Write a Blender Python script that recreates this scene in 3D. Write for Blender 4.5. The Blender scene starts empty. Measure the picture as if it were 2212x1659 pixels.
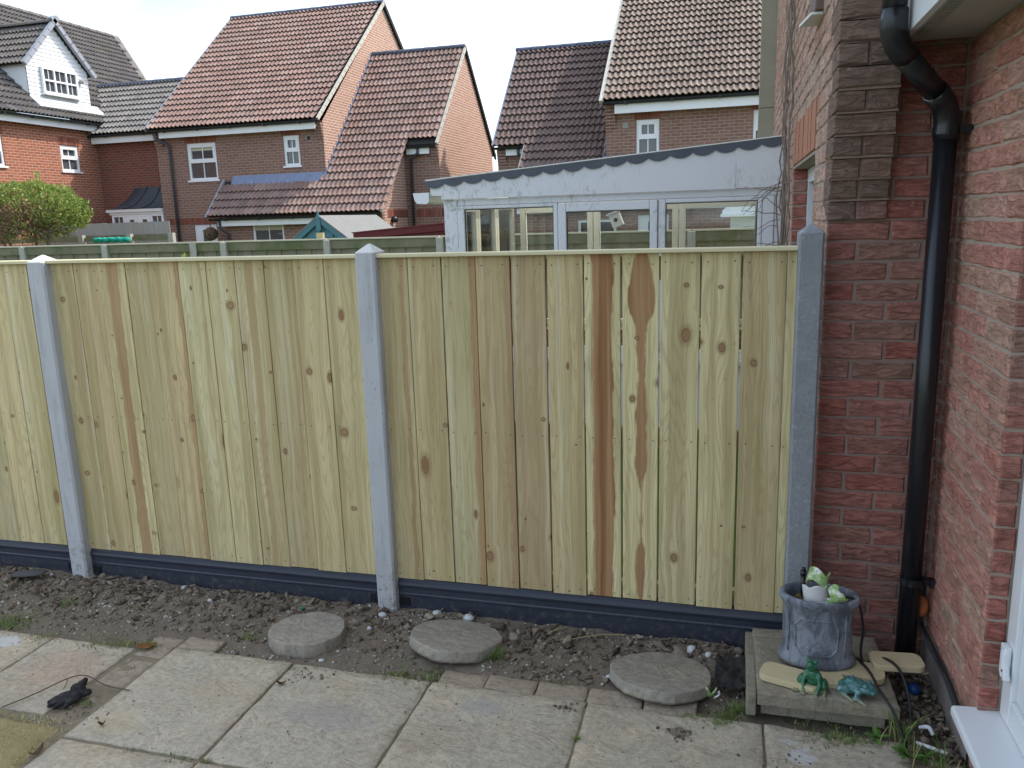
import bpy, bmesh, math, random
import numpy as np
from mathutils import Vector, Matrix

sc = bpy.context.scene
COL = sc.collection
R = math.radians
rng = random.Random(7)

# ------------------------------------------------------------------ camera
F_PX, IMG_W = 1740.65, 2212.0
YAW, PITCH, ROLL, CAM_H = 0.2729, 0.2030, -0.0303, 1.643
def cam_basis():
    cy, sy = math.cos(YAW), math.sin(YAW)
    f0 = Vector((-sy, cy, 0)); r0 = Vector((cy, sy, 0)); u0 = Vector((0, 0, 1))
    f = f0 * math.cos(PITCH) - u0 * math.sin(PITCH)
    u = u0 * math.cos(PITCH) + f0 * math.sin(PITCH)
    r = r0 * math.cos(ROLL) + u * math.sin(ROLL)
    u2 = -r0 * math.sin(ROLL) + u * math.cos(ROLL)
    return r, u2, f
cr, cu, cf = cam_basis()
cam_d = bpy.data.cameras.new('camera')
cam_d.sensor_width = 36.0
cam_d.lens = 36.0 * F_PX / IMG_W
cam_d.clip_start = 0.05
cam_d.clip_end = 2000
cam = bpy.data.objects.new('camera', cam_d)
COL.objects.link(cam)
cam.matrix_world = Matrix(((cr.x, cu.x, -cf.x, 0), (cr.y, cu.y, -cf.y, 0), (cr.z, cu.z, -cf.z, CAM_H), (0, 0, 0, 1)))
sc.camera = cam

# ------------------------------------------------------------------ sky, sun, exposure
SUN_EL, SUN_AZ = R(50), R(42)          # azimuth measured from +X towards +Y
world = bpy.data.worlds.new('World')
sc.world = world
world.use_nodes = True
wn = world.node_tree
wn.nodes.clear()
w_out = wn.nodes.new('ShaderNodeOutputWorld')
w_bg = wn.nodes.new('ShaderNodeBackground')
w_sky = wn.nodes.new('ShaderNodeTexSky')
w_sky.sky_type = 'NISHITA'
w_sky.sun_disc = False
w_sky.sun_elevation = SUN_EL
w_sky.sun_rotation = R(90) - SUN_AZ
w_sky.air_density = 1.0
w_sky.dust_density = 2.5
w_sky.ozone_density = 1.5
w_tc = wn.nodes.new('ShaderNodeTexCoord')
w_map = wn.nodes.new('ShaderNodeMapping')
w_map.inputs['Scale'].default_value = (1.0, 1.0, 2.6)
w_noise = wn.nodes.new('ShaderNodeTexNoise')
w_noise.inputs['Scale'].default_value = 2.3
w_noise.inputs['Detail'].default_value = 6
w_noise.inputs['Roughness'].default_value = 0.55
w_ramp = wn.nodes.new('ShaderNodeValToRGB')
w_ramp.color_ramp.elements[0].position = 0.38
w_ramp.color_ramp.elements[0].color = (0.10, 0.10, 0.10, 1)
w_ramp.color_ramp.elements[1].position = 0.64
w_ramp.color_ramp.elements[1].color = (0.72, 0.72, 0.72, 1)
w_mix = wn.nodes.new('ShaderNodeMix')
w_mix.data_type = 'RGBA'
w_mix.inputs[7].default_value = (5.6, 6.4, 7.2, 1)       # thin bright cloud
wn.links.new(w_tc.outputs['Generated'], w_map.inputs['Vector'])
wn.links.new(w_map.outputs['Vector'], w_noise.inputs['Vector'])
wn.links.new(w_noise.outputs['Fac'], w_ramp.inputs['Fac'])
wn.links.new(w_ramp.outputs['Color'], w_mix.inputs[0])
wn.links.new(w_sky.outputs['Color'], w_mix.inputs[6])
wn.links.new(w_mix.outputs[2], w_bg.inputs['Color'])
w_bg.inputs['Strength'].default_value = 0.13
wn.links.new(w_bg.outputs['Background'], w_out.inputs['Surface'])

sun_d = bpy.data.lights.new('sun', 'SUN')
sun_d.energy = 2.0
sun_d.angle = R(1.5)
sun_d.color = (1.0, 0.93, 0.84)
sun = bpy.data.objects.new('sun', sun_d)
COL.objects.link(sun)
sdir = Vector((math.cos(SUN_EL) * math.cos(SUN_AZ), math.cos(SUN_EL) * math.sin(SUN_AZ), math.sin(SUN_EL)))
sun.rotation_euler = sdir.to_track_quat('Z', 'Y').to_euler()
sun.location = sdir * 40

sc.view_settings.view_transform = 'Standard'
sc.view_settings.look = 'None'
sc.view_settings.gamma = 1.0
sc.view_settings.use_curve_mapping = False
sc.view_settings.exposure = 1.3
sc.render.engine = 'CYCLES'
sc.cycles.use_denoising = True
sc.cycles.max_bounces = 6
sc.cycles.diffuse_bounces = 3
sc.cycles.glossy_bounces = 2
sc.cycles.transmission_bounces = 4
sc.cycles.transparent_max_bounces = 8

# ------------------------------------------------------------------ mesh helpers
class MB:
    """collects faces of one mesh; every face carries a random number for the material"""
    def __init__(s):
        s.v = []; s.f = []; s.r = []
    def face(s, pts, r=0.0):
        n = len(s.v)
        s.v.extend([tuple(p) for p in pts]); s.f.append(tuple(range(n, n + len(pts)))); s.r.append(r)
    def add(s, verts, faces, r=0.0):
        n = len(s.v)
        s.v.extend([tuple(p) for p in verts])
        for f in faces:
            s.f.append(tuple(i + n for i in f)); s.r.append(r)
    def box(s, x0, x1, y0, y1, z0, z1, r=0.0):
        s.add([(x0, y0, z0), (x1, y0, z0), (x1, y1, z0), (x0, y1, z0), (x0, y0, z1), (x1, y0, z1), (x1, y1, z1), (x0, y1, z1)],
              [(0, 3, 2, 1), (4, 5, 6, 7), (0, 1, 5, 4), (1, 2, 6, 5), (2, 3, 7, 6), (3, 0, 4, 7)], r)
        return s
    def obox(s, c, ax, ay, az, r=0.0):
        c = Vector(c); ax = Vector(ax); ay = Vector(ay); az = Vector(az)
        p = [c + ax * i + ay * j + az * k for k in (-1, 1) for j in (-1, 1) for i in (-1, 1)]
        s.add(p, [(0, 2, 3, 1), (4, 5, 7, 6), (0, 1, 5, 4), (1, 3, 7, 5), (3, 2, 6, 7), (2, 0, 4, 6)], r)
        return s
    def prism(s, pts, ext, r=0.0):
        """polygon pts (ccw seen against ext) swept by vector ext"""
        n = len(pts); e = Vector(ext)
        v = [Vector(p) for p in pts] + [Vector(p) + e for p in pts]
        f = [tuple(reversed(range(n))), tuple(range(n, 2 * n))] + [(i, (i + 1) % n, n + (i + 1) % n, n + i) for i in range(n)]
        s.add(v, f, r); return s
    def tube(s, path, rad, n=8, cap=True, r=0.0):
        path = [Vector(p) for p in path]; m = len(path)
        rad = rad if isinstance(rad, (list, tuple)) else [rad] * m
        base = len(s.v); ref = Vector((0, 0, 1)); prev = None
        for i, p in enumerate(path):
            t = (path[min(i + 1, m - 1)] - path[max(i - 1, 0)])
            t = t.normalized() if t.length > 1e-9 else Vector((0, 0, 1))
            if prev is None:
                a = t.cross(ref if abs(t.z) < .95 else Vector((1, 0, 0))).normalized()
            else:
                a = (prev - t * prev.dot(t)).normalized()
            prev = a; b = t.cross(a)
            for k in range(n):
                q = 2 * math.pi * k / n
                s.v.append(tuple(p + (a * math.cos(q) + b * math.sin(q)) * rad[i]))
        for i in range(m - 1):
            for k in range(n):
                s.f.append((base + i * n + k, base + i * n + (k + 1) % n, base + (i + 1) * n + (k + 1) % n, base + (i + 1) * n + k)); s.r.append(r)
        if cap:
            s.f.append(tuple(base + k for k in reversed(range(n)))); s.r.append(r)
            s.f.append(tuple(base + (m - 1) * n + k for k in range(n))); s.r.append(r)
        return s
    def lathe(s, prof, n=32, c=(0, 0, 0), sy=1.0, fn=None, cap=True, r=0.0):
        base = len(s.v); m = len(prof)
        for (rad, z) in prof:
            for k in range(n):
                q = 2 * math.pi * k / n
                rr = rad * (fn(q, z) if fn else 1.0)
                s.v.append((c[0] + rr * math.cos(q), c[1] + rr * math.sin(q) * sy, c[2] + z))
        for i in range(m - 1):
            for k in range(n):
                s.f.append((base + i * n + k, base + i * n + (k + 1) % n, base + (i + 1) * n + (k + 1) % n, base + (i + 1) * n + k)); s.r.append(r)
        if cap:
            s.f.append(tuple(base + k for k in reversed(range(n)))); s.r.append(r)
            s.f.append(tuple(base + (m - 1) * n + k for k in range(n))); s.r.append(r)
        return s
    def mesh(s, name, smooth=False, uv=True):
        me = bpy.data.meshes.new(name)
        me.from_pydata(s.v, [], s.f)
        me.update()
        if any(s.r):
            a = me.attributes.new('rnd', 'FLOAT', 'FACE')
            a.data.foreach_set('value', s.r)
        if uv:
            box_uv(me)
        if smooth:
            me.polygons.foreach_set('use_smooth', [True] * len(me.polygons))
        return me

def box_uv(me):
    n = len(me.polygons)
    if not n: return
    nor = np.empty(n * 3); me.polygons.foreach_get('normal', nor); nor = np.abs(nor.reshape(-1, 3))
    lt = np.empty(n, int); me.polygons.foreach_get('loop_total', lt)
    lv = np.empty(len(me.loops), int); me.loops.foreach_get('vertex_index', lv)
    co = np.empty(len(me.vertices) * 3); me.vertices.foreach_get('co', co); co = co.reshape(-1, 3)[lv]
    ax = np.repeat(nor.argmax(1), lt)
    u = np.where(ax == 0, co[:, 1], co[:, 0]); v = np.where(ax == 2, co[:, 1], co[:, 2])
    l = me.uv_layers.new(name='UVMap')
    l.data.foreach_set('uv', np.stack([u, v], 1).ravel())

def np_mesh(name, verts, faces, rnd=None, smooth=False):
    """fast mesh from arrays; faces (m,k)"""
    me = bpy.data.meshes.new(name)
    m, k = faces.shape
    me.vertices.add(len(verts)); me.vertices.foreach_set('co', verts.astype(np.float32).ravel())
    me.loops.add(m * k); me.loops.foreach_set('vertex_index', faces.astype(np.int32).ravel())
    me.polygons.add(m); me.polygons.foreach_set('loop_start', np.arange(0, m * k, k, dtype=np.int32))
    me.polygons.foreach_set('loop_total', np.full(m, k, dtype=np.int32))
    if smooth: me.polygons.foreach_set('use_smooth', np.ones(m, bool))
    me.update(calc_edges=True)
    if rnd is not None:
        a = me.attributes.new('rnd', 'FLOAT', 'FACE'); a.data.foreach_set('value', rnd.astype(np.float32))
    return me

WORLD0 = {}
def obj(name, me, mat=None, parent=None, loc=(0, 0, 0), rot=(0, 0, 0), local=False):
    o = bpy.data.objects.new(name, me)
    COL.objects.link(o)
    if mat is not None and me is not None and not me.materials:
        me.materials.append(MATS[mat] if isinstance(mat, str) else mat)
    p = Vector((0, 0, 0))
    if parent is not None:
        o.parent = parent
        if not local: p = WORLD0.get(parent.name, Vector((0, 0, 0)))
    o.location = Vector(loc) - p
    o.rotation_euler = rot
    WORLD0[o.name] = Vector(loc)
    return o
def tag(o, label=None, cat=None, group=None, kind=None):
    if label: o['label'] = label
    if cat: o['category'] = cat
    if group: o['group'] = group
    if kind: o['kind'] = kind
    return o
def thing(name, loc, label, cat, group=None):
    return tag(obj(name, None, loc=loc), label, cat, group)
def bevel(o, w=0.004, seg=2):
    m = o.modifiers.new('bevel', 'BEVEL'); m.width = w; m.segments = seg; m.limit_method = 'ANGLE'; m.angle_limit = R(40)
    return o
def vnoise(p, s=1.0):
    from mathutils import noise
    return noise.noise(Vector(p) * s)

# ------------------------------------------------------------------ material helpers
MATS = {}
class NT:
    def __init__(s, name, rough=0.8, spec=0.3):
        s.m = bpy.data.materials.new(name); s.m.use_nodes = True
        MATS[name] = s.m
        s.t = s.m.node_tree; s.b = s.t.nodes['Principled BSDF']
        s.b.inputs['Roughness'].default_value = rough
        s.b.inputs['Specular IOR Level'].default_value = spec
    def n(s, typ): return s.t.nodes.new(typ)
    def put(s, sock, val):
        if isinstance(val, bpy.types.NodeSocket): s.t.links.new(val, sock)
        elif val is not None:
            if isinstance(val, (tuple, list)) and sock.type == 'RGBA' and len(val) == 3: val = (*val, 1)
            sock.default_value = val
    def math(s, op, a, b=None, c=None, clamp=False):
        n = s.n('ShaderNodeMath'); n.operation = op; n.use_clamp = clamp
        s.put(n.inputs[0], a)
        if b is not None: s.put(n.inputs[1], b)
        if c is not None: s.put(n.inputs[2], c)
        return n.outputs[0]
    def vmath(s, op, a, b=None):
        n = s.n('ShaderNodeVectorMath'); n.operation = op
        s.put(n.inputs[0], a)
        if b is not None: s.put(n.inputs[1], b)
        return n.outputs[0]
    def mix(s, fac, a, b, mode='MIX'):
        n = s.n('ShaderNodeMix'); n.data_type = 'RGBA'; n.blend_type = mode; n.clamp_factor = True
        s.put(n.inputs[0], fac); s.put(n.inputs[6], a); s.put(n.inputs[7], b)
        return n.outputs[2]
    def ramp(s, fac, stops, interp='LINEAR'):
        n = s.n('ShaderNodeValToRGB'); cr_ = n.color_ramp; cr_.interpolation = interp
        while len(cr_.elements) > 1: cr_.elements.remove(cr_.elements[-1])
        for i, (p, c) in enumerate(stops):
            e = cr_.elements[0] if i == 0 else cr_.elements.new(p)
            e.position = p
            c = (c, c, c) if isinstance(c, (int, float)) else c
            e.color = (*c, 1)
        s.put(n.inputs[0], fac)
        return n.outputs[0]
    def step(s, x, lo, hi):
        n = s.n('ShaderNodeMapRange'); n.interpolation_type = 'SMOOTHSTEP'
        s.put(n.inputs[0], x); s.put(n.inputs[1], lo); s.put(n.inputs[2], hi)
        n.inputs[3].default_value = 0; n.inputs[4].default_value = 1
        return n.outputs[0]
    def noise(s, vec, scale, detail=3, rough=0.55, dist=0.0, col=False):
        n = s.n('ShaderNodeTexNoise')
        s.put(n.inputs['Vector'], vec)
        n.inputs['Scale'].default_value = scale; n.inputs['Detail'].default_value = detail
        n.inputs['Roughness'].default_value = rough; n.inputs['Distortion'].default_value = dist
        return n.outputs['Color'] if col else n.outputs['Fac']
    def vor(s, vec, scale, feat='F1', out='Distance', rnd=1.0):
        n = s.n('ShaderNodeTexVoronoi'); n.feature = feat
        s.put(n.inputs['Vector'], vec); n.inputs['Scale'].default_value = scale
        n.inputs['Randomness'].default_value = rnd
        return n.outputs[out]
    def sep(s, v):
        n = s.n('ShaderNodeSeparateXYZ'); s.put(n.inputs[0], v); return n.outputs
    def comb(s, x=0.0, y=0.0, z=0.0):
        n = s.n('ShaderNodeCombineXYZ'); s.put(n.inputs[0], x); s.put(n.inputs[1], y); s.put(n.inputs[2], z); return n.outputs[0]
    def scale(s, vec, xyz, loc=(0, 0, 0)):
        n = s.n('ShaderNodeMapping'); s.put(n.inputs['Vector'], vec); n.inputs['Scale'].default_value = xyz
        n.inputs['Location'].default_value = loc
        return n.outputs[0]
    def coord(s, k='Object'): return s.n('ShaderNodeTexCoord').outputs[k]
    def pos(s): return s.n('ShaderNodeNewGeometry').outputs['Position']
    def normal(s): return s.n('ShaderNodeNewGeometry').outputs['Normal']
    def orand(s): return s.n('ShaderNodeObjectInfo').outputs['Random']
    def attr(s, name, typ='GEOMETRY', out='Fac'):
        n = s.n('ShaderNodeAttribute'); n.attribute_type = typ; n.attribute_name = name; return n.outputs[out]
    def rnd(s):
        return s.math('FRACT', s.math('ADD', s.orand(), s.attr('rnd')))
    def bump(s, h, strength=0.4, dist=0.01, prev=None):
        n = s.n('ShaderNodeBump'); s.put(n.inputs['Height'], h)
        n.inputs['Strength'].default_value = strength; n.inputs['Distance'].default_value = dist
        if prev is not None: s.put(n.inputs['Normal'], prev)
        return n.outputs[0]
    def done(s, col, normal=None, rough=None, metal=None):
        s.put(s.b.inputs['Base Color'], col)
        if normal is not None: s.put(s.b.inputs['Normal'], normal)
        if rough is not None: s.put(s.b.inputs['Roughness'], rough)
        if metal is not None: s.put(s.b.inputs['Metallic'], metal)
        return s.m

def plain(name, col, rough=0.6, var=0.15, scale=20, bump=0.0, spec=0.3, col2=None, bscale=None):
    t = NT(name, rough, spec); p = t.pos()
    n1 = t.noise(p, scale, 4, .6)
    c = t.mix(n1, [max(0, x * (1 - var)) for x in col], [min(1, x * (1 + var)) for x in (col2 or col)])
    nb = t.bump(t.noise(p, bscale or scale * 6, 4, .65), bump, .004) if bump else None
    return t.done(c, nb)

# ---- near handmade bricks
def mat_brick(name, stops, lime=0.25, crease=1.0):
    t = NT(name, .92, .15)
    p = t.pos(); x, y, z = t.sep(p); rn = t.rnd()
    a = t.math('ADD', x, y)
    off = t.math('MULTIPLY', rn, 37.0)
    v = t.comb(t.math('ADD', a, off), off, z)
    base = t.ramp(rn, stops)
    n1 = t.noise(v, 9, 5, .65, .6)
    base = t.mix(t.math('MULTIPLY', t.step(n1, .40, .78), .45), base, (.24, .14, .11))
    n2 = t.noise(t.comb(t.math('ADD', a, off), t.math('MULTIPLY', off, 1.7), z), 26, 4, .7)
    base = t.mix(.45, base, t.ramp(n2, [(.25, .45), (.5, .85), (.8, 1.25)]), 'MULTIPLY')
    l1 = t.step(t.noise(p, 5.0, 5, .7, .3), .58, .78)
    base = t.mix(t.math('MULTIPLY', l1, lime), base, (.50, .42, .38))
    vs = t.comb(t.math('MULTIPLY', t.math('ADD', a, off), 14.0), off, t.math('MULTIPLY', z, 48.0))
    c1 = t.noise(vs, 1.0, 5, .62, 1.6)
    c2 = t.noise(v, 130, 3, .7)
    h = t.math('ADD', t.math('MULTIPLY', t.step(c1, .30, .60), 1.0), t.math('MULTIPLY', c2, .35))
    base = t.mix(t.math('MULTIPLY', t.math('SUBTRACT', 1.0, t.step(c1, .28, .44)), .6), base, (.055, .03, .025))
    return t.done(base, t.bump(h, .9 * crease, .007))
mat_brick('near_brick', [(0, (.43, .15, .118)), (.2, (.48, .18, .14)), (.36, (.40, .185, .145)), (.5, (.50, .205, .165)), (.64, (.35, .205, .155)), (.8, (.49, .24, .20)), (1, (.42, .165, .128))])
mat_brick('garden_wall_brick', [(0, (.58, .34, .26)), (.3, (.64, .41, .325)), (.55, (.55, .37, .285)), (.8, (.66, .47, .375)), (1, (.57, .33, .24))], lime=.5)
mat_brick('corbel_brick', [(0, (.24, .165, .13)), (.4, (.28, .18, .14)), (.75, (.22, .16, .13)), (1, (.36, .17, .145))], lime=.18)
mat_brick('near_brick_lit', [(0, (.56, .235, .18)), (.25, (.64, .315, .245)), (.45, (.53, .30, .215)), (.65, (.60, .26, .205)), (.85, (.57, .365, .265)), (1, (.67, .37, .29))], lime=.6)  # near brick made paler; the right wall's stronger light is put into its colour
t = NT('mortar', .95, .1); p = t.pos()
t.done(t.mix(t.noise(p, 14, 5, .7), (.36, .28, .225), (.48, .39, .325)), t.bump(t.noise(p, 160, 4, .7), .6, .006))
t = NT('mortar_dark', .95, .1); p = t.pos()
t.done(t.mix(t.noise(p, 14, 5, .7), (.25, .175, .145), (.36, .27, .23)), t.bump(t.noise(p, 160, 4, .7), .6, .006))

# ---- far brick walls (pieces under ten pixels: joints and colour from the material)
def mat_farbrick(name, c1, c2, c3, mortar, dark=.35):
    t = NT(name, .92, .12)
    uv = t.coord('UV')
    b = t.n('ShaderNodeTexBrick'); t.put(b.inputs['Vector'], uv)
    b.inputs['Scale'].default_value = 1.0
    b.inputs['Brick Width'].default_value = .215; b.inputs['Row Height'].default_value = .0715
    b.inputs['Mortar Size'].default_value = .011; b.inputs['Mortar Smooth'].default_value = .3
    b.inputs['Bias'].default_value = 0.0
    t.put(b.inputs['Color1'], c1); t.put(b.inputs['Color2'], c2); t.put(b.inputs['Mortar'], mortar)
    n0 = t.noise(t.scale(uv, (4.65, 14.0, 1)), 1.0, 2, .5)
    c = t.mix(t.math('MULTIPLY', t.step(n0, .52, .72), .75), b.outputs['Color'], c3)
    c = t.mix(b.outputs['Fac'], c, mortar)
    n1 = t.noise(uv, 1.1, 5, .6)
    c = t.mix(t.math('MULTIPLY', n1, dark), c, t.mix(.5, c, (.10, .06, .05)))
    h = t.math('ADD', t.math('SUBTRACT', 1.0, b.outputs['Fac']), t.math('MULTIPLY', t.noise(uv, 24, 3, .7), .8))
    return t.done(c, t.bump(h, .8, .012))
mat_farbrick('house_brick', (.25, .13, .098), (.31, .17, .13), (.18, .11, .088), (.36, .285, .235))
mat_farbrick('house_brick_lit', (.39, .205, .145), (.46, .26, .185), (.31, .175, .13), (.64, .54, .46), .25)  # house brick made paler: sunlight on the side gables put into its colour
mat_farbrick('old_red_brick', (.42, .135, .08), (.35, .11, .068), (.13, .07, .055), (.48, .33, .24))
mat_farbrick('dark_red_brick', (.26, .085, .055), (.21, .07, .048), (.09, .05, .045), (.26, .18, .14))
t = NT('soldier_brick', .9, .15); rn = t.rnd(); p = t.pos()
t.done(t.mix(.5, t.ramp(rn, [(0, (.27, .10, .07)), (.5, (.20, .075, .055)), (1, (.32, .125, .085))]), t.ramp(t.noise(p, 40, 3, .6), [(.3, .6), (.7, 1.2)]), 'MULTIPLY'), t.bump(t.noise(p, 90, 3, .6), .4, .004))

# ---- roof tiles
def mat_tile(name, stops, lichen, amount):
    t = NT(name, .85, .2); rn = t.rnd(); p = t.pos()
    c = t.ramp(rn, stops)
    c = t.mix(.55, c, t.ramp(t.noise(p, 7, 5, .65), [(.25, .55), (.5, .95), (.8, 1.3)]), 'MULTIPLY')
    l = t.math('MULTIPLY', t.step(t.noise(p, 3.1, 6, .75), .5, .75), amount)
    c = t.mix(l, c, lichen)
    c = t.mix(t.math('MULTIPLY', t.step(t.noise(p, .7, 5, .65), .48, .68), .5), c, t.mix(.5, c, (.10, .085, .075)))
    sp = t.step(t.noise(p, 34, 2, .5), .66, .76)
    c = t.mix(t.math('MULTIPLY', sp, .45), c, (.07, .055, .05))
    return t.done(c, t.bump(t.noise(p, 60, 4, .7), .45, .006))
mat_tile('tile_red', [(0, (.225, .143, .12)), (.15, (.295, .19, .16)), (.3, (.25, .165, .142)), (.5, (.325, .215, .178)), (.65, (.24, .16, .138)), (.85, (.325, .23, .20)), (1, (.205, .138, .12))], (.40, .33, .28), .2)
mat_tile('tile_tan', [(0, (.21, .155, .125)), (.3, (.28, .21, .17)), (.5, (.22, .165, .135)), (.8, (.30, .235, .19)), (1, (.23, .17, .14))], (.42, .36, .29), .25)
mat_tile('tile_dark', [(0, (.155, .108, .095)), (.5, (.185, .13, .115)), (1, (.14, .10, .09))], (.34, .29, .25), .2)
mat_tile('tile_slate', [(0, (.135, .125, .12)), (.5, (.17, .155, .145)), (1, (.125, .115, .115))], (.30, .24, .11), .55)
mat_tile('tile_grey', [(0, (.20, .19, .18)), (.5, (.25, .235, .22)), (1, (.18, .17, .165))], (.36, .33, .28), .4)
plain('ridge_blue', (.075, .085, .12), .6, .3, 12, .3)
plain('verge_cream', (.50, .47, .40), .8, .2, 9, .3)
plain('verge_grey', (.30, .32, .36), .8, .2, 9, .3)
plain('lead', (.20, .235, .34), .55, .25, 6, .3, .4)
plain('flashing_grey', (.085, .095, .12), .6, .3, 9, .3, .4)
plain('lead_dark', (.06, .07, .085), .5, .25, 6, .3, .4)
plain('underlay', (.03, .027, .025), .95, .2, 5)
# ---- plastics, paint
plain('white_upvc', (.78, .79, .80), .35, .04, 6, 0, .5)
plain('white_board', (.76, .77, .78), .5, .05, 8, 0, .4)
plain('roof_lit_upvc', (.82, .79, .68), .35, .04, 6, 0, .5)  # white frames tinted: yellowish light through the conservatory roof put into the colour
t = NT('black_plastic', .32, .5); p = t.pos()
ds = t.step(t.noise(t.scale(p, (22, 22, 3)), 1.0, 6, .75), .50, .74)
t.done(t.mix(t.math('MULTIPLY', ds, .16), (.012, .013, .017), (.22, .20, .18)), t.bump(t.noise(p, 60, 3), .06, .003), t.math('ADD', .28, t.math('MULTIPLY', ds, .35)))
plain('gutter_black', (.02, .022, .027), .4, .2, 5, 0, .4)
plain('grey_pipe', (.05, .055, .065), .5, .2, 5, 0, .4)
plain('soffit', (.42, .41, .38), .6, .08, 7, .1)
plain('dark_room', (.03, .028, .026), .8, .3, 3)
plain('blind', (.50, .46, .36), .8, .1, 6)
plain('curtain', (.45, .44, .42), .9, .2, 5)
t = NT('far_glass', .04, .8); p = t.pos()
t.done(t.mix(t.noise(p, 1.3, 2), (.03, .034, .04), (.10, .11, .12)))
# thin clear glass: mostly see-through with a sky reflection
t = NT('clear_glass', .02, .5)
tr = t.n('ShaderNodeBsdfTransparent'); tr.inputs[0].default_value = (.96, .975, .97, 1)
gl = t.n('ShaderNodeBsdfGlossy'); gl.inputs['Roughness'].default_value = .03
fr = t.n('ShaderNodeFresnel'); fr.inputs[0].default_value = 1.5
ms = t.n('ShaderNodeMixShader'); out = t.t.nodes['Material Output']
t.t.links.new(fr.outputs[0], ms.inputs[0]); t.t.links.new(tr.outputs[0], ms.inputs[1]); t.t.links.new(gl.outputs[0], ms.inputs[2])
t.t.links.new(ms.outputs[0], out.inputs[0])
# aged conservatory frame: white with green-grey dirt
t = NT('aged_upvc', .45, .45); p = t.pos()
d = t.step(t.noise(t.scale(p, (30, 30, 14)), 1.0, 6, .75, .8), .50, .64)
m1 = t.step(t.noise(p, 2.3, 3, .6), .40, .60)
t.done(t.mix(t.math('MULTIPLY', t.math('MULTIPLY', d, m1), .7), (.72, .725, .75), (.22, .23, .18)))
t = NT('polycarbonate', .4, .4)
dif = t.n('ShaderNodeBsdfTransparent'); dif.inputs[0].default_value = (.97, .96, .90, 1)
tl = t.n('ShaderNodeBsdfTranslucent'); tl.inputs[0].default_value = (.88, .86, .72, 1)
ms = t.n('ShaderNodeMixShader'); ms.inputs[0].default_value = .28; out = t.t.nodes['Material Output']
t.t.links.new(dif.outputs[0], ms.inputs[1]); t.t.links.new(tl.outputs[0], ms.inputs[2]); t.t.links.new(ms.outputs[0], out.inputs[0])

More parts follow.
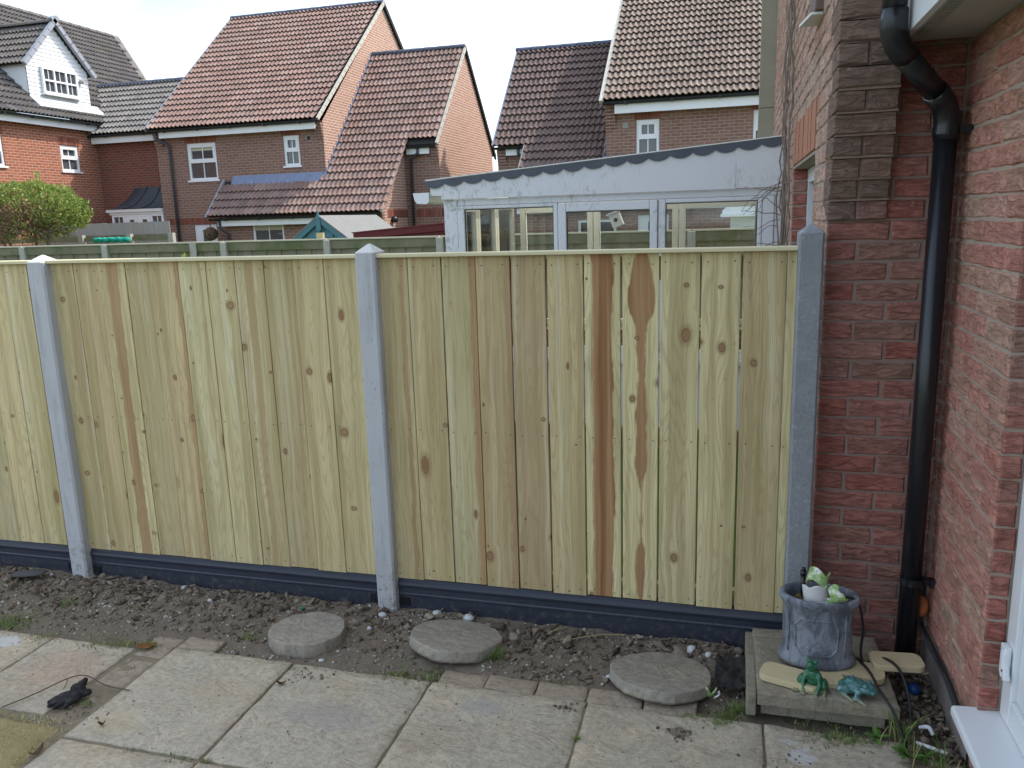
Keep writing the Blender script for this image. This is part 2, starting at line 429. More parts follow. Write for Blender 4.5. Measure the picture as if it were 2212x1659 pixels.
# ---- new fence boards
def mat_board(name, curve=None, edge=None):
    t = NT(name, .72, .25)
    o = t.coord('Object'); x, y, z = t.sep(o)
    seed = t.attr('seed', 'OBJECT'); hue = t.attr('hue', 'OBJECT')
    s13 = t.math('MULTIPLY', seed, 13.7)
    # knots: one voronoi cell may carry one knot
    kx = t.math('ADD', t.math('MULTIPLY', x, 8.0), s13)
    kz = t.math('ADD', t.math('MULTIPLY', z, 3.6), t.math('MULTIPLY', seed, 7.3))
    vn = t.n('ShaderNodeTexVoronoi'); vn.voronoi_dimensions = '2D'
    t.put(vn.inputs['Vector'], t.comb(kx, kz, 0.0)); vn.inputs['Scale'].default_value = 1.0; vn.inputs['Randomness'].default_value = .95
    px, pz, _ = t.sep(vn.outputs['Position']); cr_, cg_, cb_ = t.sep(vn.outputs['Color'])
    dx = t.math('DIVIDE', t.math('SUBTRACT', kx, px), 8.0)
    dz = t.math('DIVIDE', t.math('SUBTRACT', kz, pz), 3.6)
    wob = t.math('MULTIPLY', t.math('SUBTRACT', t.noise(o, 55, 2, .5), .5), .006)
    ksq = t.math('ADD', .38, t.math('MULTIPLY', cb_, .95))      # some knots are cut long, some wide
    d = t.math('ADD', t.math('SQRT', t.math('ADD', t.math('POWER', dx, 2.0), t.math('POWER', t.math('MULTIPLY', dz, ksq), 2.0))), wob)
    dl = t.math('SQRT', t.math('ADD', t.math('POWER', dx, 2.0), t.math('POWER', t.math('MULTIPLY', dz, .33), 2.0)))
    pres = t.step(cr_, .46, .50)
    rk = t.math('ADD', .0025, t.math('MULTIPLY', t.math('POWER', cg_, 2.0), .0125))
    k = t.math('MULTIPLY', pres, t.math('EXPONENT', t.math('MULTIPLY', t.math('POWER', t.math('DIVIDE', dl, t.math('MULTIPLY', rk, 2.6)), 2.0), -1.0)))
    # grain flows round the knot
    wan = t.math('MULTIPLY', t.math('SUBTRACT', t.noise(t.comb(t.math('MULTIPLY', x, 5.0), s13, t.math('MULTIPLY', z, 1.6)), 1.0, 3, .5), .5), .05)
    u = t.math('ADD', t.math('SUBTRACT', x, t.math('MULTIPLY', t.math('MULTIPLY', k, .85), dx)), wan)
    u_ = u
    fine = t.noise(t.comb(t.math('MULTIPLY', u, 210.0), s13, t.math('MULTIPLY', z, 2.6)), 1.0, 3, .6)
    broad = t.noise(t.comb(t.math('MULTIPLY', u, 34.0), s13, t.math('MULTIPLY', z, .55)), 1.0, 3, .55)
    cath = t.noise(t.comb(t.math('MULTIPLY', u, 16.0), s13, t.math('MULTIPLY', z, 1.1)), 1.0, 1, .4)
    rings = t.math('ABSOLUTE', t.math('SINE', t.math('MULTIPLY', cath, 70.0)))
    blot = t.noise(t.comb(t.math('MULTIPLY', x, 9.0), s13, t.math('MULTIPLY', z, 3.2)), 1.0, 4, .6)
    pale = t.mix(blot, (.655, .55, .28), (.775, .67, .385))
    tan = t.mix(blot, (.59, .44, .215), (.71, .565, .315))
    pink = t.mix(blot, (.53, .36, .195), (.65, .48, .285))
    base = t.mix(t.step(hue, .15, .55), pale, tan)
    base = t.mix(t.step(hue, .55, .95), base, pink)
    val = t.attr('value', 'OBJECT')
    base = t.mix(1.0, base, t.comb(val, val, val), 'MULTIPLY')
    lite = t.step(t.noise(t.comb(t.math('MULTIPLY', u_, 26.0), t.math('ADD', s13, 11.0), t.math('MULTIPLY', z, .4)), 1.0, 2, .5), .54, .70)
    base = t.mix(t.math('MULTIPLY', lite, .45), base, (.76, .70, .47))
    base = t.mix(t.math('MULTIPLY', t.step(broad, .42, .66), .8), base, t.mix(.6, base, (.34, .225, .10)))
    base = t.mix(t.math('MULTIPLY', t.step(t.noise(t.comb(t.math('MULTIPLY', x, 14.0), t.math('ADD', s13, 5.0), t.math('MULTIPLY', z, 1.0)), 1.0, 3, .5), .48, .72), .6), base, (.41, .34, .145))
    base = t.mix(t.math('MULTIPLY', t.step(rings, .72, 1.0), .28), base, (.34, .25, .12))
    # heartwood
    hc = t.attr('heart_x', 'OBJECT'); hs = t.attr('heart', 'OBJECT')
    if curve:
        fc = t.n('ShaderNodeFloatCurve'); cm = fc.mapping.curves[0]
        cm.points[0].location = (0, curve[0][1]); cm.points[1].location = (1, curve[-1][1])
        for q in curve[1:-1]: cm.points.new(*q)
        fc.mapping.update()
        t.put(fc.inputs['Value'], t.math('DIVIDE', z, 1.37))
        hw = t.math('MULTIPLY', fc.outputs[0], .07)
    else:
        hw = t.attr('heart_w', 'OBJECT')
    hn = t.math('MULTIPLY', t.math('SUBTRACT', t.noise(t.comb(s13, s13, t.math('MULTIPLY', z, 3.4)), 1.0, 3, .55), .5), .028)
    hd = t.math('SUBTRACT', t.math('ABSOLUTE', t.math('SUBTRACT', t.math('SUBTRACT', x, hc), hn)), hw)
    hd = t.math('ADD', hd, t.math('MULTIPLY', t.math('SUBTRACT', fine, .5), .010))
    hd = t.math('ADD', hd, t.math('MULTIPLY', t.math('SUBTRACT', t.noise(t.comb(t.math('MULTIPLY', x, 60.0), s13, t.math('MULTIPLY', z, 13.0)), 1.0, 4, .65), .5), .026))
    hm = t.math('MULTIPLY', t.math('SUBTRACT', 1.0, t.step(hd, -.004, .005)), hs)
    heart = t.mix(t.step(broad, .3, .7), (.27, .125, .052), (.46, .265, .13))
    base = t.mix(hm, base, heart)
    base = t.mix(.55, base, t.ramp(fine, [(.22, .55), (.5, 1.0), (.75, 1.12)]), 'MULTIPLY')
    # knots: dark rim, reddish eye
    halo = t.math('MULTIPLY', t.math('SUBTRACT', 1.0, t.step(d, rk, t.math('MULTIPLY', rk, 2.3))), pres)
    base = t.mix(t.math('MULTIPLY', halo, .6), base, (.30, .165, .075))
    core = t.math('MULTIPLY', t.math('SUBTRACT', 1.0, t.step(d, t.math('MULTIPLY', rk, .80), rk)), pres)
    rim = t.math('MULTIPLY', t.math('SUBTRACT', 1.0, t.step(t.math('ABSOLUTE', t.math('SUBTRACT', d, rk)), .0004, .0019)), pres)
    base = t.mix(core, base, t.mix(cb_, (.30, .16, .075), (.40, .27, .15)))
    base = t.mix(t.math('MULTIPLY', rim, t.math('ADD', .55, t.math('MULTIPLY', cb_, .45))), base, (.07, .035, .02))
    # resin flecks and scuffs
    fl = t.step(t.noise(t.comb(t.math('MULTIPLY', x, 120.0), s13, t.math('MULTIPLY', z, 42.0)), 1.0, 1, .4), .76, .82)
    base = t.mix(t.math('MULTIPLY', fl, .6), base, (.12, .075, .04))
    h = t.math('ADD', fine, t.math('MULTIPLY', rings, .35))
    return t.done(base, t.bump(h, .35, .0025))
mat_board('new_board')
mat_board('new_board_heart', [(0, .50), (.12, .52), (.3, .60), (.55, .53), (.66, .55), (.78, .50), (1, .60)])
mat_board('new_board_wedge', [(0, .05), (.05, .22), (.12, .28), (.2, .06), (.33, .03), (.42, .32), (.5, .26), (.56, .30), (.62, .20), (.72, .22), (.80, .30), (.87, .72), (.92, .62), (1, .22)])
mat_board('new_board_stripe', [(0, .42), (.3, .38), (.6, .36), (.8, .40), (1, .44)])
plain('new_rail', (.44, .37, .20), .8, .15, 16, .2)
t = NT('cap_wood', .7, .25); p = t.pos()
t.done(t.mix(t.noise(t.scale(p, (1.6, 60, 60)), 1.0, 4, .6), (.60, .52, .31), (.74, .67, .44)), t.bump(t.noise(t.scale(p, (4, 200, 200)), 1.0, 3), .3, .002))
plain('nail', (.06, .045, .04), .6, .2, 30, 0, .4)
# ---- concrete
t = NT('smooth_post', .75, .25); p = t.pos()
c = t.mix(t.noise(p, 4, 4, .6), (.43, .43, .435), (.53, .53, .53))
pit = t.math('MAXIMUM', t.step(t.noise(t.scale(p, (90, 90, 38)), 1.0, 2, .5), .70, .76), t.step(t.noise(p, 210, 2, .5), .72, .78))
c = t.mix(t.math('MULTIPLY', t.step(t.noise(t.scale(p, (16, 16, 2.2)), 1.0, 5, .7), .50, .72), .5), c, (.27, .265, .26))
zz_ = t.sep(p)[2]
c = t.mix(t.math('MULTIPLY', t.math('SUBTRACT', 1.0, t.step(zz_, .04, .30)), t.math('MULTIPLY', t.step(t.noise(p, 42, 5, .75), .48, .66), .75)), c, (.20, .155, .115))
c = t.mix(t.math('MULTIPLY', pit, .7), c, (.14, .14, .15))
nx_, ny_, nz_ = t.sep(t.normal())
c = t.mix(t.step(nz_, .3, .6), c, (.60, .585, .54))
t.done(c, t.bump(t.noise(p, 70, 4, .6), .4, .005))
t = NT('rough_post', .85, .2); p = t.pos()
c = t.mix(t.noise(p, 9, 5, .7), (.20, .21, .225), (.36, .37, .385))
c = t.mix(t.math('MULTIPLY', t.step(t.noise(p, 48, 4, .7), .55, .72), .6), c, (.48, .49, .50))
c = t.mix(t.math('MULTIPLY', t.step(t.noise(p, 75, 3, .6), .62, .72), .5), c, (.13, .135, .14))
t.done(c, t.bump(t.noise(p, 60, 5, .7), .8, .008))
t = NT('black_board', .42, .5); p = t.pos(); x, y, z = t.sep(p)
c = t.mix(t.noise(t.scale(p, (3, 3, 60)), 1.0, 3), (.022, .027, .042), (.042, .048, .068))
dust = t.step(t.noise(t.scale(p, (2.5, 2, 26)), 1.0, 6, .75), .60, .80)
c = t.mix(t.math('MULTIPLY', dust, .5), c, (.20, .185, .165))
spl = t.math('MULTIPLY', t.math('SUBTRACT', 1.0, t.step(z, .02, .115)), t.step(t.noise(p, 38, 6, .78), .50, .66))
c = t.mix(t.math('MULTIPLY', spl, .4), c, (.21, .165, .125))
t.done(c, t.bump(t.noise(t.scale(p, (5, 5, 160)), 1.0, 3), .2, .002))
# ---- ground
t = NT('soil', .97, .08); p = t.pos()
c = t.mix(t.noise(p, 10, 6, .7), (.165, .13, .097), (.33, .27, .205))
c = t.mix(t.math('MULTIPLY', t.step(t.noise(p, 3.2, 4, .6), .5, .75), .5), c, (.27, .215, .16))
c = t.mix(t.math('MULTIPLY', t.step(t.noise(p, 150, 2, .5), .66, .74), .6), c, (.34, .30, .25))
t.done(c, t.bump(t.noise(p, 55, 6, .75), .9, .02))
t = NT('clod', .97, .08); rn = t.rnd(); p = t.pos()
c = t.ramp(rn, [(0, (.115, .088, .066)), (.5, (.205, .16, .12)), (1, (.34, .28, .215))])
t.done(t.mix(.5, c, t.ramp(t.noise(p, 130, 4, .7), [(.3, .6), (.7, 1.4)]), 'MULTIPLY'), t.bump(t.noise(p, 220, 4, .7), .8, .006))
t = NT('pebble', .9, .2); rn = t.rnd(); p = t.pos()
c = t.ramp(rn, [(0, (.26, .20, .14)), (.3, (.36, .30, .23)), (.55, (.20, .185, .17)), (.75, (.42, .38, .32)), (1, (.58, .57, .54))])
t.done(t.mix(.5, c, t.ramp(t.noise(p, 90, 3, .6), [(.3, .65), (.7, 1.2)]), 'MULTIPLY'), t.bump(t.noise(p, 200, 3), .4, .003))
def mat_slab(name, c1, c2, warm, amount, sc_=1.0, spots=()):
    t = NT(name, .9, .2); p = t.pos(); rn = t.orand()
    v = t.vmath('ADD', p, t.comb(t.math('MULTIPLY', rn, 9.0), t.math('MULTIPLY', rn, 5.0), 0.0))
    c = t.mix(t.noise(v, 3.5 * sc_, 6, .7, .5), c1, c2)
    w = t.math('MULTIPLY', t.step(t.noise(v, 2.2 * sc_, 4, .6, .8), .45, .72), amount)
    c = t.mix(w, c, warm)
    c = t.mix(t.math('MULTIPLY', t.step(t.noise(v, 6, 4, .65), .58, .76), .35), c, (.42, .24, .15))
    c = t.mix(t.math('MULTIPLY', t.step(t.noise(v, 8.5, 5, .7), .60, .74), .3), c, (.155, .14, .135))
    c = t.mix(t.math('MULTIPLY', t.step(t.noise(p, 19, 4, .8), .66, .74), .6), c, (.52, .50, .46))
    c = t.mix(t.math('MULTIPLY', t.step(t.noise(v, 95, 3, .6), .64, .72), .45), c, (.10, .085, .07))
    c = t.mix(.75, c, t.ramp(t.noise(v, 40, 5, .8), [(.28, .5), (.5, .95), (.72, 1.3)]), 'MULTIPLY')
    c = t.mix(t.math('MULTIPLY', t.step(t.noise(p, 1.7, 5, .7), .5, .7), .35), c, (.22, .17, .12))
    if spots:
        x_, y_, z_ = t.sep(p)
        wob = t.math('MULTIPLY', t.math('SUBTRACT', t.noise(p, 26, 5, .7), .5), 1.9)
        for (sx_, sy_, rx_, ry_, col_, am_) in spots:         # paint scuffs and mud stains on the slabs
            dd = t.math('SQRT', t.math('ADD', t.math('POWER', t.math('DIVIDE', t.math('SUBTRACT', x_, sx_), rx_), 2.0), t.math('POWER', t.math('DIVIDE', t.math('SUBTRACT', y_, sy_), ry_), 2.0)))
            mk = t.math('MULTIPLY', t.math('SUBTRACT', 1.0, t.step(t.math('ADD', dd, wob), .55, 1.0)), am_)
            c = t.mix(mk, c, col_)
    riv = t.noise(t.scale(v, (5.0, 9.0, 5.0)), 1.0, 7, .62, 2.2)
    h = t.math('ADD', t.math('MULTIPLY', riv, 1.0), t.math('MULTIPLY', t.noise(v, 85, 4, .7), .16))
    return t.done(c, t.bump(h, .95, .020))
mat_slab('paving', (.41, .345, .26), (.55, .475, .37), (.60, .475, .32), .6, 1.0, [(.23, 2.335, .05, .05, (.58, .57, .55), .8), (.20, 2.40, .03, .018, (.55, .54, .52), .6), (.575, 2.365, .07, .03, (.12, .085, .05), .75), (.63, 2.315, .05, .04, (.13, .09, .05), .7), (.47, 2.30, .06, .018, (.10, .08, .06), .7), (-.14, 2.37, .05, .03, (.15, .11, .085), .75), (-.525, 2.425, .03, .018, (.15, .11, .085), .7), (-2.85, 2.36, .08, .05, (.60, .60, .58), .7), (-2.86, 2.22, .05, .05, (.58, .58, .56), .6), (-2.45, 2.25, .20, .16, (.46, .29, .20), .35), (-1.75, 2.25, .16, .10, (.44, .34, .22), .35), (-.8, 2.36, .10, .06, (.33, .33, .33), .4), (-2.0, 2.0, .12, .08, (.50, .40, .24), .45), (-1.3, 2.2, .22, .09, (.30, .28, .26), .4)])
mat_slab('plinth_slab', (.24, .21, .16), (.35, .31, .235), (.40, .33, .21), .5, 2.0)
mat_slab('round_stone', (.25, .22, .18), (.42, .375, .31), (.48, .40, .28), .5, 2.5)
mat_slab('edging_brick', (.30, .235, .175), (.42, .345, .265), (.46, .37, .25), .5, 2.0)
t = NT('joint_sand', .97, .1); p = t.pos()
t.done(t.mix(t.noise(p, 12, 6, .75), (.17, .135, .095), (.36, .30, .21)), t.bump(t.noise(p, 110, 5, .7), .8, .01))
t = NT('grass_blade', .7, .25); rn = t.rnd()
t.done(t.ramp(rn, [(0, (.06, .12, .022)), (.45, (.10, .18, .035)), (.7, (.17, .22, .05)), (.85, (.28, .25, .10)), (1, (.36, .30, .15))]))
t = NT('dry_grass', .8, .15); rn = t.rnd()
t.done(t.ramp(rn, [(0, (.15, .19, .05)), (.3, (.27, .27, .08)), (.6, (.44, .37, .16)), (1, (.62, .52, .30))]))
t = NT('lawn_ground', .95, .1); p = t.pos()
t.done(t.mix(t.noise(p, 6, 6, .7), (.05, .085, .02), (.14, .17, .05)), t.bump(t.noise(p, 40, 4), .8, .03))
t = NT('sandy_turf', .95, .1); p = t.pos()
t.done(t.mix(t.noise(p, 9, 6, .75), (.24, .19, .08), (.58, .47, .26)), t.bump(t.noise(p, 70, 5, .7), .9, .02))
# ---- weathered back fence
def mat_old(name, a, b, g, amt):
    t = NT(name, .9, .12); p = t.pos(); rn = t.rnd(); x, y, z = t.sep(p)
    s = t.math('MULTIPLY', rn, 23.0)
    f = t.noise(t.comb(t.math('MULTIPLY', t.math('ADD', x, s), 60.0), s, t.math('MULTIPLY', z, 2.5)), 1.0, 4, .65)
    c = t.mix(f, a, b)
    c = t.mix(t.math('MULTIPLY', rn, .25), c, (.32, .25, .16))
    c = t.mix(t.math('MULTIPLY', t.step(t.noise(p, 2.0, 5, .65), .40, .70), amt), c, g)
    return t.done(c, t.bump(f, .5, .004))
mat_old('old_board', (.16, .14, .105), (.32, .29, .235), (.13, .15, .065), .5)
mat_old('old_rail', (.14, .13, .085), (.25, .24, .17), (.085, .115, .04), .75)
mat_old('silver_board', (.26, .25, .235), (.42, .41, .39), (.22, .22, .17), .25)
plain('old_post', (.38, .36, .31), .9, .25, 14, .4)
plain('old_cap', (.52, .48, .37), .85, .15, 14, .2)

# ================================================================== SETTING
ground = obj('ground', MB().box(-140, 140, -40, 220, -.35, -.06).mesh('ground'), 'lawn_ground')
tag(ground, 'grassy ground running back under the gardens and houses', 'ground', kind='structure')

# ---- patio: slabs with recessed sandy joints
patio = obj('patio', MB().box(-6.2, .74, -1.2, 2.445, -.058, -.008).mesh('patio'), 'joint_sand')
tag(patio, 'buff riven paving in front of the soil bed', 'patio', kind='structure')
def slab_mesh(w, d, th, nx=14, amp=.0022, seed=0):
    r = random.Random(seed); bm = bmesh.new()
    e_ = .0045
    gx = [0, e_] + [e_ + (w - 2 * e_) * i / nx for i in range(1, nx)] + [w - e_, w]
    my = max(3, int(nx * d / w)); gy = [0, e_] + [e_ + (d - 2 * e_) * i / my for i in range(1, my)] + [d - e_, d]
    nx, ny = len(gx) - 1, len(gy) - 1; g = []
    for j in range(ny + 1):
        row = []
        for i in range(nx + 1):
            x = gx[i]; y = gy[j]
            e = min(i, nx - i, j, ny - j)
            z = amp * 2.2 * vnoise((x * 6 + seed * 3.1, y * 6, seed)) + amp * vnoise((x * 22, y * 22 + seed, 1))
            jx = jy = 0
            if i <= 1 or i >= nx - 1: jx = .005 * vnoise((y * 16, seed, 3)) + .002 * vnoise((y * 60, seed, 8))
            if j <= 1 or j >= ny - 1: jy = .005 * vnoise((x * 16, seed, 5)) + .002 * vnoise((x * 60, seed, 9))
            if e == 0: z -= .003 + .003 * r.random()
            elif e == 1: z -= .0008 * r.random()
            row.append(bm.verts.new((x + jx, y + jy, z)))
        g.append(row)
    for j in range(ny):
        for i in range(nx):
            bm.faces.new((g[j][i], g[j][i + 1], g[j + 1][i + 1], g[j + 1][i])).smooth = True
    ring = [g[0][i] for i in range(nx + 1)] + [g[j][nx] for j in range(1, ny + 1)] + [g[ny][i] for i in range(nx - 1, -1, -1)] + [g[j][0] for j in range(ny - 1, 0, -1)]
    low = [bm.verts.new((v.co.x, v.co.y, -th)) for v in ring]
    for i in range(len(ring)):
        k = (i + 1) % len(ring); bm.faces.new((ring[k], ring[i], low[i], low[k]))
    me = bpy.data.meshes.new('slab'); bm.to_mesh(me); bm.free(); return me
xs = [(-4.42, -3.85), (-3.842, -3.27), (-3.262, -2.687), (-2.679, -2.285), (-2.122, -1.598), (-1.590, -1.034), (-1.026, -.460), (-.453, .120), (.127, .69)]
sd = 1
for (a, b) in xs:
    left = a < -2.2
    for (y0, y1) in ((1.985 if left else 1.903, 2.438 if left else 2.474), (1.318, 1.89), (.73, 1.305)):
        if left and y0 < 1.9: continue
        if y0 < 1.0 and a > -1.0: continue
        o = obj('slab', slab_mesh(b - a, y1 - y0, .04, 16, .0022, sd), 'paving', patio, (a, y0, rng.uniform(-.0015, .0015)), (rng.uniform(-.002, .002), rng.uniform(-.002, .002), 0)); sd += 1
# a narrow infill strip of old bricks between the left slabs and the rest
for i, (x0, x1, y0, y1) in enumerate([(-2.262, -2.135, 2.40, 2.55), (-2.266, -2.14, 2.19, 2.385), (-2.262, -2.14, 1.99, 2.178)]):
    obj('brick', slab_mesh(x1 - x0, y1 - y0, .04, 6, .002, 40 + i), 'edging_brick', patio, (x0, y0, -.004 - .003 * i))
for i, (x0, x1) in enumerate([(-2.125, -1.955), (-1.01, -.838), (-.834, -.651), (-.647, -.466), (-.462, -.271), (-.267, -.09)]):
    obj('brick', slab_mesh(x1 - x0, .088, .04, 6, .002, 50 + i), 'edging_brick', patio, (x0, 2.477 + (.004 if i == 0 else 0), -.003 - .002 * (i % 2)))

# ---- soil bed with clods and stones
def soil_h(x, y):
    t_ = min(1, max(0, (y - 2.47) / .5))
    h = -.012 + .022 * t_ ** .8 - .012 * max(0, (y - 2.86) / .12)
    h += .016 * vnoise((x * 3.1, y * 3.1, 2)) * t_ + .010 * vnoise((x * 9, y * 9, 7)) * (.3 + t_) + .006 * vnoise((x * 24, y * 24, 4))
    h += .006 * max(0, (y - 2.84) / .12) * (0.6 + .8 * vnoise((x * 5, 1, 9)))
    if x > -.9: h -= .018 * min(1, (x + .9) / .6)
    if -1.03 < x < -.07 and y < 2.585: h -= .013 * min(1, (2.585 - y) / .012)
    if -2.14 < x < -1.94 and y < 2.58: h -= .013 * min(1, (2.58 - y) / .012)
    if -2.28 < x < -2.12 and y < 2.56: h -= .013 * min(1, (2.56 - y) / .012)
    return h
NXS, NYS = 580, 60
vs = np.zeros(((NXS + 1) * (NYS + 1), 3)); k = 0
for j in range(NYS + 1):
    for i in range(NXS + 1):
        x = -6.25 + 7.0 * i / NXS; y = 2.44 + .60 * j / NYS
        vs[k] = (x, y, soil_h(x, y) if y < 3.0 else .0); k += 1
ii, jj = np.meshgrid(np.arange(NXS), np.arange(NYS))
a = (jj * (NXS + 1) + ii).ravel()
soil = obj('soil_bed', np_mesh('soil_bed', vs, np.stack([a, a + 1, a + NXS + 2, a + NXS + 1], 1), smooth=True), 'soil')
tag(soil, 'strip of freshly dug dark soil along the foot of the fence', 'soil', kind='structure')

def ico(sub=1):
    bm = bmesh.new(); bmesh.ops.create_icosphere(bm, subdivisions=sub, radius=1.0)
    v = np.array([p.co[:] for p in bm.verts]); f = np.array([[q.index for q in p.verts] for p in bm.faces]); bm.free(); return v, f
IV, IF = ico(2)
IV1, IF1 = ico(1)
def scatter(name, pts, sizes, seed, flat=(.55, .9), rough=.75, big=True, smooth=False):
    rs = np.random.RandomState(seed); V = []; Fc = []; Rn = []; n = 0
    v0, f0 = (IV, IF) if big else (IV1, IF1)
    for (x, y, z), s in zip(pts, sizes):
        v = v0 * (1 + rough * (rs.rand(len(v0), 1) - .5))
        low = rs.randn(3, 3) * .22 * (rough / .35); v = v + np.sin(v @ low.T * 3) * .25 * (rough / .35)
        v = v * np.array([rs.uniform(.75, 1.25), rs.uniform(.75, 1.25), rs.uniform(*flat)]) * s
        an = rs.rand() * 6.28; c_, s_ = np.cos(an), np.sin(an)
        v = v @ np.array([[c_, -s_, 0], [s_, c_, 0], [0, 0, 1]]).T
        V.append(v + np.array([x, y, z])); Fc.append(f0 + n); Rn.append(np.full(len(f0), rs.rand())); n += len(v)
    return np_mesh(name, np.concatenate(V), np.concatenate(Fc), np.concatenate(Rn), smooth)
def in_keepout(x, y):
    for (cx, cy, r_) in ((-1.63, 2.655, .165), (-1.03, 2.735, .20), (-.225, 2.655, .19)):
        if (x - cx) ** 2 + ((y - cy) * 1.15) ** 2 < r_ * r_: return True
    return x > .06 or (x > -1.02 and y < 2.575 and x < -.08)
pts = []; sz = []
while len(pts) < 3600:
    x = rng.uniform(-4.3, .2); y = 2.48 + .48 * rng.random() ** .7
    if in_keepout(x, y): continue
    s = .0026 + .0088 * rng.random() ** 2.6 + (.014 * rng.random() ** 6 if y > 2.75 else 0)
    if y < 2.6: s *= .55
    pts.append((x, y, soil_h(x, y) + s * .25)); sz.append(s)
cl = tag(obj('soil_clods', scatter('soil_clods', pts, sz, 3), 'clod', None), 'loose crumbs and clods of dark earth in the bed', 'soil', kind='stuff')
pts = []; sz = []
while len(pts) < 2600:
    x = rng.uniform(-3.9, .2); y = 2.47 + .5 * rng.random()
    if in_keepout(x, y): continue
    s = .0022 + .005 * rng.random() ** 2.5
    pts.append((x, y, soil_h(x, y) + s * .35)); sz.append(s)
pb = tag(obj('gravel', scatter('gravel', pts, sz, 5, (.5, .8), .2, False, True), 'pebble', None), 'small pale stones scattered through the soil', 'gravel', kind='stuff')
# crumbs of earth and grit strewn on the paving
pts = []; sz = []
for q in range(420):
    x = rng.uniform(-3.2, .6); y = 2.47 - .55 * rng.random() ** 1.6
    s = .0012 + .0028 * rng.random() ** 2
    pts.append((x, y, s * .4)); sz.append(s)
for (cx, cy, n_, sp) in ((-.525, 2.42, 26, .018), (-.14, 2.36, 40, .03), (-1.5, 2.40, 50, .05), (-2.17, 2.05, 40, .06), (.2, 2.30, 25, .05)):
    for q in range(n_):
        s = .002 + .005 * rng.random() ** 2
        pts.append((cx + rng.gauss(0, sp), min(2.46, cy + rng.gauss(0, sp * .7)), s * .4)); sz.append(s)
tag(obj('dirt_crumbs', scatter('dirt_crumbs', pts, sz, 9, (.5, .8), .3, False), 'clod'), 'crumbs of earth strewn over the paving', 'dirt', kind='stuff')
# larger pale stones one can pick out
stone_v = [scatter('stone', [(0, 0, 0)], [1.0], 100 + i, (.6, .75), .22, True, True) for i in range(5)]
t = NT('white_stone', .85, .2); p = t.pos()
t.done(t.mix(t.noise(p, 60, 4), (.42, .42, .42), (.66, .66, .65)), t.bump(t.noise(p, 150, 3), .5, .004))
for m_ in stone_v: m_.materials.append(MATS['white_stone'])
def lp(px, py, z=0.0):
    """ground point seen at a photo pixel, used only to read positions off the photograph"""
    d = cf + cr * (px - 1106) / F_PX - cu * (py - 829.5) / F_PX
    return Vector((0, 0, CAM_H)) + d * ((z - CAM_H) / d.z)
for i, (px, py, s, lab) in enumerate([
        (947, 1312, .021, 'upright white stone against the black gravel board right of the middle post'),
        (885, 1330, .014, 'white pebble just right of the middle post foot'),
        (1012, 1327, .026, 'biggest white stone behind the middle stepping stone'),
        (1492, 1390, .024, 'white lump of stone behind the right stepping stone'),
        (1530, 1398, .017, 'small pale stone right of the white lump behind the right stepping stone'),
        (1315, 1440, .014, 'white pebble touching the left side of the right stepping stone'),
        (51, 1228, .017, 'round white stone at the far left under the black gravel board'),
        (108, 1232, .013, 'small pale stone just left of the left post foot'),
        (415, 1245, .019, 'pale stone against the gravel board midway along the second bay'),
        (452, 1290, .015, 'small whitish stone in the soil in front of the second fence bay'),
        (826, 1318, .020, 'grey pebble between the left stepping stone and the middle post'),
        (797, 1345, .013, 'pale pebble right of the left stepping stone'),
        (693, 1410, .010, 'tiny white pebble in front of the left stepping stone'),
        (1640, 1392, .016, 'grey stone beside the back corner of the plant pot slab')]):
    q = lp(px, py, .03)
    h = soil_h(q.x, q.y) + s * .3
    o = obj('stone', stone_v[i % 5], None, None, (q.x, min(q.y, 2.94), h), (rng.uniform(-.4, .4), rng.uniform(-.4, .4), rng.uniform(0, 6)))
    o.scale = (s, s, s * (1.3 if i == 0 else .9))
    tag(o, lab, 'stone', 'white stones in the soil bed')

# ---- grass
def blades(specs, seed):
    """specs: (x,y,z,height,lean,width) -> bent three-segment blades"""
    rs = np.random.RandomState(seed); V = []; Fc = []; Rn = []; n = 0
    for (x, y, z, h, lean, w) in specs:
        an = rs.rand() * 6.283; d = np.array([math.cos(an), math.sin(an), 0]); s = np.array([-d[1], d[0], 0])
        c0 = np.array([x, y, z]); rows = []
        for q, wd in ((0, 1), (.4, .9), (.75, .6), (1, .06)):
            c = c0 + d * lean * h * q ** 1.8 + np.array([0, 0, 1]) * h * (q - .35 * lean * q ** 2)
            rows += [c - s * w * wd, c + s * w * wd]
        V.append(np.array(rows)); Fc.append(np.array([[0, 1, 3, 2], [2, 3, 5, 4], [4, 5, 7, 6]]) + n); n += 8
        Rn.append(np.full(3, rs.rand()))
    return np_mesh('blades', np.concatenate(V), np.concatenate(Fc), np.concatenate(Rn), True)
sp = []
def tuft(px, py, n_, spread, h, z=0.0):
    q = lp(px, py, .01)
    for i in range(n_):
        x = q.x + rng.gauss(0, spread); y = q.y + rng.gauss(0, spread * .6)
        zz = soil_h(x, y) if y > 2.475 else -.004
        sp.append((x, y, zz, h * rng.uniform(.5, 1.2), rng.uniform(.3, 1.5), rng.uniform(.0009, .0018)))
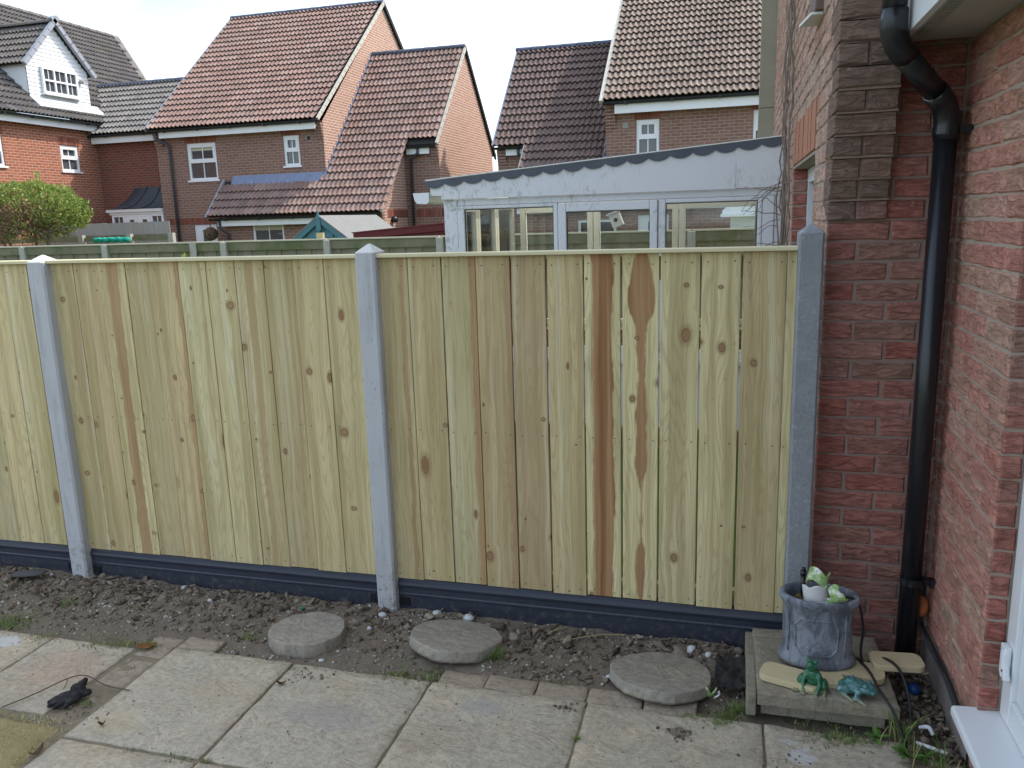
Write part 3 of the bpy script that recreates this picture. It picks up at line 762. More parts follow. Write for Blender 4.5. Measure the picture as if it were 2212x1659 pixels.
for a in [(20, 1340, 260, .06, .03), (90, 1372, 60, .04, .02), (150, 1300, 90, .05, .025), (225, 1383, 120, .06, .02), (325, 1388, 90, .03, .03),
          (405, 1393, 60, .03, .018), (540, 1368, 70, .03, .018), (265, 1388, 50, .02, .02), (1010, 1415, 80, .025, .045), (1060, 1412, 130, .03, .05), (930, 1450, 110, .05, .025),
          (840, 1452, 60, .04, .015), (870, 1452, 60, .025, .02), (1210, 1475, 40, .03, .02), (1500, 1535, 130, .028, .02), (1560, 1555, 120, .03, .018),
          (1590, 1520, 60, .02, .05), (1480, 1540, 50, .02, .015), (1410, 1480, 14, .01, .06), (1395, 1440, 8, .006, .05), (1570, 1530, 60, .03, .03),
          (190, 1515, 30, .012, .02), (635, 1440, 20, .012, .012), (1245, 1590, 24, .008, .02), (560, 1505, 16, .02, .010), (440, 1638, 26, .01, .015),
          (380, 1628, 50, .03, .012), (300, 1612, 30, .03, .01), (1810, 1590, 130, .035, .02), (1860, 1595, 90, .03, .022), (30, 1255, 60, .05, .02), (300, 1315, 24, .02, .016), (640, 1310, 20, .02, .016)]:
    tuft(*a)
for i in range(260):      # stray blades through the soil
    x = rng.uniform(-3.8, .1); y = rng.uniform(2.48, 2.9)
    if not in_keepout(x, y): sp.append((x, y, soil_h(x, y), rng.uniform(.008, .03), rng.uniform(.5, 1.8), .0011))
tag(obj('grass', blades(sp, 4), 'grass_blade'), 'short green grass tufts along the paving edge and in the soil', 'grass', kind='stuff')
# sandy worn turf corner, lower left
gv = []
NG = 40
for j in range(NG + 1):
    for i in range(NG + 1):
        x = -3.6 + 1.49 * i / NG; y = .9 + 1.075 * j / NG
        edge = min(1, max(0, ((-2.115 - .12 * max(0, (y - 1.75))) - x) / .05)) * min(1, max(0, (1.972 - y) / .04))
        gv.append((x, y, -.03 + .034 * edge + .010 * vnoise((x * 7, y * 7, 3)) * edge + .004 * vnoise((x * 30, y * 30, 1))))
ii, jj = np.meshgrid(np.arange(NG), np.arange(NG)); a = (jj * (NG + 1) + ii).ravel()
turf = obj('lawn', np_mesh('lawn', np.array(gv), np.stack([a, a + 1, a + NG + 2, a + NG + 1], 1), smooth=True), 'sandy_turf')
tag(turf, 'corner of worn yellowish sandy turf at the patio edge', 'lawn', kind='structure')
sp = []
for i in range(9000):
    x = rng.uniform(-3.2, -2.10); y = rng.uniform(1.35, 1.975)
    if x > -2.115 - .12 * max(0, y - 1.75): continue
    if vnoise((x * 8, y * 8, 2)) < -.18 and rng.random() < .8: continue
    sp.append((x, y, -.002 + .008 * vnoise((x * 7, y * 7, 3)), rng.uniform(.006, .017), rng.uniform(.4, 1.6), rng.uniform(.0008, .0015)))
tag(obj('turf_grass', blades(sp, 8), 'dry_grass'), 'dry yellow green blades on the worn turf corner', 'grass', kind='stuff')

# ================================================================== FENCE
def post(x0, x1, y0, y1, ztop, apex, mat, label, z0=-.1):
    ch = .008; me = bpy.data.meshes.new('concrete_post'); bm = bmesh.new()
    def ring(z, ins=0.0):
        p = [(x0 + ch, y0), (x1 - ch, y0), (x1, y0 + ch), (x1, y1 - ch), (x1 - ch, y1), (x0 + ch, y1), (x0, y1 - ch), (x0, y0 + ch)]
        cx, cy = (x0 + x1) / 2, (y0 + y1) / 2
        return [bm.verts.new((cx + (a - cx) * (1 - ins), cy + (b - cy) * (1 - ins), z)) for a, b in p]
    zs_ = [z0, .3, .6, .9, 1.2, ztop]
    rs = [ring(z) for z in zs_] + [ring(ztop + .004, .05), ring(apex - .002, .86), ring(apex, .95)]
    for a, b in zip(rs, rs[1:]):
        for i in range(8): bm.faces.new((a[i], a[(i + 1) % 8], b[(i + 1) % 8], b[i]))
    bm.faces.new(rs[-1]); bm.to_mesh(me); bm.free()
    cx = (x0 + x1) / 2; cy = (y0 + y1) / 2
    me.transform(Matrix.Translation((-cx, -cy, 0)))
    o = obj('concrete_post', me, mat, None, (cx, cy, 0), (rng.uniform(-.003, .003), rng.uniform(-.003, .003), 0))
    return tag(o, label, 'fence post', 'concrete fence posts')
post(-3.070, -2.977, 2.937, 3.05, 1.510, 1.543, 'smooth_post', 'smooth grey concrete post at the left, between two new fence panels')
post(-1.455, -1.370, 2.937, 3.05, 1.525, 1.560, 'smooth_post', 'smooth grey concrete post in the middle of the new fence')
post(.206, .290, 2.935, 3.03, 1.562, 1.594, 'rough_post', 'taller rough mottled concrete post against the brick house corner')

Z0B, Z1B = .14, 1.503
def fence_panel(edges, gaps, specs, label, x_end):
    root = thing('timber_fence', ((edges[0] + edges[-1]) / 2, 3.0, Z0B), label, 'fence panel', 'new timber fence panels')
    r2 = random.Random(int(abs(edges[0]) * 1000))
    nl = MB()
    for i in range(len(edges) - 1):
        g = gaps[i] if i < len(gaps) else .002
        w = edges[i + 1] - edges[i] - g
        cx = (edges[i] + edges[i + 1] - g) / 2
        sp_ = specs[i] if i < len(specs) else {}
        mb = MB(); NS = 9; hw = w / 2
        # a sawn board, a little wany and bowed along its edges
        ptsl = []; ptsr = []
        for k in range(NS + 1):
            zz = (Z1B - Z0B) * k / NS
            ptsl.append((-hw + .0012 * vnoise((i * 7.1, zz * 4, edges[0])), zz)); ptsr.append((hw + .0012 * vnoise((i * 3.3, zz * 4, 9 + edges[0])), zz))
        dz0 = r2.uniform(-.003, .003)
        V = []; Fc = []
        for k in range(NS + 1):
            for (xx, zz) in (ptsl[k], ptsr[k]):
                zz = zz + (dz0 if k == 0 else 0)
                cup = .0012 * vnoise((i * 2.7, zz * 2, 4))
                V += [(xx, -.009 + cup, zz), (xx, .009 + cup, zz)]
        for k in range(NS):
            b0 = 4 * k; b1 = b0 + 4
            Fc += [(b0, b0 + 2, b1 + 2, b1), (b0 + 3, b0 + 1, b1 + 1, b1 + 3), (b0 + 1, b0, b1, b1 + 1), (b0 + 2, b0 + 3, b1 + 3, b1 + 2)]
        Fc += [(0, 1, 3, 2), (4 * NS, 4 * NS + 2, 4 * NS + 3, 4 * NS + 1)]
        mb.add(V, Fc)
        o = obj('board', mb.mesh('board'), sp_.get('mat', 'new_board'), root, (cx, 2.992 + r2.uniform(-.0025, .0025), Z0B), (r2.uniform(-.0015, .0015), r2.uniform(-.0008, .0008), r2.uniform(-.012, .012)))
        bevel(o, .0012, 1)
        o['seed'] = float(sp_.get('seed', r2.uniform(0, 40))); o['hue'] = float(sp_.get('hue', r2.uniform(.05, .6)))
        o['value'] = float(sp_.get('val', r2.uniform(.72, 1.06))); o['heart'] = float(sp_.get('heart', 0.0)); o['heart_x'] = float(sp_.get('hx', 0.0)); o['heart_w'] = float(sp_.get('hw', .02))
        for zn in (1.468, .802, .166):
            for s in (-1, 1):
                xn = cx + s * (hw - .022) if w > .06 else cx
                if w <= .06 and s > 0: continue
                xn += r2.uniform(-.006, .006)
                zz = zn + r2.uniform(-.004, .004)
                n = 7; nl.face([(xn + .0027 * math.cos(6.283 * q / n), 2.9785, zz + .0027 * math.sin(6.283 * q / n)) for q in range(n)])
                nl.face([(xn + .0012 * math.cos(6.283 * q / n), 2.9782, zz + .0012 * math.sin(6.283 * q / n)) for q in range(n)])
    tag(obj('nails', nl.mesh('nails'), 'nail', root, (0, 0, 0)), kind='stuff')
    x0, x1 = edges[0], x_end
    for (a, b) in ((1.405, 1.490), (.765, .845), (.148, .205)):
        o = obj('rail', MB().box(x0, x1, 3.0055, 3.040, a, b).mesh('rail'), 'new_rail', root)
    o = obj('cap_rail', MB().box(x0 - .002, x1, 2.958, 3.028, 1.5045, 1.5195).mesh('cap_rail'), 'cap_wood', root)
    bevel(o, .003, 2)
    return root
# board colours read off the photograph, left to right: hue 0 pale green, .5 tan, 1 pink brown
e2 = [-1.385, -1.248, -1.108, -.967, -.825, -.685, -.543, -.402, -.262, -.116, .027, .174, .206]
g2 = [.0025, .0035, .0042, .0055, .0072, .0064, .0064, .007, .0065, .0078, .002, 0]
s2 = [dict(hue=.35, heart=.6, hx=.040, hw=.010, val=.86), dict(hue=.40, val=.90), dict(hue=.22, heart=.75, hx=.066, hw=.022, val=.80), dict(hue=.75, heart=.5, hx=.060, hw=.016, val=.90), dict(hue=.80, val=.84),
      dict(hue=.45, val=.95), dict(hue=.02, val=1.04, mat='new_board_heart', heart=1.0, hx=.0), dict(hue=.0, val=1.04, mat='new_board_wedge', heart=.95, hx=.004), dict(hue=.14, val=.95), dict(hue=.08, val=.98), dict(hue=.42, val=.86), dict(hue=.2, val=.95)]
fence_panel(e2, g2, s2, 'right new fence panel with a dark brown streaked board, next to the house', .206)
e1 = [-3.02, -2.985, -2.852, -2.719, -2.579, -2.443, -2.304, -2.167, -2.028, -1.89, -1.752, -1.615, -1.445]
g1 = [.001] + [.0022] * 11
s1 = [dict(hue=.1), dict(hue=.35, val=.78), dict(hue=.70, val=.92), dict(hue=.0, val=1.05, mat='new_board_stripe', heart=.75, hx=.0), dict(hue=.34, val=.78), dict(hue=.62, val=.98, heart=.55, hx=.06, hw=.012), dict(hue=.12, val=.92), dict(hue=.24, val=.95), dict(hue=.36, heart=.35, hx=.0, hw=.016, val=.85), dict(hue=.45, val=.80), dict(hue=.36, val=.96), dict(hue=.34, val=.92)]
fence_panel(e1, g1, s1, 'middle new fence panel of tightly set pale boards between the two smooth posts', -1.40)
e0 = [-6.23, -6.09, -5.95, -5.81, -5.67, -5.53, -5.39, -5.25, -5.11, -4.97, -4.83, -4.69, -4.55, -4.41, -4.27, -4.12, -3.975, -3.83, -3.685, -3.538, -3.395, -3.25, -3.112, -3.03]
fence_panel(e0, [.002] * 24, [{}] * 19 + [dict(hue=.22), dict(hue=.36), dict(hue=.14), dict(hue=.1)], 'left new fence panel cut off by the photo edge, left of the left post', -3.03)

def gravel_board(x0, x1, label):
    # ribbed composite plank: profile in y,z swept along x
    pr = [(2.9790, -.08), (2.9790, .060), (2.9755, .064), (2.9755, .070), (2.9790, .074), (2.9790, .097), (2.9740, .102), (2.9715, .112), (2.9740, .121), (2.984, .127), (2.986, .1385), (3.024, .1385), (3.024, -.08)]
    mb = MB(); mb.prism([(x0, y, z) for (y, z) in pr], (x1 - x0, 0, 0))
    o = obj('gravel_board', mb.mesh('gravel_board'), 'black_board')
    # keep one end recess clip at each end, as the photo shows at the right
    for xe in (x0 + .03, x1 - .03):
        obj('end_clip', MB().box(xe - .022, xe + .022, 2.9725, 2.977, .018, .052).mesh('end_clip'), 'black_plastic', o)
    return tag(o, label, 'gravel board', 'black gravel boards')
gravel_board(-1.372, .206, 'black ribbed gravel board under the right fence panel')
gravel_board(-2.98, -1.452, 'black ribbed gravel board under the middle fence panel')
gravel_board(-6.23, -3.068, 'black ribbed gravel board at the far left under the left fence panel')

# ================================================================== OWN HOUSE (right)
XC, YA, XB, YR = .300, 3.040, .705, 2.375      # garden-side wall, back wall, right wall, door reveal
CO, JT = .0695, .0085                           # course height, joint
house = thing('brick_house', (.9, 3.2, 0), 'nearby red brick house with corbelled corner and black downpipe at the right', 'house')

def brick_mesh(w, h=CO - JT, d=.05, seed=0):
    """front face looks to -Y, origin at the brick's left bottom front edge"""
    r = random.Random(seed); c = .0045
    def j(a=.0026): return r.uniform(-a, a)
    k = 3 if w > .14 else 2
    per = [(w * i / k + (j() if 0 < i < k else j(.0012)), j()) for i in range(k + 1)] + [(w * i / k + j(.0015), h + j()) for i in range(k, -1, -1)]
    m = len(per); cx, cz = w / 2, h / 2
    V = [(x, d, z) for (x, z) in per] + [(x, c + r.uniform(-.001, .003), z) for (x, z) in per]
    for (x, z) in per:
        ix = 0 if .02 < x < w - .02 else (c if x < cx else -c)
        V.append((x + ix + j(.0008), r.uniform(-.002, .002), z + (c if z < cz else -c) + j(.001)))
    F = []
    for i in range(k):                                    # front split into strips so that it can be uneven
        F.append((2 * m + i, 2 * m + i + 1, 2 * m + m - 2 - i, 2 * m + m - 1 - i))
    for i in range(m):
        q = (i + 1) % m
        F += [(i, q, m + q, m + i), (m + i, m + q, 2 * m + q, 2 * m + i)]
    return V, F
class Bricks:
    """collects bricks of a house; the largest in view become objects, the rest one joined part"""
    def __init__(s): s.items = []; s.cache = {}
    def add(s, origin, rotz, w, mat, parent, rank, h=CO - JT):
        s.items.append((rank, origin, rotz, round(w, 3), mat, parent, round(h, 4)))
    def build(s, limit, rest_parent, rest_mats):
        s.items.sort(key=lambda q: -q[0])
        rest = {}
        for n_, (rank, o, rz, w, mat, par, h) in enumerate(s.items):
            V, F = s.geom(w, h, n_)
            if n_ < limit:
                key = (w, h, mat, n_ % 6)
                if key not in s.cache:
                    mb = MB(); mb.add(V, F); me = mb.mesh('brick', uv=False); me.materials.append(MATS[mat]); s.cache[key] = me
                obj('brick', s.cache[key], None, par, o, (0, 0, rz))
            else:
                mb = rest.setdefault(mat, MB()); c_, s_ = math.cos(rz), math.sin(rz)
                mb.add([(o[0] + x * c_ - y * s_, o[1] + x * s_ + y * c_, o[2] + z) for (x, y, z) in V], F, rng.uniform(.01, .99))
        for mat, mb in rest.items():
            tag(obj('brickwork', mb.mesh('brickwork', uv=False), mat, rest_parent), kind='stuff')
    def geom(s, w, h, n_): return brick_mesh(w, h, .05, int(w * 1000) * 7 + n_ % 6)
BR = Bricks()
def lay(par, p0, rotz, length, z0, z1, mat, holes=(), rankf=None, ends=True, half=None, inset=.0):
    """stretcher bond along local +x from p0; front faces local -Y"""
    n = 0; z = z0; c_, s_ = math.cos(rotz), math.sin(rotz); L = .2085
    while z < z1 - .02:
        u = 0.0; first = True
        while u < length - .012:
            w = L / 2 if (first and n % 2) else L
            first = False
            w = min(w, length - u)
            if length - u - w < .04: w = length - u
            uc = u + w / 2; zc = z + CO / 2
            wfull, ustart = w, u
            for (a, b, c, d) in holes:                   # cut bricks off at an opening
                if c < zc < d:
                    if u < a < u + w: w = a - u
                    elif u < b < u + w: w = u + w - b; u = b
            uc = u + w / 2
            if w > .02 and not any(a < uc < b and c < zc < d for (a, b, c, d) in holes):
                pr = rng.uniform(-.0016, .0022)          # some bricks stand proud
                ox = p0[0] + (u + JT / 2) * c_ + pr * s_; oy = p0[1] + (u + JT / 2) * s_ - pr * c_
                BR.add((ox, oy, z + JT / 2 + rng.uniform(-.0015, .0015)), rotz + rng.uniform(-.004, .004), max(.02, w - JT + rng.uniform(-.003, .001)), mat, par, rankf(uc, zc) if rankf else 1)
            u = ustart + wfull
        z += CO; n += 1

# wall facing the camera beside the post
wa = obj('wall', MB().box(XC + .006, 4.5, YA + .0055, YA + .25, -.05, 3.4).mesh('wall'), 'mortar_dark', house)
lay(wa, (XC, YA, 0), 0, XB - XC, .0, 2.30, 'near_brick', rankf=lambda u, z: 50 - abs(z - 1.0))
# right wall, facing -X, running to the door reveal
wb = obj('wall', MB().box(XB + .0055, 4.0, YR + .006, YA + .004, -.05, 2.32).mesh('wall'), 'mortar', house)
lay(wb, (XB, YA - .004, 0), -math.pi / 2, YA - .004 - YR, .0, 2.165, 'near_brick_lit', rankf=lambda u, z: 49 - abs(z - 1.0))
# reveal bricks at the door, facing the camera
lay(wb, (XB + .001, YR, CO), 0, .062, .0 + CO, 2.165, 'near_brick', rankf=lambda u, z: 48)
# rough rendered plinth along the foot of the right wall
V = []; F = []; nn = 30
for i in range(nn + 1):
    y = YA - .01 - (YA - YR - .03) * i / nn; zt_ = .135 + .02 * vnoise((y * 9, 1, 2)) + .012 * vnoise((y * 30, 4, 2)); ou = .007 + .003 * vnoise((y * 12, 3, 3))
    V += [(XB - ou, y, -.05), (XB - ou, y, zt_ - .012), (XB + .004, y, zt_)]
for i in range(nn):
    for k in range(2): F.append((3 * i + k, 3 * i + k + 1, 3 * i + 4 + k, 3 * i + 3 + k))
mb = MB(); mb.add(V, F)
t = NT('plinth_render', .95, .1); p = t.pos()
t.done(t.mix(t.noise(p, 11, 6, .75), (.19, .155, .135), (.38, .33, .29)), t.bump(t.noise(p, 70, 5, .75), .9, .012))
obj('plinth_render', mb.mesh('plinth_render', True), 'plinth_render', wb)
# kneeler: corbelled courses stepping out at the corner under the eaves
kn = obj('kneeler', MB().box(XC + .008, XC + .188, YA - .012, YA + .1, 1.605, 3.4).mesh('kneeler'), 'mortar_dark', house)
z = 1.600; kk = 0
while z < 2.55:
    out = min(7, kk + 1) * .0185
    two = kk < 4 or kk in (5, 7)
    for (a, b) in (((0, .098), (.098, .197)) if two else ((0, .197),)):
        V, F = brick_mesh(b - a - .006, CO - .006, .12 + out, 300 + kk)
        mb = MB(); mb.add(V, F)
        obj('brick', mb.mesh('brick', uv=False), 'corbel_brick', kn, (XC + a - .001, YA - out, z + .003), (0, 0, rng.uniform(-.006, .006)))
    if out > .02:
        obj('mortar_bed', MB().box(XC + .006, XC + .19, YA - out + .011, YA + .02, z - .004, z + CO).mesh('mortar_bed'), 'mortar_dark', kn)
    z += CO; kk += 1
# long wall behind the fence, facing -X, with a window opening
WIN = (3.62, 5.02, .95, 1.865)                   # y0,y1,z0,z1
YFAR = 8.0
mb = MB()
for (y0, y1, z0, z1) in ((YA + .26, WIN[0], -.05, 5.6), (WIN[1], YFAR, -.05, 5.6), (WIN[0], WIN[1], -.05, WIN[2]), (WIN[0], WIN[1], 2.10, 5.6)):
    mb.box(XC + .0055, XC + .27, y0, y1, z0, z1)
mb.box(XC + .0055, XC + .25, YA + .02, YA + .26, -.05, 5.6)
wc = obj('wall', mb.mesh('wall'), 'mortar', house)
lay(wc, (XC, YFAR, 0), -math.pi / 2, YFAR - YA - .002, .9, 3.9, 'garden_wall_brick', holes=((YFAR - WIN[1], YFAR - WIN[0], .9, 2.11),), rankf=lambda u, z: 5 + u * 1.2 - abs(z - 1.9))
# soldier course over that window, brick on end
for i in range(19):
    y = WIN[1] - .0737 * i
    obj('soldier_brick', MB().box(0, .09, -.033, .033, 0, .20).mesh('soldier_brick'), MATS.get('lintel_orange') or plain('lintel_orange', (.42, .185, .11), .9, .2, 30, .4), wc, (XC - .002 + rng.uniform(-.002, .002), y - .036, 1.885))
obj('lintel', MB().box(XC + .006, XC + .2, WIN[0], WIN[1], 1.868, 2.10).mesh('lintel'), 'mortar', wc)
fw = obj('window', None, None, house, (XC + .09, (WIN[0] + WIN[1]) / 2, WIN[2]))
mb = MB()
for (y0, y1, z0, z1) in ((WIN[0], WIN[1], 1.79, 1.865), (WIN[0], WIN[1], .95, 1.02), (WIN[1] - .07, WIN[1], 1.02, 1.79), (WIN[0], WIN[0] + .07, 1.02, 1.79), (4.29, 4.35, 1.02, 1.79)):
    mb.box(XC + .085, XC + .15, y0, y1, z0, z1)
obj('frame', mb.mesh('frame'), 'white_upvc', fw)
obj('pane', MB().box(XC + .11, XC + .118, WIN[0] + .06, WIN[1] - .06, 1.01, 1.80).mesh('pane'), 'far_glass', fw)
obj('window_backing', MB().box(XC + .16, XC + .26, WIN[0], WIN[1], .95, 1.868).mesh('window_backing'), 'dark_room', fw)
lay(wc, (XC + .002, WIN[1] - .006, 0), 0, .085, .97, 1.86, 'near_brick', rankf=lambda u, z: 9)
# boxed corner board at the far end of that wall
cb = obj('corner_board', MB().box(XC - .135, XC + .05, YFAR + .002, YFAR + .16, -.05, 2.55).box(XC - .132, XC + .05, YFAR + .004, YFAR + .16, 2.556, 5.58).mesh('corner_board'), 'olive_board' if 'olive_board' in MATS else plain('olive_board', (.33, .31, .235), .85, .15, 5, .3), house)
# upper storeys and roof of the house (mostly out of view), sized to keep the patio in shade
obj('upper_wall', MB().box(XC + .02, 6.0, YA + .30, YFAR - .004, 2.3, 5.60).box(XC + .28, 6.0, YA + .30, YFAR - .004, -.05, 2.3).mesh('upper_wall'), 'house_brick', house)
mb = MB()
mb.prism([(XC - .25, YA - .3, 5.60), (6.2, YA - .3, 5.60), (3.2, YA - .3, 8.2)], (0, YFAR - YA + .5, 0))
obj('roof', mb.mesh('roof'), 'tile_dark', house)
mb = MB()
mb.prism([(XB + .02, -3.0, 2.32), (5.2, -3.0, 2.32), (5.2, -3.0, 3.3), (1.4, -3.0, 3.3), (.47, -3.0, 2.58), (.47, -3.0, 2.50)], (0, 3.0 + YA - .03, 0))
obj('roof', mb.mesh('roof'), 'tile_dark', house)
obj('side_wall', MB().box(.83, 4.0, -3.0, YR - .0, -.05, 2.31).mesh('side_wall'), 'house_brick', house)
# eaves: soffit and fascia over the right wall
sf = obj('soffit', MB().box(.500, XB + .003, -2.9, 2.985, 2.157, 2.172).mesh('soffit'), 'soffit', house)
fa = obj('fascia', MB().box(.478, .4985, -2.9, 2.915, 2.150, 2.42).mesh('fascia'), 'white_upvc', house)
mb = MB()
for k in range(12):
    y = 2.93 - k * .012
sv = obj('soffit_vent', MB().box(.515, .548, -2.8, 2.93, 2.1535, 2.1575).mesh('soffit_vent'), plain('soffit_grey', (.30, .29, .27), .7, .15, 9, .1), house)
mb = MB()
for k in range(48): mb.box(.517, .546, 2.90 - k * .03, 2.915 - k * .03, 2.1515, 2.1536)
obj('vent_slots', mb.mesh('vent_slots'), 'soffit_grey', sv)
# gutter along that eave
mb = MB(); pr = []
for k in range(9):
    a = math.pi * k / 8; pr.append((.425 + .048 * math.cos(a), 2.40 - .05 * math.sin(a)))
for k in range(9):
    a = math.pi * (8 - k) / 8; pr.append((.425 + .044 * math.cos(a), 2.40 - .046 * math.sin(a)))
mb.prism([(x, -2.9, z) for (x, z) in pr], (0, 5.75, 0))
obj('gutter', mb.mesh('gutter'), 'black_plastic', house)

# black downpipe with swan neck
pipe = thing('downpipe', (.638, 2.95, 0), 'shiny black round downpipe with a swan neck in the brick corner', 'downpipe')
PR = .0345
def bend(a, b, c, rad=.05, n=7):
    a, b, c = Vector(a), Vector(b), Vector(c)
    p = b + (a - b).normalized() * rad; q = b + (c - b).normalized() * rad
    return [(p * (1 - t) ** 2 + b * 2 * t * (1 - t) + q * t * t) for t in [i / n for i in range(n + 1)]]
U0, U1, L1, L0 = Vector((.432, 2.755, 2.42)), Vector((.432, 2.755, 2.125)), Vector((.636, 2.95, 1.945)), Vector((.630, 2.95, .03))
dg = (L1 - U1).normalized()
obj('upper_pipe', MB().tube([U0, U1 + Vector((0, 0, .06))], PR, 28).mesh('upper_pipe', True), 'black_plastic', pipe)
obj('elbow', MB().tube([U1 + Vector((0, 0, .085))] + bend(U1 + Vector((0, 0, .2)), U1, L1, .055) + [U1 + dg * .075], PR + .004, 28).mesh('elbow', True), 'black_plastic', pipe)
obj('offset_pipe', MB().tube([U1 + dg * .05, L1 - dg * .05], PR, 28).mesh('offset_pipe', True), 'black_plastic', pipe)
obj('elbow', MB().tube([L1 - dg * .085] + bend(U1, L1, L1 - Vector((0, 0, .3)), .055) + [L1 - Vector((0, 0, .10))], PR + .004, 28).mesh('elbow', True), 'black_plastic', pipe)
obj('lower_pipe', MB().tube([L1 - Vector((0, 0, .06)), L0], PR, 28).mesh('lower_pipe', True), 'black_plastic', pipe)
for zc in (1.875, .335):
    mb = MB(); mb.lathe([(PR + .001, -.012), (PR + .006, -.012), (PR + .006, .012), (PR + .001, .012)], 28, (.635, 2.95, zc), cap=False)
    mb.box(.668, .702, 2.935, 2.965, zc - .009, zc + .009)
    mb.box(.690, .704, 2.925, 2.955, zc - .014, zc + .014)
    obj('pipe_clip', mb.mesh('pipe_clip'), 'black_plastic', pipe)
plain('pale_solvent', (.36, .36, .33), .8, .2, 40)
mb = MB()
for (c0, ax) in ((U1 + Vector((0, 0, .087)), Vector((0, 0, 1))), (U1 + dg * .077, dg), (L1 - dg * .087, dg)):
    path = []; a_ = ax.cross(Vector((0, 1, 0))).normalized(); b_ = ax.cross(a_)
    for k in range(14):
        q = 2.4 + 2.9 * k / 13; path.append(c0 + (a_ * math.cos(q) + b_ * math.sin(q)) * (PR + .0012) + ax * .003 * math.sin(k * 1.7))
    mb.tube(path, .0012, 5)
obj('joint_sealant', mb.mesh('joint_sealant'), 'pale_solvent', pipe)

# glazed door at the right edge
door = thing('patio_door', (.79, 1.9, .2), 'white plastic door frame with sill at the right photo edge', 'door')
XD = .765
mb = MB()
mb.box(XD, XD + .07, YR - .075, YR - .004, .206, 2.15)
o = obj('frame', mb.mesh('frame'), 'white_upvc', door); bevel(o, .004, 2)
o = obj('bottom_rail', MB().box(XD + .001, XD + .07, .9, YR - .0755, .206, .285).mesh('bottom_rail'), 'white_upvc', door); bevel(o, .004, 2)
o = obj('leaf_frame', MB().box(XD + .014, XD + .06, YR - .155, YR - .0765, .287, 2.15).box(XD + .014, XD + .06, .9, YR - .1555, .287, .375).mesh('leaf_frame'), 'white_upvc', door); bevel(o, .005, 2)
obj('gasket', MB().box(XD + .022, XD + .05, YR - .163, YR - .1555, .3755, 2.15).box(XD + .022, XD + .05, .9, YR - .1635, .3755, .383).mesh('gasket'), 'black_plastic', door)
obj('pane', MB().box(XD + .03, XD + .036, .9, YR - .1635, .3835, 2.15).mesh('pane'), 'far_glass', door)
o = obj('sill', MB().prism([(.645, YR + .020, .168), (.645, YR + .020, .192), (.652, YR + .020, .198), (XD - .002, YR + .020, .2045), (XD + .08, YR + .020, .2045), (XD + .08, YR + .020, .168)], (0, -1.5, 0)).mesh('sill'), 'white_upvc', door); bevel(o, .004, 2)
mb = MB()
mb.box(XD - .0185, XD - .0005, YR - .060, YR - .020, .345, .435)
mb.lathe([(.002, -.002), (.012, 0), (.0125, .078), (.002, .08)], 16, (XD - .014, YR - .058, .350))
mb.obox((XD - .016, YR - .064, .378), (.0, .010, -.006), (.008, 0, 0), (0, .016, .030))
o = obj('hinge', mb.mesh('hinge'), 'white_upvc', door); bevel(o, .004, 3)
obj('screw', MB().tube([(XD - .0255, YR - .066, .372), (XD - .0235, YR - .066, .372)], .0035, 10).mesh('screw'), 'nail', o)
obj('backing', MB().box(XD + .075, XD + .085, .8, YR - .004, .2, 2.15).mesh('backing'), 'dark_room', door)

# wall lamp high on the garden-side wall
lamp = thing('wall_lamp', (XC, 3.75, 2.36), 'brown box lamp with a pale base plate high on the wall behind the fence', 'lamp')
plain('lamp_brown', (.17, .115, .09), .7, .2, 30, .2)
mb = MB(); mb.add([(XC - .034, 3.48, 2.383), (XC + .004, 3.48, 2.383), (XC + .004, 3.66, 2.383), (XC - .044, 3.66, 2.383), (XC - .022, 3.48, 2.60), (XC + .004, 3.48, 2.60), (XC + .004, 3.66, 2.60), (XC - .03, 3.66, 2.60)],
             [(0, 3, 2, 1), (4, 5, 6, 7), (0, 1, 5, 4), (1, 2, 6, 5), (2, 3, 7, 6), (3, 0, 4, 7)])
o = obj('housing', mb.mesh('housing'), 'lamp_brown', lamp); bevel(o, .006, 2)
mb = MB(); mb.add([(XC - .045, 3.50, 2.372), (XC + .003, 3.50, 2.372), (XC + .003, 3.72, 2.372), (XC - .075, 3.72, 2.372), (XC - .045, 3.50, 2.381), (XC + .003, 3.50, 2.381), (XC + .003, 3.72, 2.381), (XC - .075, 3.72, 2.381)],
             [(0, 3, 2, 1), (4, 5, 6, 7), (0, 1, 5, 4), (1, 2, 6, 5), (2, 3, 7, 6), (3, 0, 4, 7)])
obj('base_plate', mb.mesh('base_plate'), 'white_board', lamp)

BR.build(300 - 50, wc, None)

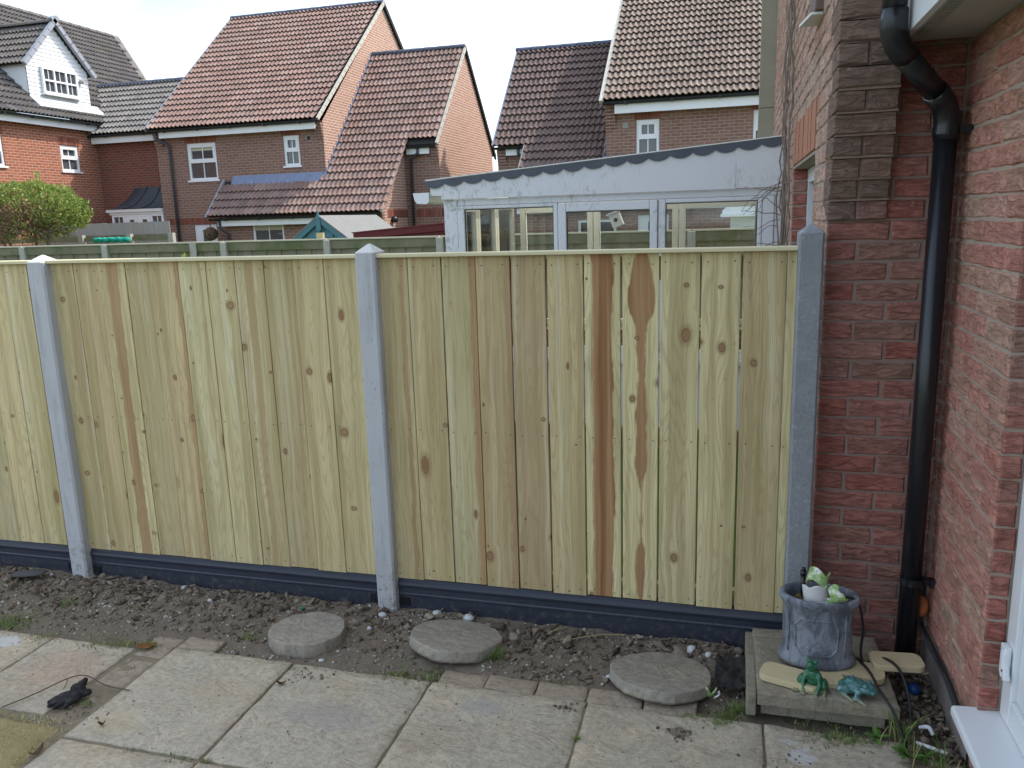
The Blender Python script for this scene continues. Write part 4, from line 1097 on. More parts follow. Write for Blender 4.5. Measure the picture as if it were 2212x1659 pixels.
# bare vine stems on the wall and over the conservatory corner
vine = thing('bare_vine', (XC, 5.9, 0), 'leafless brown climbing stems on the wall beside the white conservatory', 'vine')
plain('vine_bark', (.24, .19, .155), .95, .35, 30, .4)
for i in range(13):
    y = 5.35 + rng.gauss(0, .28); z0 = 1.0; zt = rng.uniform(1.9, 3.9) if i > 5 else 4.3
    path = []; zz = z0; xx = XC - .018 - .02 * rng.random()
    while zz < zt:
        path.append((xx + rng.uniform(-.012, .008), y, zz)); zz += rng.uniform(.05, .12); y += rng.gauss(0, .02)
        xx = min(XC - .008, max(XC - .06, xx + rng.gauss(0, .006)))
    n = len(path)
    if n > 3: obj('stem', MB().tube(path, [.0034 * (1 - .6 * k / n) * (1.7 if i < 5 else 1) for k in range(n)], 5).mesh('stem', True), 'vine_bark', vine)
for i in range(16):
    z = rng.uniform(1.35, 1.85); y = 5.6 + rng.uniform(-.1, .2); p_ = Vector((XC - .03, y, z)); path = [p_.copy()]
    d = Vector((-1, rng.uniform(-.3, .1), rng.uniform(-.3, .5)))
    for k in range(rng.randint(4, 9)):
        d += Vector((rng.uniform(-.3, .2), rng.uniform(-.3, .2), rng.uniform(-.6, .5))); d.normalize(); p_ = p_ + d * .035
        p_.y = min(p_.y, 5.86)
        path.append(p_.copy())
    obj('twig', MB().tube(path, [.0032 * (1 - .6 * k / len(path)) for k in range(len(path))], 5).mesh('twig', True), 'vine_bark', vine)

# ================================================================== FAR HOUSES
def wall_panel(mb, axis, c, u0, u1, z0, z1, holes=(), depth=.09, outward=-1):
    """flat wall at axis=c ('y': u is x, faces -Y; 'x': u is y, faces +X) with real openings and reveals"""
    def P(u, z, d=0.0):
        return (u, c + d, z) if axis == 'y' else (c - d, u, z)
    us = sorted({u0, u1, *[h[0] for h in holes], *[h[1] for h in holes]}); zs = sorted({z0, z1, *[h[2] for h in holes], *[h[3] for h in holes]})
    def quad(a, b, c_, d):
        mb.face([a, b, c_, d])
    for i in range(len(us) - 1):
        for k in range(len(zs) - 1):
            um, zm = (us[i] + us[i + 1]) / 2, (zs[k] + zs[k + 1]) / 2
            if any(h[0] < um < h[1] and h[2] < zm < h[3] for h in holes): continue
            quad(P(us[i], zs[k]), P(us[i + 1], zs[k]), P(us[i + 1], zs[k + 1]), P(us[i], zs[k + 1]))
    for (a, b, c_, d) in holes:
        quad(P(a, c_), P(a, d), P(a, d, depth), P(a, c_, depth)); quad(P(b, d), P(b, c_), P(b, c_, depth), P(b, d, depth))
        quad(P(a, d), P(b, d), P(b, d, depth), P(a, d, depth)); quad(P(b, c_), P(a, c_), P(a, c_, depth), P(b, c_, depth))

def window(house_, axis, c, u0, u1, z0, z1, style='sash', mat='white_upvc', depth=.06, blind=0.0, sill=True, name='window', glass='far_glass'):
    """frame + panes; built facing -Y and turned to face +X when axis is 'x'"""
    w, h = u1 - u0, z1 - z0; f = min(.06, w * .14)
    if axis == 'y': loc, rz = (u0, c + depth, z0), 0
    else: loc, rz = (c - depth, u0, z0), math.pi / 2
    root = MB(); root.box(0, w, -.035, .04, 0, f); root.box(0, w, -.035, .04, h - f, h)
    root.box(0, f, -.034, .04, f, h - f); root.box(w - f, w, -.034, .04, f, h - f)
    cells = []
    bars = MB()
    if style in ('sash', 'door2'):
        zm = h * .5; root.box(f, w - f, -.040, .04, zm - f * .5, zm + f * .6)
        for (a, b) in ((f, zm - f * .5), (zm + f * .6, h - f)):
            cells.append((f, w - f, a, b)); bars.box(w / 2 - .012, w / 2 + .012, -.012, .012, a, b)
        # the opening top light has its own thicker sash
        root.box(f, w - f, -.042, .03, h - f * 1.9, h - f); root.box(f, w - f, -.042, .03, zm + f * .6, zm + f * 1.3)
        root.box(f, f * 1.9, -.042, .03, zm + f * 1.3, h - f * 1.9); root.box(w - f * 1.9, w - f, -.042, .03, zm + f * 1.3, h - f * 1.9)
    elif style == 'wide':
        cells.append((f, w - f, f, h - f)); bars.box(w / 2 - .012, w / 2 + .012, -.012, .012, f, h - f)
    elif style == 'triple':
        zm = h * .5
        for q in (1, 2): root.box(w * q / 3 - f * .4, w * q / 3 + f * .4, -.04, .04, f, h - f)
        root.box(f, w - f, -.044, .04, zm - f * .4, zm + f * .4)
        for q in range(3):
            a = f if q == 0 else w * q / 3 + f * .4; b = w - f if q == 2 else w * (q + 1) / 3 - f * .4
            for (lo, hi) in ((f, zm - f * .4), (zm + f * .4, h - f)):
                cells.append((a, b, lo, hi)); bars.box((a + b) / 2 - .009, (a + b) / 2 + .009, -.012, .012, lo, hi)
    elif style == 'door':
        root.box(f, w * .34, -.03, .03, f, h - f); root.box(w * .72, w - f, -.03, .03, f, h - f); root.box(w * .34, w * .72, -.03, .03, h - f * 2.4, h - f); root.box(w * .34, w * .72, -.03, .03, f, h * .30)
        cells.append((w * .34, w * .72, h * .30, h - f * 2.4))
    elif style == 'single':
        cells.append((f, w - f, f, h - f))
    o = obj(name, root.mesh(name), mat, house_, loc, (0, 0, rz)); WORLD0[o.name] = Vector((0, 0, 0))
    for (a, b, lo, hi) in cells:
        obj('pane', MB().box(a, b, .004, .010, lo, hi).mesh('pane'), glass, o, local=True)
    for q in range(0, len(bars.v), 8):
        m_ = MB(); m_.add(bars.v[q:q + 8], [(0, 3, 2, 1), (4, 5, 6, 7), (0, 1, 5, 4), (1, 2, 6, 5), (2, 3, 7, 6), (3, 0, 4, 7)])
        obj('glazing_bar', m_.mesh('glazing_bar'), mat, o, local=True)
    if blind: obj('blind', MB().box(f, w - f, .0005, .0035, h - f - blind, h - f).mesh('blind'), 'blind', o, local=True)
    if sill: obj('sill', MB().box(-.04, w + .04, -.10, .03, -.045, -.001).mesh('sill'), mat, o, local=True)
    return o

TCACHE = {}
def tile_mesh(mat, length, w=.27, rolls=2, seed=0):
    key = (mat, round(length, 3), w, seed)
    if key in TCACHE: return TCACHE[key]
    r = random.Random(seed + 5); n = rolls * 5; prof = []
    for i in range(n + 1):
        u = i / 5.0 % 1.0
        hgt = .042 * max(0.0, math.sin(math.pi * min(1, u / .62))) ** .8 if u < .62 else -.004 * math.sin(math.pi * (u - .62) / .38)
        prof.append((w * i / n, hgt))
    V = []; F = []
    lift = .060
    for (x, h) in prof: V.append((x, 0, h + lift + r.uniform(-.0015, .0015)))      # tail, raised over the course below
    for (x, h) in prof: V.append((x, length, h + .004))
    for (x, h) in prof: V.append((x, .003, h + lift - .018))                     # lip
    m = n + 1
    for i in range(n):
        F.append((i, i + 1, m + i + 1, m + i)); F.append((2 * m + i, 2 * m + i + 1, i + 1, i))
    me = bpy.data.meshes.new('tile'); me.from_pydata(V, [], F); me.update(); me.materials.append(MATS[mat])
    TCACHE[key] = me
    me['pv'] = 1
    return me
def tile_geom(me):
    return [v.co.copy() for v in me.vertices], [tuple(p.vertices) for p in me.polygons]
def tile_roof(roof, origin, udir, sdir, width, slope, mat, budget, inside=None, gauge=.28, w=.27, seed=0, visible=None):
    """courses of roll tiles from the eave up; the largest in view are objects, the rest one joined part"""
    o = Vector(origin); u = Vector(udir).normalized(); s = Vector(sdir).normalized(); n = u.cross(s)
    rot = Matrix((u, s, n)).transposed()
    nc = int(round(width / w)); nr = int(math.ceil(slope / gauge - .02)); todo = []
    for k in range(nr):
        for c in range(nc):
            p_ = o + u * (c * w) + s * (k * gauge)
            mid = p_ + u * (w / 2) + s * (gauge / 2)
            if inside and not inside(mid): continue
            ln = min(gauge * 1.14, slope - k * gauge + .05)
            d = (mid - Vector((0, 0, CAM_H)))
            todo.append((d.length, p_, ln, rng.randrange(4)))
    todo.sort(key=lambda q: q[0])
    rest = MB()
    for i, (_, p_, ln, sd_) in enumerate(todo):
        me = tile_mesh(mat, ln, w, 2, sd_)
        jit = Matrix.Rotation(rng.gauss(0, .004), 3, 'Z') @ Matrix.Rotation(rng.gauss(0, .004), 3, 'Y')
        m3 = rot @ jit
        if i < budget[0]:
            ob = obj('tile', me, None, roof, p_); ob.rotation_euler = m3.to_euler()
        else:
            V, F = tile_geom(me)
            rest.add([m3 @ v + p_ for v in V], F, rng.uniform(.01, .99))
    budget[0] = max(0, budget[0] - len(todo))
    if rest.v:
        tag(obj('tile_courses', rest.mesh('tile_courses', uv=False), mat, roof), kind='stuff')
def ridge(roof, a, b, mat='ridge_blue', step=.42, r=.11):
    a, b = Vector(a), Vector(b); L = (b - a).length; n = max(1, int(round(L / step))); d = (b - a) / n
    u = d.normalized(); side = u.cross(Vector((0, 0, 1))).normalized()
    for i in range(n):
        mb = MB(); p0 = a + d * i; path = []
        V = []; F = []; m = 7
        for (q, rr) in ((0, r + .010), (.96, r + .002)):
            for k in range(m):
                an = math.pi * (k / (m - 1)); V.append(p0 + d * q + side * math.cos(an) * rr + Vector((0, 0, 1)) * (math.sin(an) * rr * .9 - .045))
        for k in range(m - 1): F.append((k, k + 1, m + k + 1, m + k))
        F.append(tuple(reversed(range(m)))); F.append(tuple(range(m, 2 * m)))
        mb.add(V, F); obj('ridge_tile', mb.mesh('ridge_tile', uv=False), mat, roof)
def verge(roof, a, b, side, mat, gauge=.28, wd=.05, ht=.09):
    """stepped verge units along a gable edge from eave a to ridge b"""
    a, b = Vector(a), Vector(b); s = (b - a).normalized(); L = (b - a).length; u = Vector(side); n = u.cross(s) if u.cross(s).z > 0 else s.cross(u)
    n = n.normalized(); k = 0
    while k * gauge < L - .05:
        c = a + s * ((k + .5) * gauge) + n * .005 - s * .01
        obj('verge_unit', MB().obox(c + n * .012, u * wd / 2, s * gauge * .53, n * ht / 2 + s * -.012).mesh('verge_unit'), mat, roof); k += 1
def half_gutter(house_, a, b, mat='gutter_black', r=.06, brackets=True):
    a, b = Vector(a), Vector(b); d = (b - a).normalized(); sd_ = d.cross(Vector((0, 0, 1))).normalized(); mb = MB(); V = []; F = []; m = 7
    for p_ in (a, b):
        for rr in (r, r - .008):
            for k in range(m):
                an = math.pi * k / (m - 1); V.append(p_ + sd_ * math.cos(an) * rr - Vector((0, 0, 1)) * math.sin(an) * rr)
    for k in range(m - 1):
        F += [(k, k + 1, 2 * m + k + 1, 2 * m + k), (m + k + 1, m + k, 3 * m + k, 3 * m + k + 1)]
    F += [tuple(range(m)), tuple(reversed(range(2 * m, 3 * m)))]
    mb.add(V, F)
    L = (b - a).length; n = int(L / .9)
    for i in range(n):
        c = a + d * (L * (i + .5) / n); mb.obox(c - Vector((0, 0, r * .6)), d * .02, sd_ * (r + .008), Vector((0, 0, r * .55)))
    return obj('gutter', mb.mesh('gutter', uv=False), mat, house_)
def soldiers(house_, axis, c, u0, u1, z0, z1, proud=.008, w=.07):
    mb = MB(); n = int((u1 - u0) / w)
    for i in range(n):
        a = u0 + (u1 - u0) * i / n + .005; b = u0 + (u1 - u0) * (i + 1) / n - .005
        if axis == 'y': mb.box(a, b, c - proud, c + .06, z0, z1, rng.uniform(.01, .99))
        else: mb.box(c - .06, c + proud, a, b, z0, z1, rng.uniform(.01, .99))
    return tag(obj('soldier_course', mb.mesh('soldier_course', uv=False), 'soldier_brick', house_), kind='stuff')
def corbel(house_, x0, x1, y, ztop, n=6, out=.022, mat='house_brick', ch=.0715):
    for i in range(n):
        o_ = out * (n - i)
        obj('corbel_course', MB().box(x0, x1, y - o_, y + .01, ztop - ch * (i + 1) + .008, ztop - ch * i).mesh('corbel_course'), mat, house_)
def sl(p): return (math.cos(R(p)), math.sin(R(p)))

# ------------------------------------------------------------------ house with the wing (centre)
H1 = thing('brick_house', (-12, 22, 0), 'brown brick house with steep red tiled roof and tiled side wing, centre left', 'house', 'brick houses behind the gardens')
Y1, XG, XL1 = 20.0, -10.54, -15.72
ZE, PM = 4.30, 39.5
YRG, ZRG = 24.36, 8.12
mb = MB()
win1 = (-14.75, -13.83, 2.93, 3.92); win2 = (-11.74, -11.27, 3.19, 3.97); dr1 = (-14.77, -14.05, 0.0, 1.72)
wall_panel(mb, 'y', Y1, XL1, XG, 0, ZE, [win1, win2, dr1])
mb.face([(XL1, 28.7, 0), (XL1, Y1, 0), (XL1, Y1, ZE), (XL1, YRG, ZRG), (XL1, 28.7, ZE)])
mb.face([(XG, 28.7, 0), (XL1, 28.7, 0), (XL1, 28.7, ZE), (XG, 28.7, ZE)])
obj('wall', mb.mesh('wall'), 'house_brick', H1)
mb = MB(); mb.face([(XG, Y1, 0), (XG, 28.7, 0), (XG, 28.7, ZE), (XG, YRG, ZRG - .05), (XG, Y1, ZE)])
obj('gable_wall', mb.mesh('gable_wall'), 'house_brick_lit', H1)
c_, s_ = sl(PM)
rf = obj('roof', MB().prism([(XL1 - .02, Y1 - .28, ZE - .005), (XL1 - .02, YRG, ZRG), (XL1 - .02, 28.98, ZE - .005), (XL1 - .02, 28.98, ZE - .06), (XL1 - .02, YRG, ZRG - .055), (XL1 - .02, Y1 - .28, ZE - .06)][::-1], (XG - XL1 + .04, 0, 0)).mesh('roof'), 'underlay', H1)
bud1 = [300]
slope1 = (YRG - (Y1 - .30)) / c_
tile_roof(rf, (XL1 - .02, Y1 - .32, ZE), (1, 0, 0), (0, c_, s_), XG - XL1 + .06, slope1, 'tile_red', [170])
ridge(rf, (XL1 - .05, YRG, ZRG + .06), (XG + .05, YRG, ZRG + .06))
verge(rf, (XG + .05, Y1 - .32, ZE), (XG + .05, YRG, ZRG), (1, 0, 0), 'verge_cream')
verge(rf, (XL1 - .05, Y1 - .32, ZE), (XL1 - .05, YRG, ZRG), (1, 0, 0), 'verge_grey')
obj('back_slope', MB().prism([(XL1 - .05, YRG, ZRG + .02), (XL1 - .05, 29.0, ZE + .02), (XL1 - .05, 29.0, ZE + .06), (XL1 - .05, YRG, ZRG + .06)], (XG - XL1 + .10, 0, 0)).mesh('back_slope'), 'tile_red', rf)
obj('barge_board', MB().prism([(XG + .02, YRG, ZRG + .05), (XG + .02, 29.0, ZE + .05), (XG + .02, 29.0, ZE - .10), (XG + .02, YRG, ZRG - .10)], (.06, 0, 0)).mesh('barge_board'), 'underlay', rf)
obj('fascia', MB().box(XL1 + .30, XG - .10, Y1 - .245, Y1 - .215, 4.075, 4.275).mesh('fascia'), 'white_upvc', H1)
obj('soffit', MB().box(XL1 + .30, XG - .10, Y1 - .20, Y1 - .001, 4.15, 4.165).mesh('soffit'), 'white_upvc', H1)
half_gutter(H1, (XL1, Y1 - .30, ZE - .015), (XG - .0, Y1 - .30, ZE - .015))
corbel(H1, XG - .22, XG, Y1, ZE - .06); corbel(H1, XL1, XL1 + .24, Y1, ZE - .06)
soldiers(H1, 'y', Y1, -14.80, -13.78, 3.93, 4.13); soldiers(H1, 'y', Y1, -11.80, -11.22, 3.985, 4.14); soldiers(H1, 'y', Y1, -15.6, -13.6, 1.735, 1.91)
window(H1, 'y', Y1, *win1, blind=.14); window(H1, 'y', Y1, *win2)
window(H1, 'y', Y1, *dr1, style='door', sill=False, name='door')
obj('vent', MB().box(-11.03, -10.90, Y1 - .015, Y1 + .01, 3.80, 3.94).mesh('vent'), 'soffit_grey', H1)
obj('vent_grille', MB().box(-11.01, -10.92, Y1 - .022, Y1 - .015, 3.82, 3.92).mesh('vent_grille'), 'dark_room', H1)
obj('downpipe', MB().tube([(-15.52, Y1 - .26, 4.27), (-15.50, Y1 - .24, 4.05), (-15.27, Y1 - .09, 3.92), (-15.25, Y1 - .08, 3.7), (-15.25, Y1 - .08, .1)], .04, 10).mesh('downpipe', True), 'grey_pipe', H1)
# wing: roof runs down over the lean-to
PW = 46.5; cw, sw = sl(PW); TW = math.tan(R(PW))
XW = -7.68; YWR, ZWR = 23.42, 6.46
def zw(y): return 2.86 + TW * (y - 20.0)
YLO, YMI = 19.08, 20.72
zlo, zmi = zw(YLO), zw(YMI)
YWB = 2 * YWR - YMI
mb = MB()
mb.face([(XW, YMI + .2, 0), (XW, YWB - .2, 0), (XW, YWB - .2, zmi + .2), (XW, YWR, ZWR - .05), (XW, YMI + .2, zmi + .2)])
obj('gable_wall', mb.mesh('gable_wall'), 'house_brick_lit', H1)
mb = MB(); wall_panel(mb, 'y', YMI + .2, -8.66, XW, 0, zmi + .2)
lw = (-12.50, -11.56, .9, 1.70)
wall_panel(mb, 'y', YLO + .28, -13.3, -8.66, 0, zlo + .26, [lw])
obj('wall', mb.mesh('wall'), 'house_brick', H1)
mb = MB(); mb.face([(-8.66, YLO + .28, 0), (-8.66, YMI + .2, 0), (-8.66, YMI + .2, zmi + .18), (-8.66, YLO + .28, zlo + .26)])
obj('side_wall', mb.mesh('side_wall'), 'house_brick_lit', H1)
mb = MB(); mb.face([(-13.3, Y1, 0), (-13.3, YLO + .28, 0), (-13.3, YLO + .28, zlo + .26), (-13.3, Y1, zw(Y1) - .02)])
obj('side_wall', mb.mesh('side_wall'), 'house_brick', H1)
mb = MB()
mb.face([(-13.62, YLO, zlo), (-8.60, YLO, zlo), (-8.60, YMI, zmi), (-8.60, Y1, zw(Y1)), (-13.62, Y1, zw(Y1))])
mb.face([(XG, Y1, zw(Y1)), (-8.60, Y1, zw(Y1)), (-8.60, YMI, zmi), (XW, YMI, zmi), (XW, YWR, ZWR), (XG, YWR, ZWR)])
mb.face([(XG, YWR, ZWR), (XW, YWR, ZWR), (XW, YWB, zmi), (XG, YWB, zmi)])
rw = obj('wing_roof', mb.mesh('wing_roof'), 'underlay', H1)
def in_wing(p):
    if p.x < XG: return p.y < Y1 - .10
    if p.x > -8.62: return p.y > YMI
    return True
tile_roof(rw, (-13.62, YLO - .03, zlo + .01), (1, 0, 0), (0, cw, sw), XW + 13.62 + .02, (YWR - YLO) / cw, 'tile_red', [150], in_wing, gauge=.285)
ridge(rw, (XG, YWR, ZWR + .06), (XW + .05, YWR, ZWR + .06))
verge(rw, (XW + .04, YMI - .03, zmi), (XW + .04, YWR, ZWR), (1, 0, 0), 'verge_cream')
verge(rw, (-8.58, YLO - .03, zlo), (-8.58, YMI, zmi), (1, 0, 0), 'verge_cream')
verge(rw, (-13.65, YLO - .03, zlo), (-13.65, Y1 - .05, zw(Y1 - .05)), (1, 0, 0), 'verge_grey')
obj('barge_board', MB().prism([(XW + .01, YWR, ZWR + .05), (XW + .01, YWB, zmi + .05), (XW + .01, YWB, zmi - .10), (XW + .01, YWR, ZWR - .10)], (.06, 0, 0)).mesh('barge_board'), 'underlay', rw)
# lead flashings: stepped up the gable, apron along the front wall
mb = MB(); dy = .17; y = Y1
while y < YWR - .05:
    z0 = zw(y); mb.box(XG - .004, XG + .014, y, y + dy, z0 + .02, z0 + .26); y += dy
obj('step_flashing', mb.mesh('step_flashing'), 'lead', H1)
obj('soaker', MB().obox((XG + .06, (Y1 + YWR) / 2, zw((Y1 + YWR) / 2) + .075), (.06, 0, 0), (0, cw * 2.42, sw * 2.42), (0, -sw * .012, cw * .012)).mesh('soaker'), 'verge_grey', H1)
mb = MB(); nfl = 26
for i in range(nfl):
    a = -13.36 + (XG + 13.40) * i / nfl; b = -13.36 + (XG + 13.40) * (i + 1) / nfl
    mb.add([(a, Y1 - .004, zw(Y1) + .14), (b, Y1 - .004, zw(Y1) + .14), (b, Y1 - .17, zw(Y1 - .17) + .05), ((a + b) / 2, Y1 - .18, zw(Y1 - .18) + .085), (a, Y1 - .17, zw(Y1 - .17) + .05)], [(0, 4, 3, 2, 1)])
obj('apron_flashing', mb.mesh('apron_flashing'), 'lead', H1)
obj('fascia', MB().box(-13.40, -8.95, YLO + .06, YLO + .09, zlo - .235, zlo - .04).mesh('fascia'), 'white_upvc', H1)
half_gutter(H1, (-13.6, YLO + .0, zlo - .03), (-8.66, YLO + .0, zlo - .03))
obj('fascia', MB().box(-8.55, -7.90, YMI + .06, YMI + .09, zmi - .235, zmi - .03).mesh('fascia'), 'white_upvc', H1)
half_gutter(H1, (-8.56, YMI, zmi - .03), (XW, YMI, zmi - .03))
corbel(H1, XW - .21, XW, YMI + .2, zmi - .03); corbel(H1, -8.88, -8.66, YLO + .28, zlo - .03)
obj('downpipe', MB().tube([(-8.22, YMI + .02, zmi - .05), (-8.22, YMI + .03, zmi - .22), (-8.46, YMI + .12, zmi - .36), (-8.47, YMI + .12, .1)], .04, 10).mesh('downpipe', True), 'grey_pipe', H1)
obj('downpipe', MB().tube([(-13.34, YLO + .04, zlo - .06), (-13.32, YLO + .06, zlo - .30), (-13.20, YLO + .2, zlo - .45), (-13.19, YLO + .2, .1)], .04, 10).mesh('downpipe', True), 'grey_pipe', H1)
window(H1, 'y', YLO + .28, *lw, style='wide', blind=.12)
soldiers(H1, 'y', YMI + .2, -8.4, XW - .02, 1.75, 1.95); soldiers(H1, 'x', -8.66, YLO + .5, YMI + .2, 1.75, 1.95); soldiers(H1, 'x', XW, YMI + .22, YMI + 3.5, 1.75, 1.95)
mb = MB(); mb.lathe([(.02, 0), (.09, .02), (.10, .10), (.05, .16)], 12, (-8.60, 19.85, 1.62)); mb.tube([(-8.66, 19.85, 1.74), (-8.56, 19.85, 1.74)], .02, 6)
obj('flood_light', mb.mesh('flood_light', True), 'gutter_black', H1)

# ------------------------------------------------------------------ link block and the house with the dormer (left)
LK = thing('link_building', (-17, 22, 0), 'low dark brick link block with grey tiled roof left of the brown house', 'building')
YL = 20.7; ZL = 4.36
mb = MB(); wall_panel(mb, 'y', YL, -18.34, XL1 - .002, 0, ZL)
obj('wall', mb.mesh('wall'), 'dark_red_brick', LK)
cl_, sl_ = sl(40); zr = ZL + (22.4 - YL + .3) * math.tan(R(40))
rl = obj('roof', MB().prism([(-19.6, YL - .28, ZL - .0), (-19.6, 22.4, zr - .03), (-19.6, 24.4, ZL), (-19.6, 24.4, ZL - .1), (-19.6, 22.4, zr - .1), (-19.6, YL - .28, ZL - .06)][::-1], (3.86, 0, 0)).mesh('roof'), 'underlay', LK)
tile_roof(rl, (-18.72, YL - .32, ZL + .0), (1, 0, 0), (0, cl_, sl_), 2.97, (22.4 - YL + .32) / cl_, 'tile_grey', [200], lambda p: p.x > -18.75 - (p.y - YL) * .5 and p.x < XL1 - .02 and not (p.x < -18.5 and p.y < 20.6))
tile_roof(rl, (-19.53, YL + .75, ZL + 1.07 * math.tan(R(40)) + .0), (1, 0, 0), (0, cl_, sl_), .81, (22.4 - YL - .75) / cl_, 'tile_grey', [100], lambda p: p.x > -18.75 - (p.y - YL) * .5)
ridge(rl, (-19.45, 22.4, zr + .05), (XL1 - .03, 22.4, zr + .05))
verge(rl, (-18.78, YL - .3, ZL + .02), (-19.5, 22.4, zr), (1, 0, 0), 'verge_grey', wd=.12, ht=.06)
obj('fascia', MB().box(-18.30, XL1 + .02, YL - .245, YL - .215, ZL - .235, ZL - .03).mesh('fascia'), 'white_upvc', LK)
half_gutter(LK, (-18.4, YL - .30, ZL - .01), (XL1 - .05, YL - .30, ZL - .01))
# bay with a swept lead roof
BW = thing('bay_window', (-16.7, 20.2, 0), 'white glazed bay with swept dark lead roof at the link block', 'bay window')
bx0, bx1, by = -17.50, XL1 - .03, 20.02
mb = MB(); nS = 10; prof = []
for i in range(nS + 1):
    q = i / nS; prof.append((q, 2.23 + .62 * (q ** 2.1)))            # bell-cast curve from eave to wall
V = []; F = []
for (q, z) in prof:
    y = (by - .14) + (YL - by + .13) * q; xl = (bx0 - .15) + .48 * q ** .8; xr = bx1 + .0 - .06 * q
    V += [(xl, y, z), (xl + .001 + (xr - xl) * .33, y, z + .004), (xl + (xr - xl) * .66, y, z + .004), (xr, y, z)]
for i in range(nS):
    for k in range(3): F.append((4 * i + k, 4 * i + k + 1, 4 * i + 5 + k, 4 * i + 4 + k))
for i in range(nS): F.append((4 * i, 4 * i + 4, len(V) + i + 1, len(V) + i))
for i in range(nS + 1): V.append(((bx0 - .15) + .48 * prof[i][0] ** .8, YL - .002, prof[i][1] - .001))
mb.add(V, F)
lr = obj('lead_roof', mb.mesh('lead_roof', True), 'lead_dark', BW)
for fr_ in (.33, .66):
    pth = []
    for (q, z) in prof:
        y = (by - .14) + (YL - by + .13) * q; xl = (bx0 - .15) + .48 * q ** .8; xr = bx1 - .06 * q
        pth.append((xl + (xr - xl) * fr_, y, z + .012))
    obj('lead_roll', MB().tube(pth, .014, 6).mesh('lead_roll', True), 'gutter_black', lr)
obj('cornice', MB().box(bx0 - .12, bx1, by - .11, YL - .004, 2.14, 2.22).box(bx0 - .06, bx1, by - .05, YL - .004, 2.07, 2.139).mesh('cornice'), 'white_upvc', BW)
nb = 4
for i in range(nb):
    a = bx0 + (bx1 - bx0) * i / nb; b = bx0 + (bx1 - bx0) * (i + 1) / nb
    window(BW, 'y', by - .06, a + .004, b - .004, .4, 2.065, style='door' if i in (1, 2) else 'wide', sill=False, glass='far_glass')
obj('base', MB().box(bx0, bx1, by, YL - .004, 0, .4).mesh('base'), 'dark_red_brick', BW)
obj('back', MB().box(bx0 + .01, bx1, YL - .05, YL - .004, .4, 2.07).mesh('back'), 'dark_room', BW)

H0 = thing('brick_house', (-21, 20, 0), 'red brick house with brown roof and white boarded dormer, far left', 'house', 'brick houses behind the gardens')
X0 = -18.34; ZE0 = 4.72; P0 = 42; c0, s0 = sl(P0); T0 = math.tan(R(P0)); XE0 = -18.10
XR0, ZR0 = -22.40, ZE0 + (22.40 - 18.10) * T0
wA = (19.29, 19.96, 3.32, 4.03); wB = (16.55, 17.42, 3.35, 4.15)
mb = MB(); wall_panel(mb, 'x', X0, 12.0, 26.0, 0, ZE0 - .05, [wA, wB])
obj('wall', mb.mesh('wall'), 'old_red_brick', H0)
window(H0, 'x', X0, *wA); window(H0, 'x', X0, *wB)
soldiers(H0, 'x', X0, 19.24, 20.01, 4.045, 4.24); soldiers(H0, 'x', X0, 16.5, 17.47, 4.165, 4.36)
mb = MB(); mb.face([(XE0, 12, ZE0), (XE0, 24.0, ZE0), (XR0, 26.75, ZR0), (XR0, 12, ZR0)]); mb.face([(XR0, 12, ZR0), (XR0, 26.75, ZR0), (XR0 - 4.3, 24.0, ZE0), (XR0 - 4.3, 12, ZE0)])
r0_ = obj('roof', mb.mesh('roof'), 'underlay', H0)
XDm = -18.63; DY0, DY1, DYA = 18.80, 20.98, 19.86; DZB, DZS, DZA = 5.25, 6.22, 7.32
def on_roof0(p):
    if p.y > 26.80 - (p.x - XR0) * .65: return False
    if DY0 + .02 < p.y < DY1 - .02 and p.x < XDm + .02 and p.z < DZS + .5: return False
    if p.x < XDm and abs(p.y - DYA) < (DZA - max(DZS, p.z)) / 1.02 and p.z < DZA - .1: return False
    return True
tile_roof(r0_, (XE0 + .05, 16.2, ZE0 - .02), (0, 1, 0), (-c0, 0, s0), 10.6, (XE0 - XR0) / c0 + .06, 'tile_slate', [300], on_roof0, gauge=.285, w=.27)
ridge(r0_, (XR0, 16.0, ZR0 + .06), (XR0, 26.75, ZR0 + .06), 'tile_slate')
verge(r0_, (XE0 - 1.2, 26.93 - 3.1 * .65, ZE0 + 1.2 * T0), (XR0, 26.93, ZR0), (0, 1, 0), 'tile_slate', wd=.30, ht=.10)
obj('fascia', MB().box(X0 + .19, X0 + .215, 12, 20.62, ZE0 - .25, ZE0 - .04).box(X0 + .001, X0 + .19, 12, 20.62, ZE0 - .19, ZE0 - .175).mesh('fascia'), 'white_upvc', H0)
half_gutter(H0, (XE0 + .06, 12, ZE0 - .03), (XE0 + .06, 20.64, ZE0 - .03), 'gutter_black')
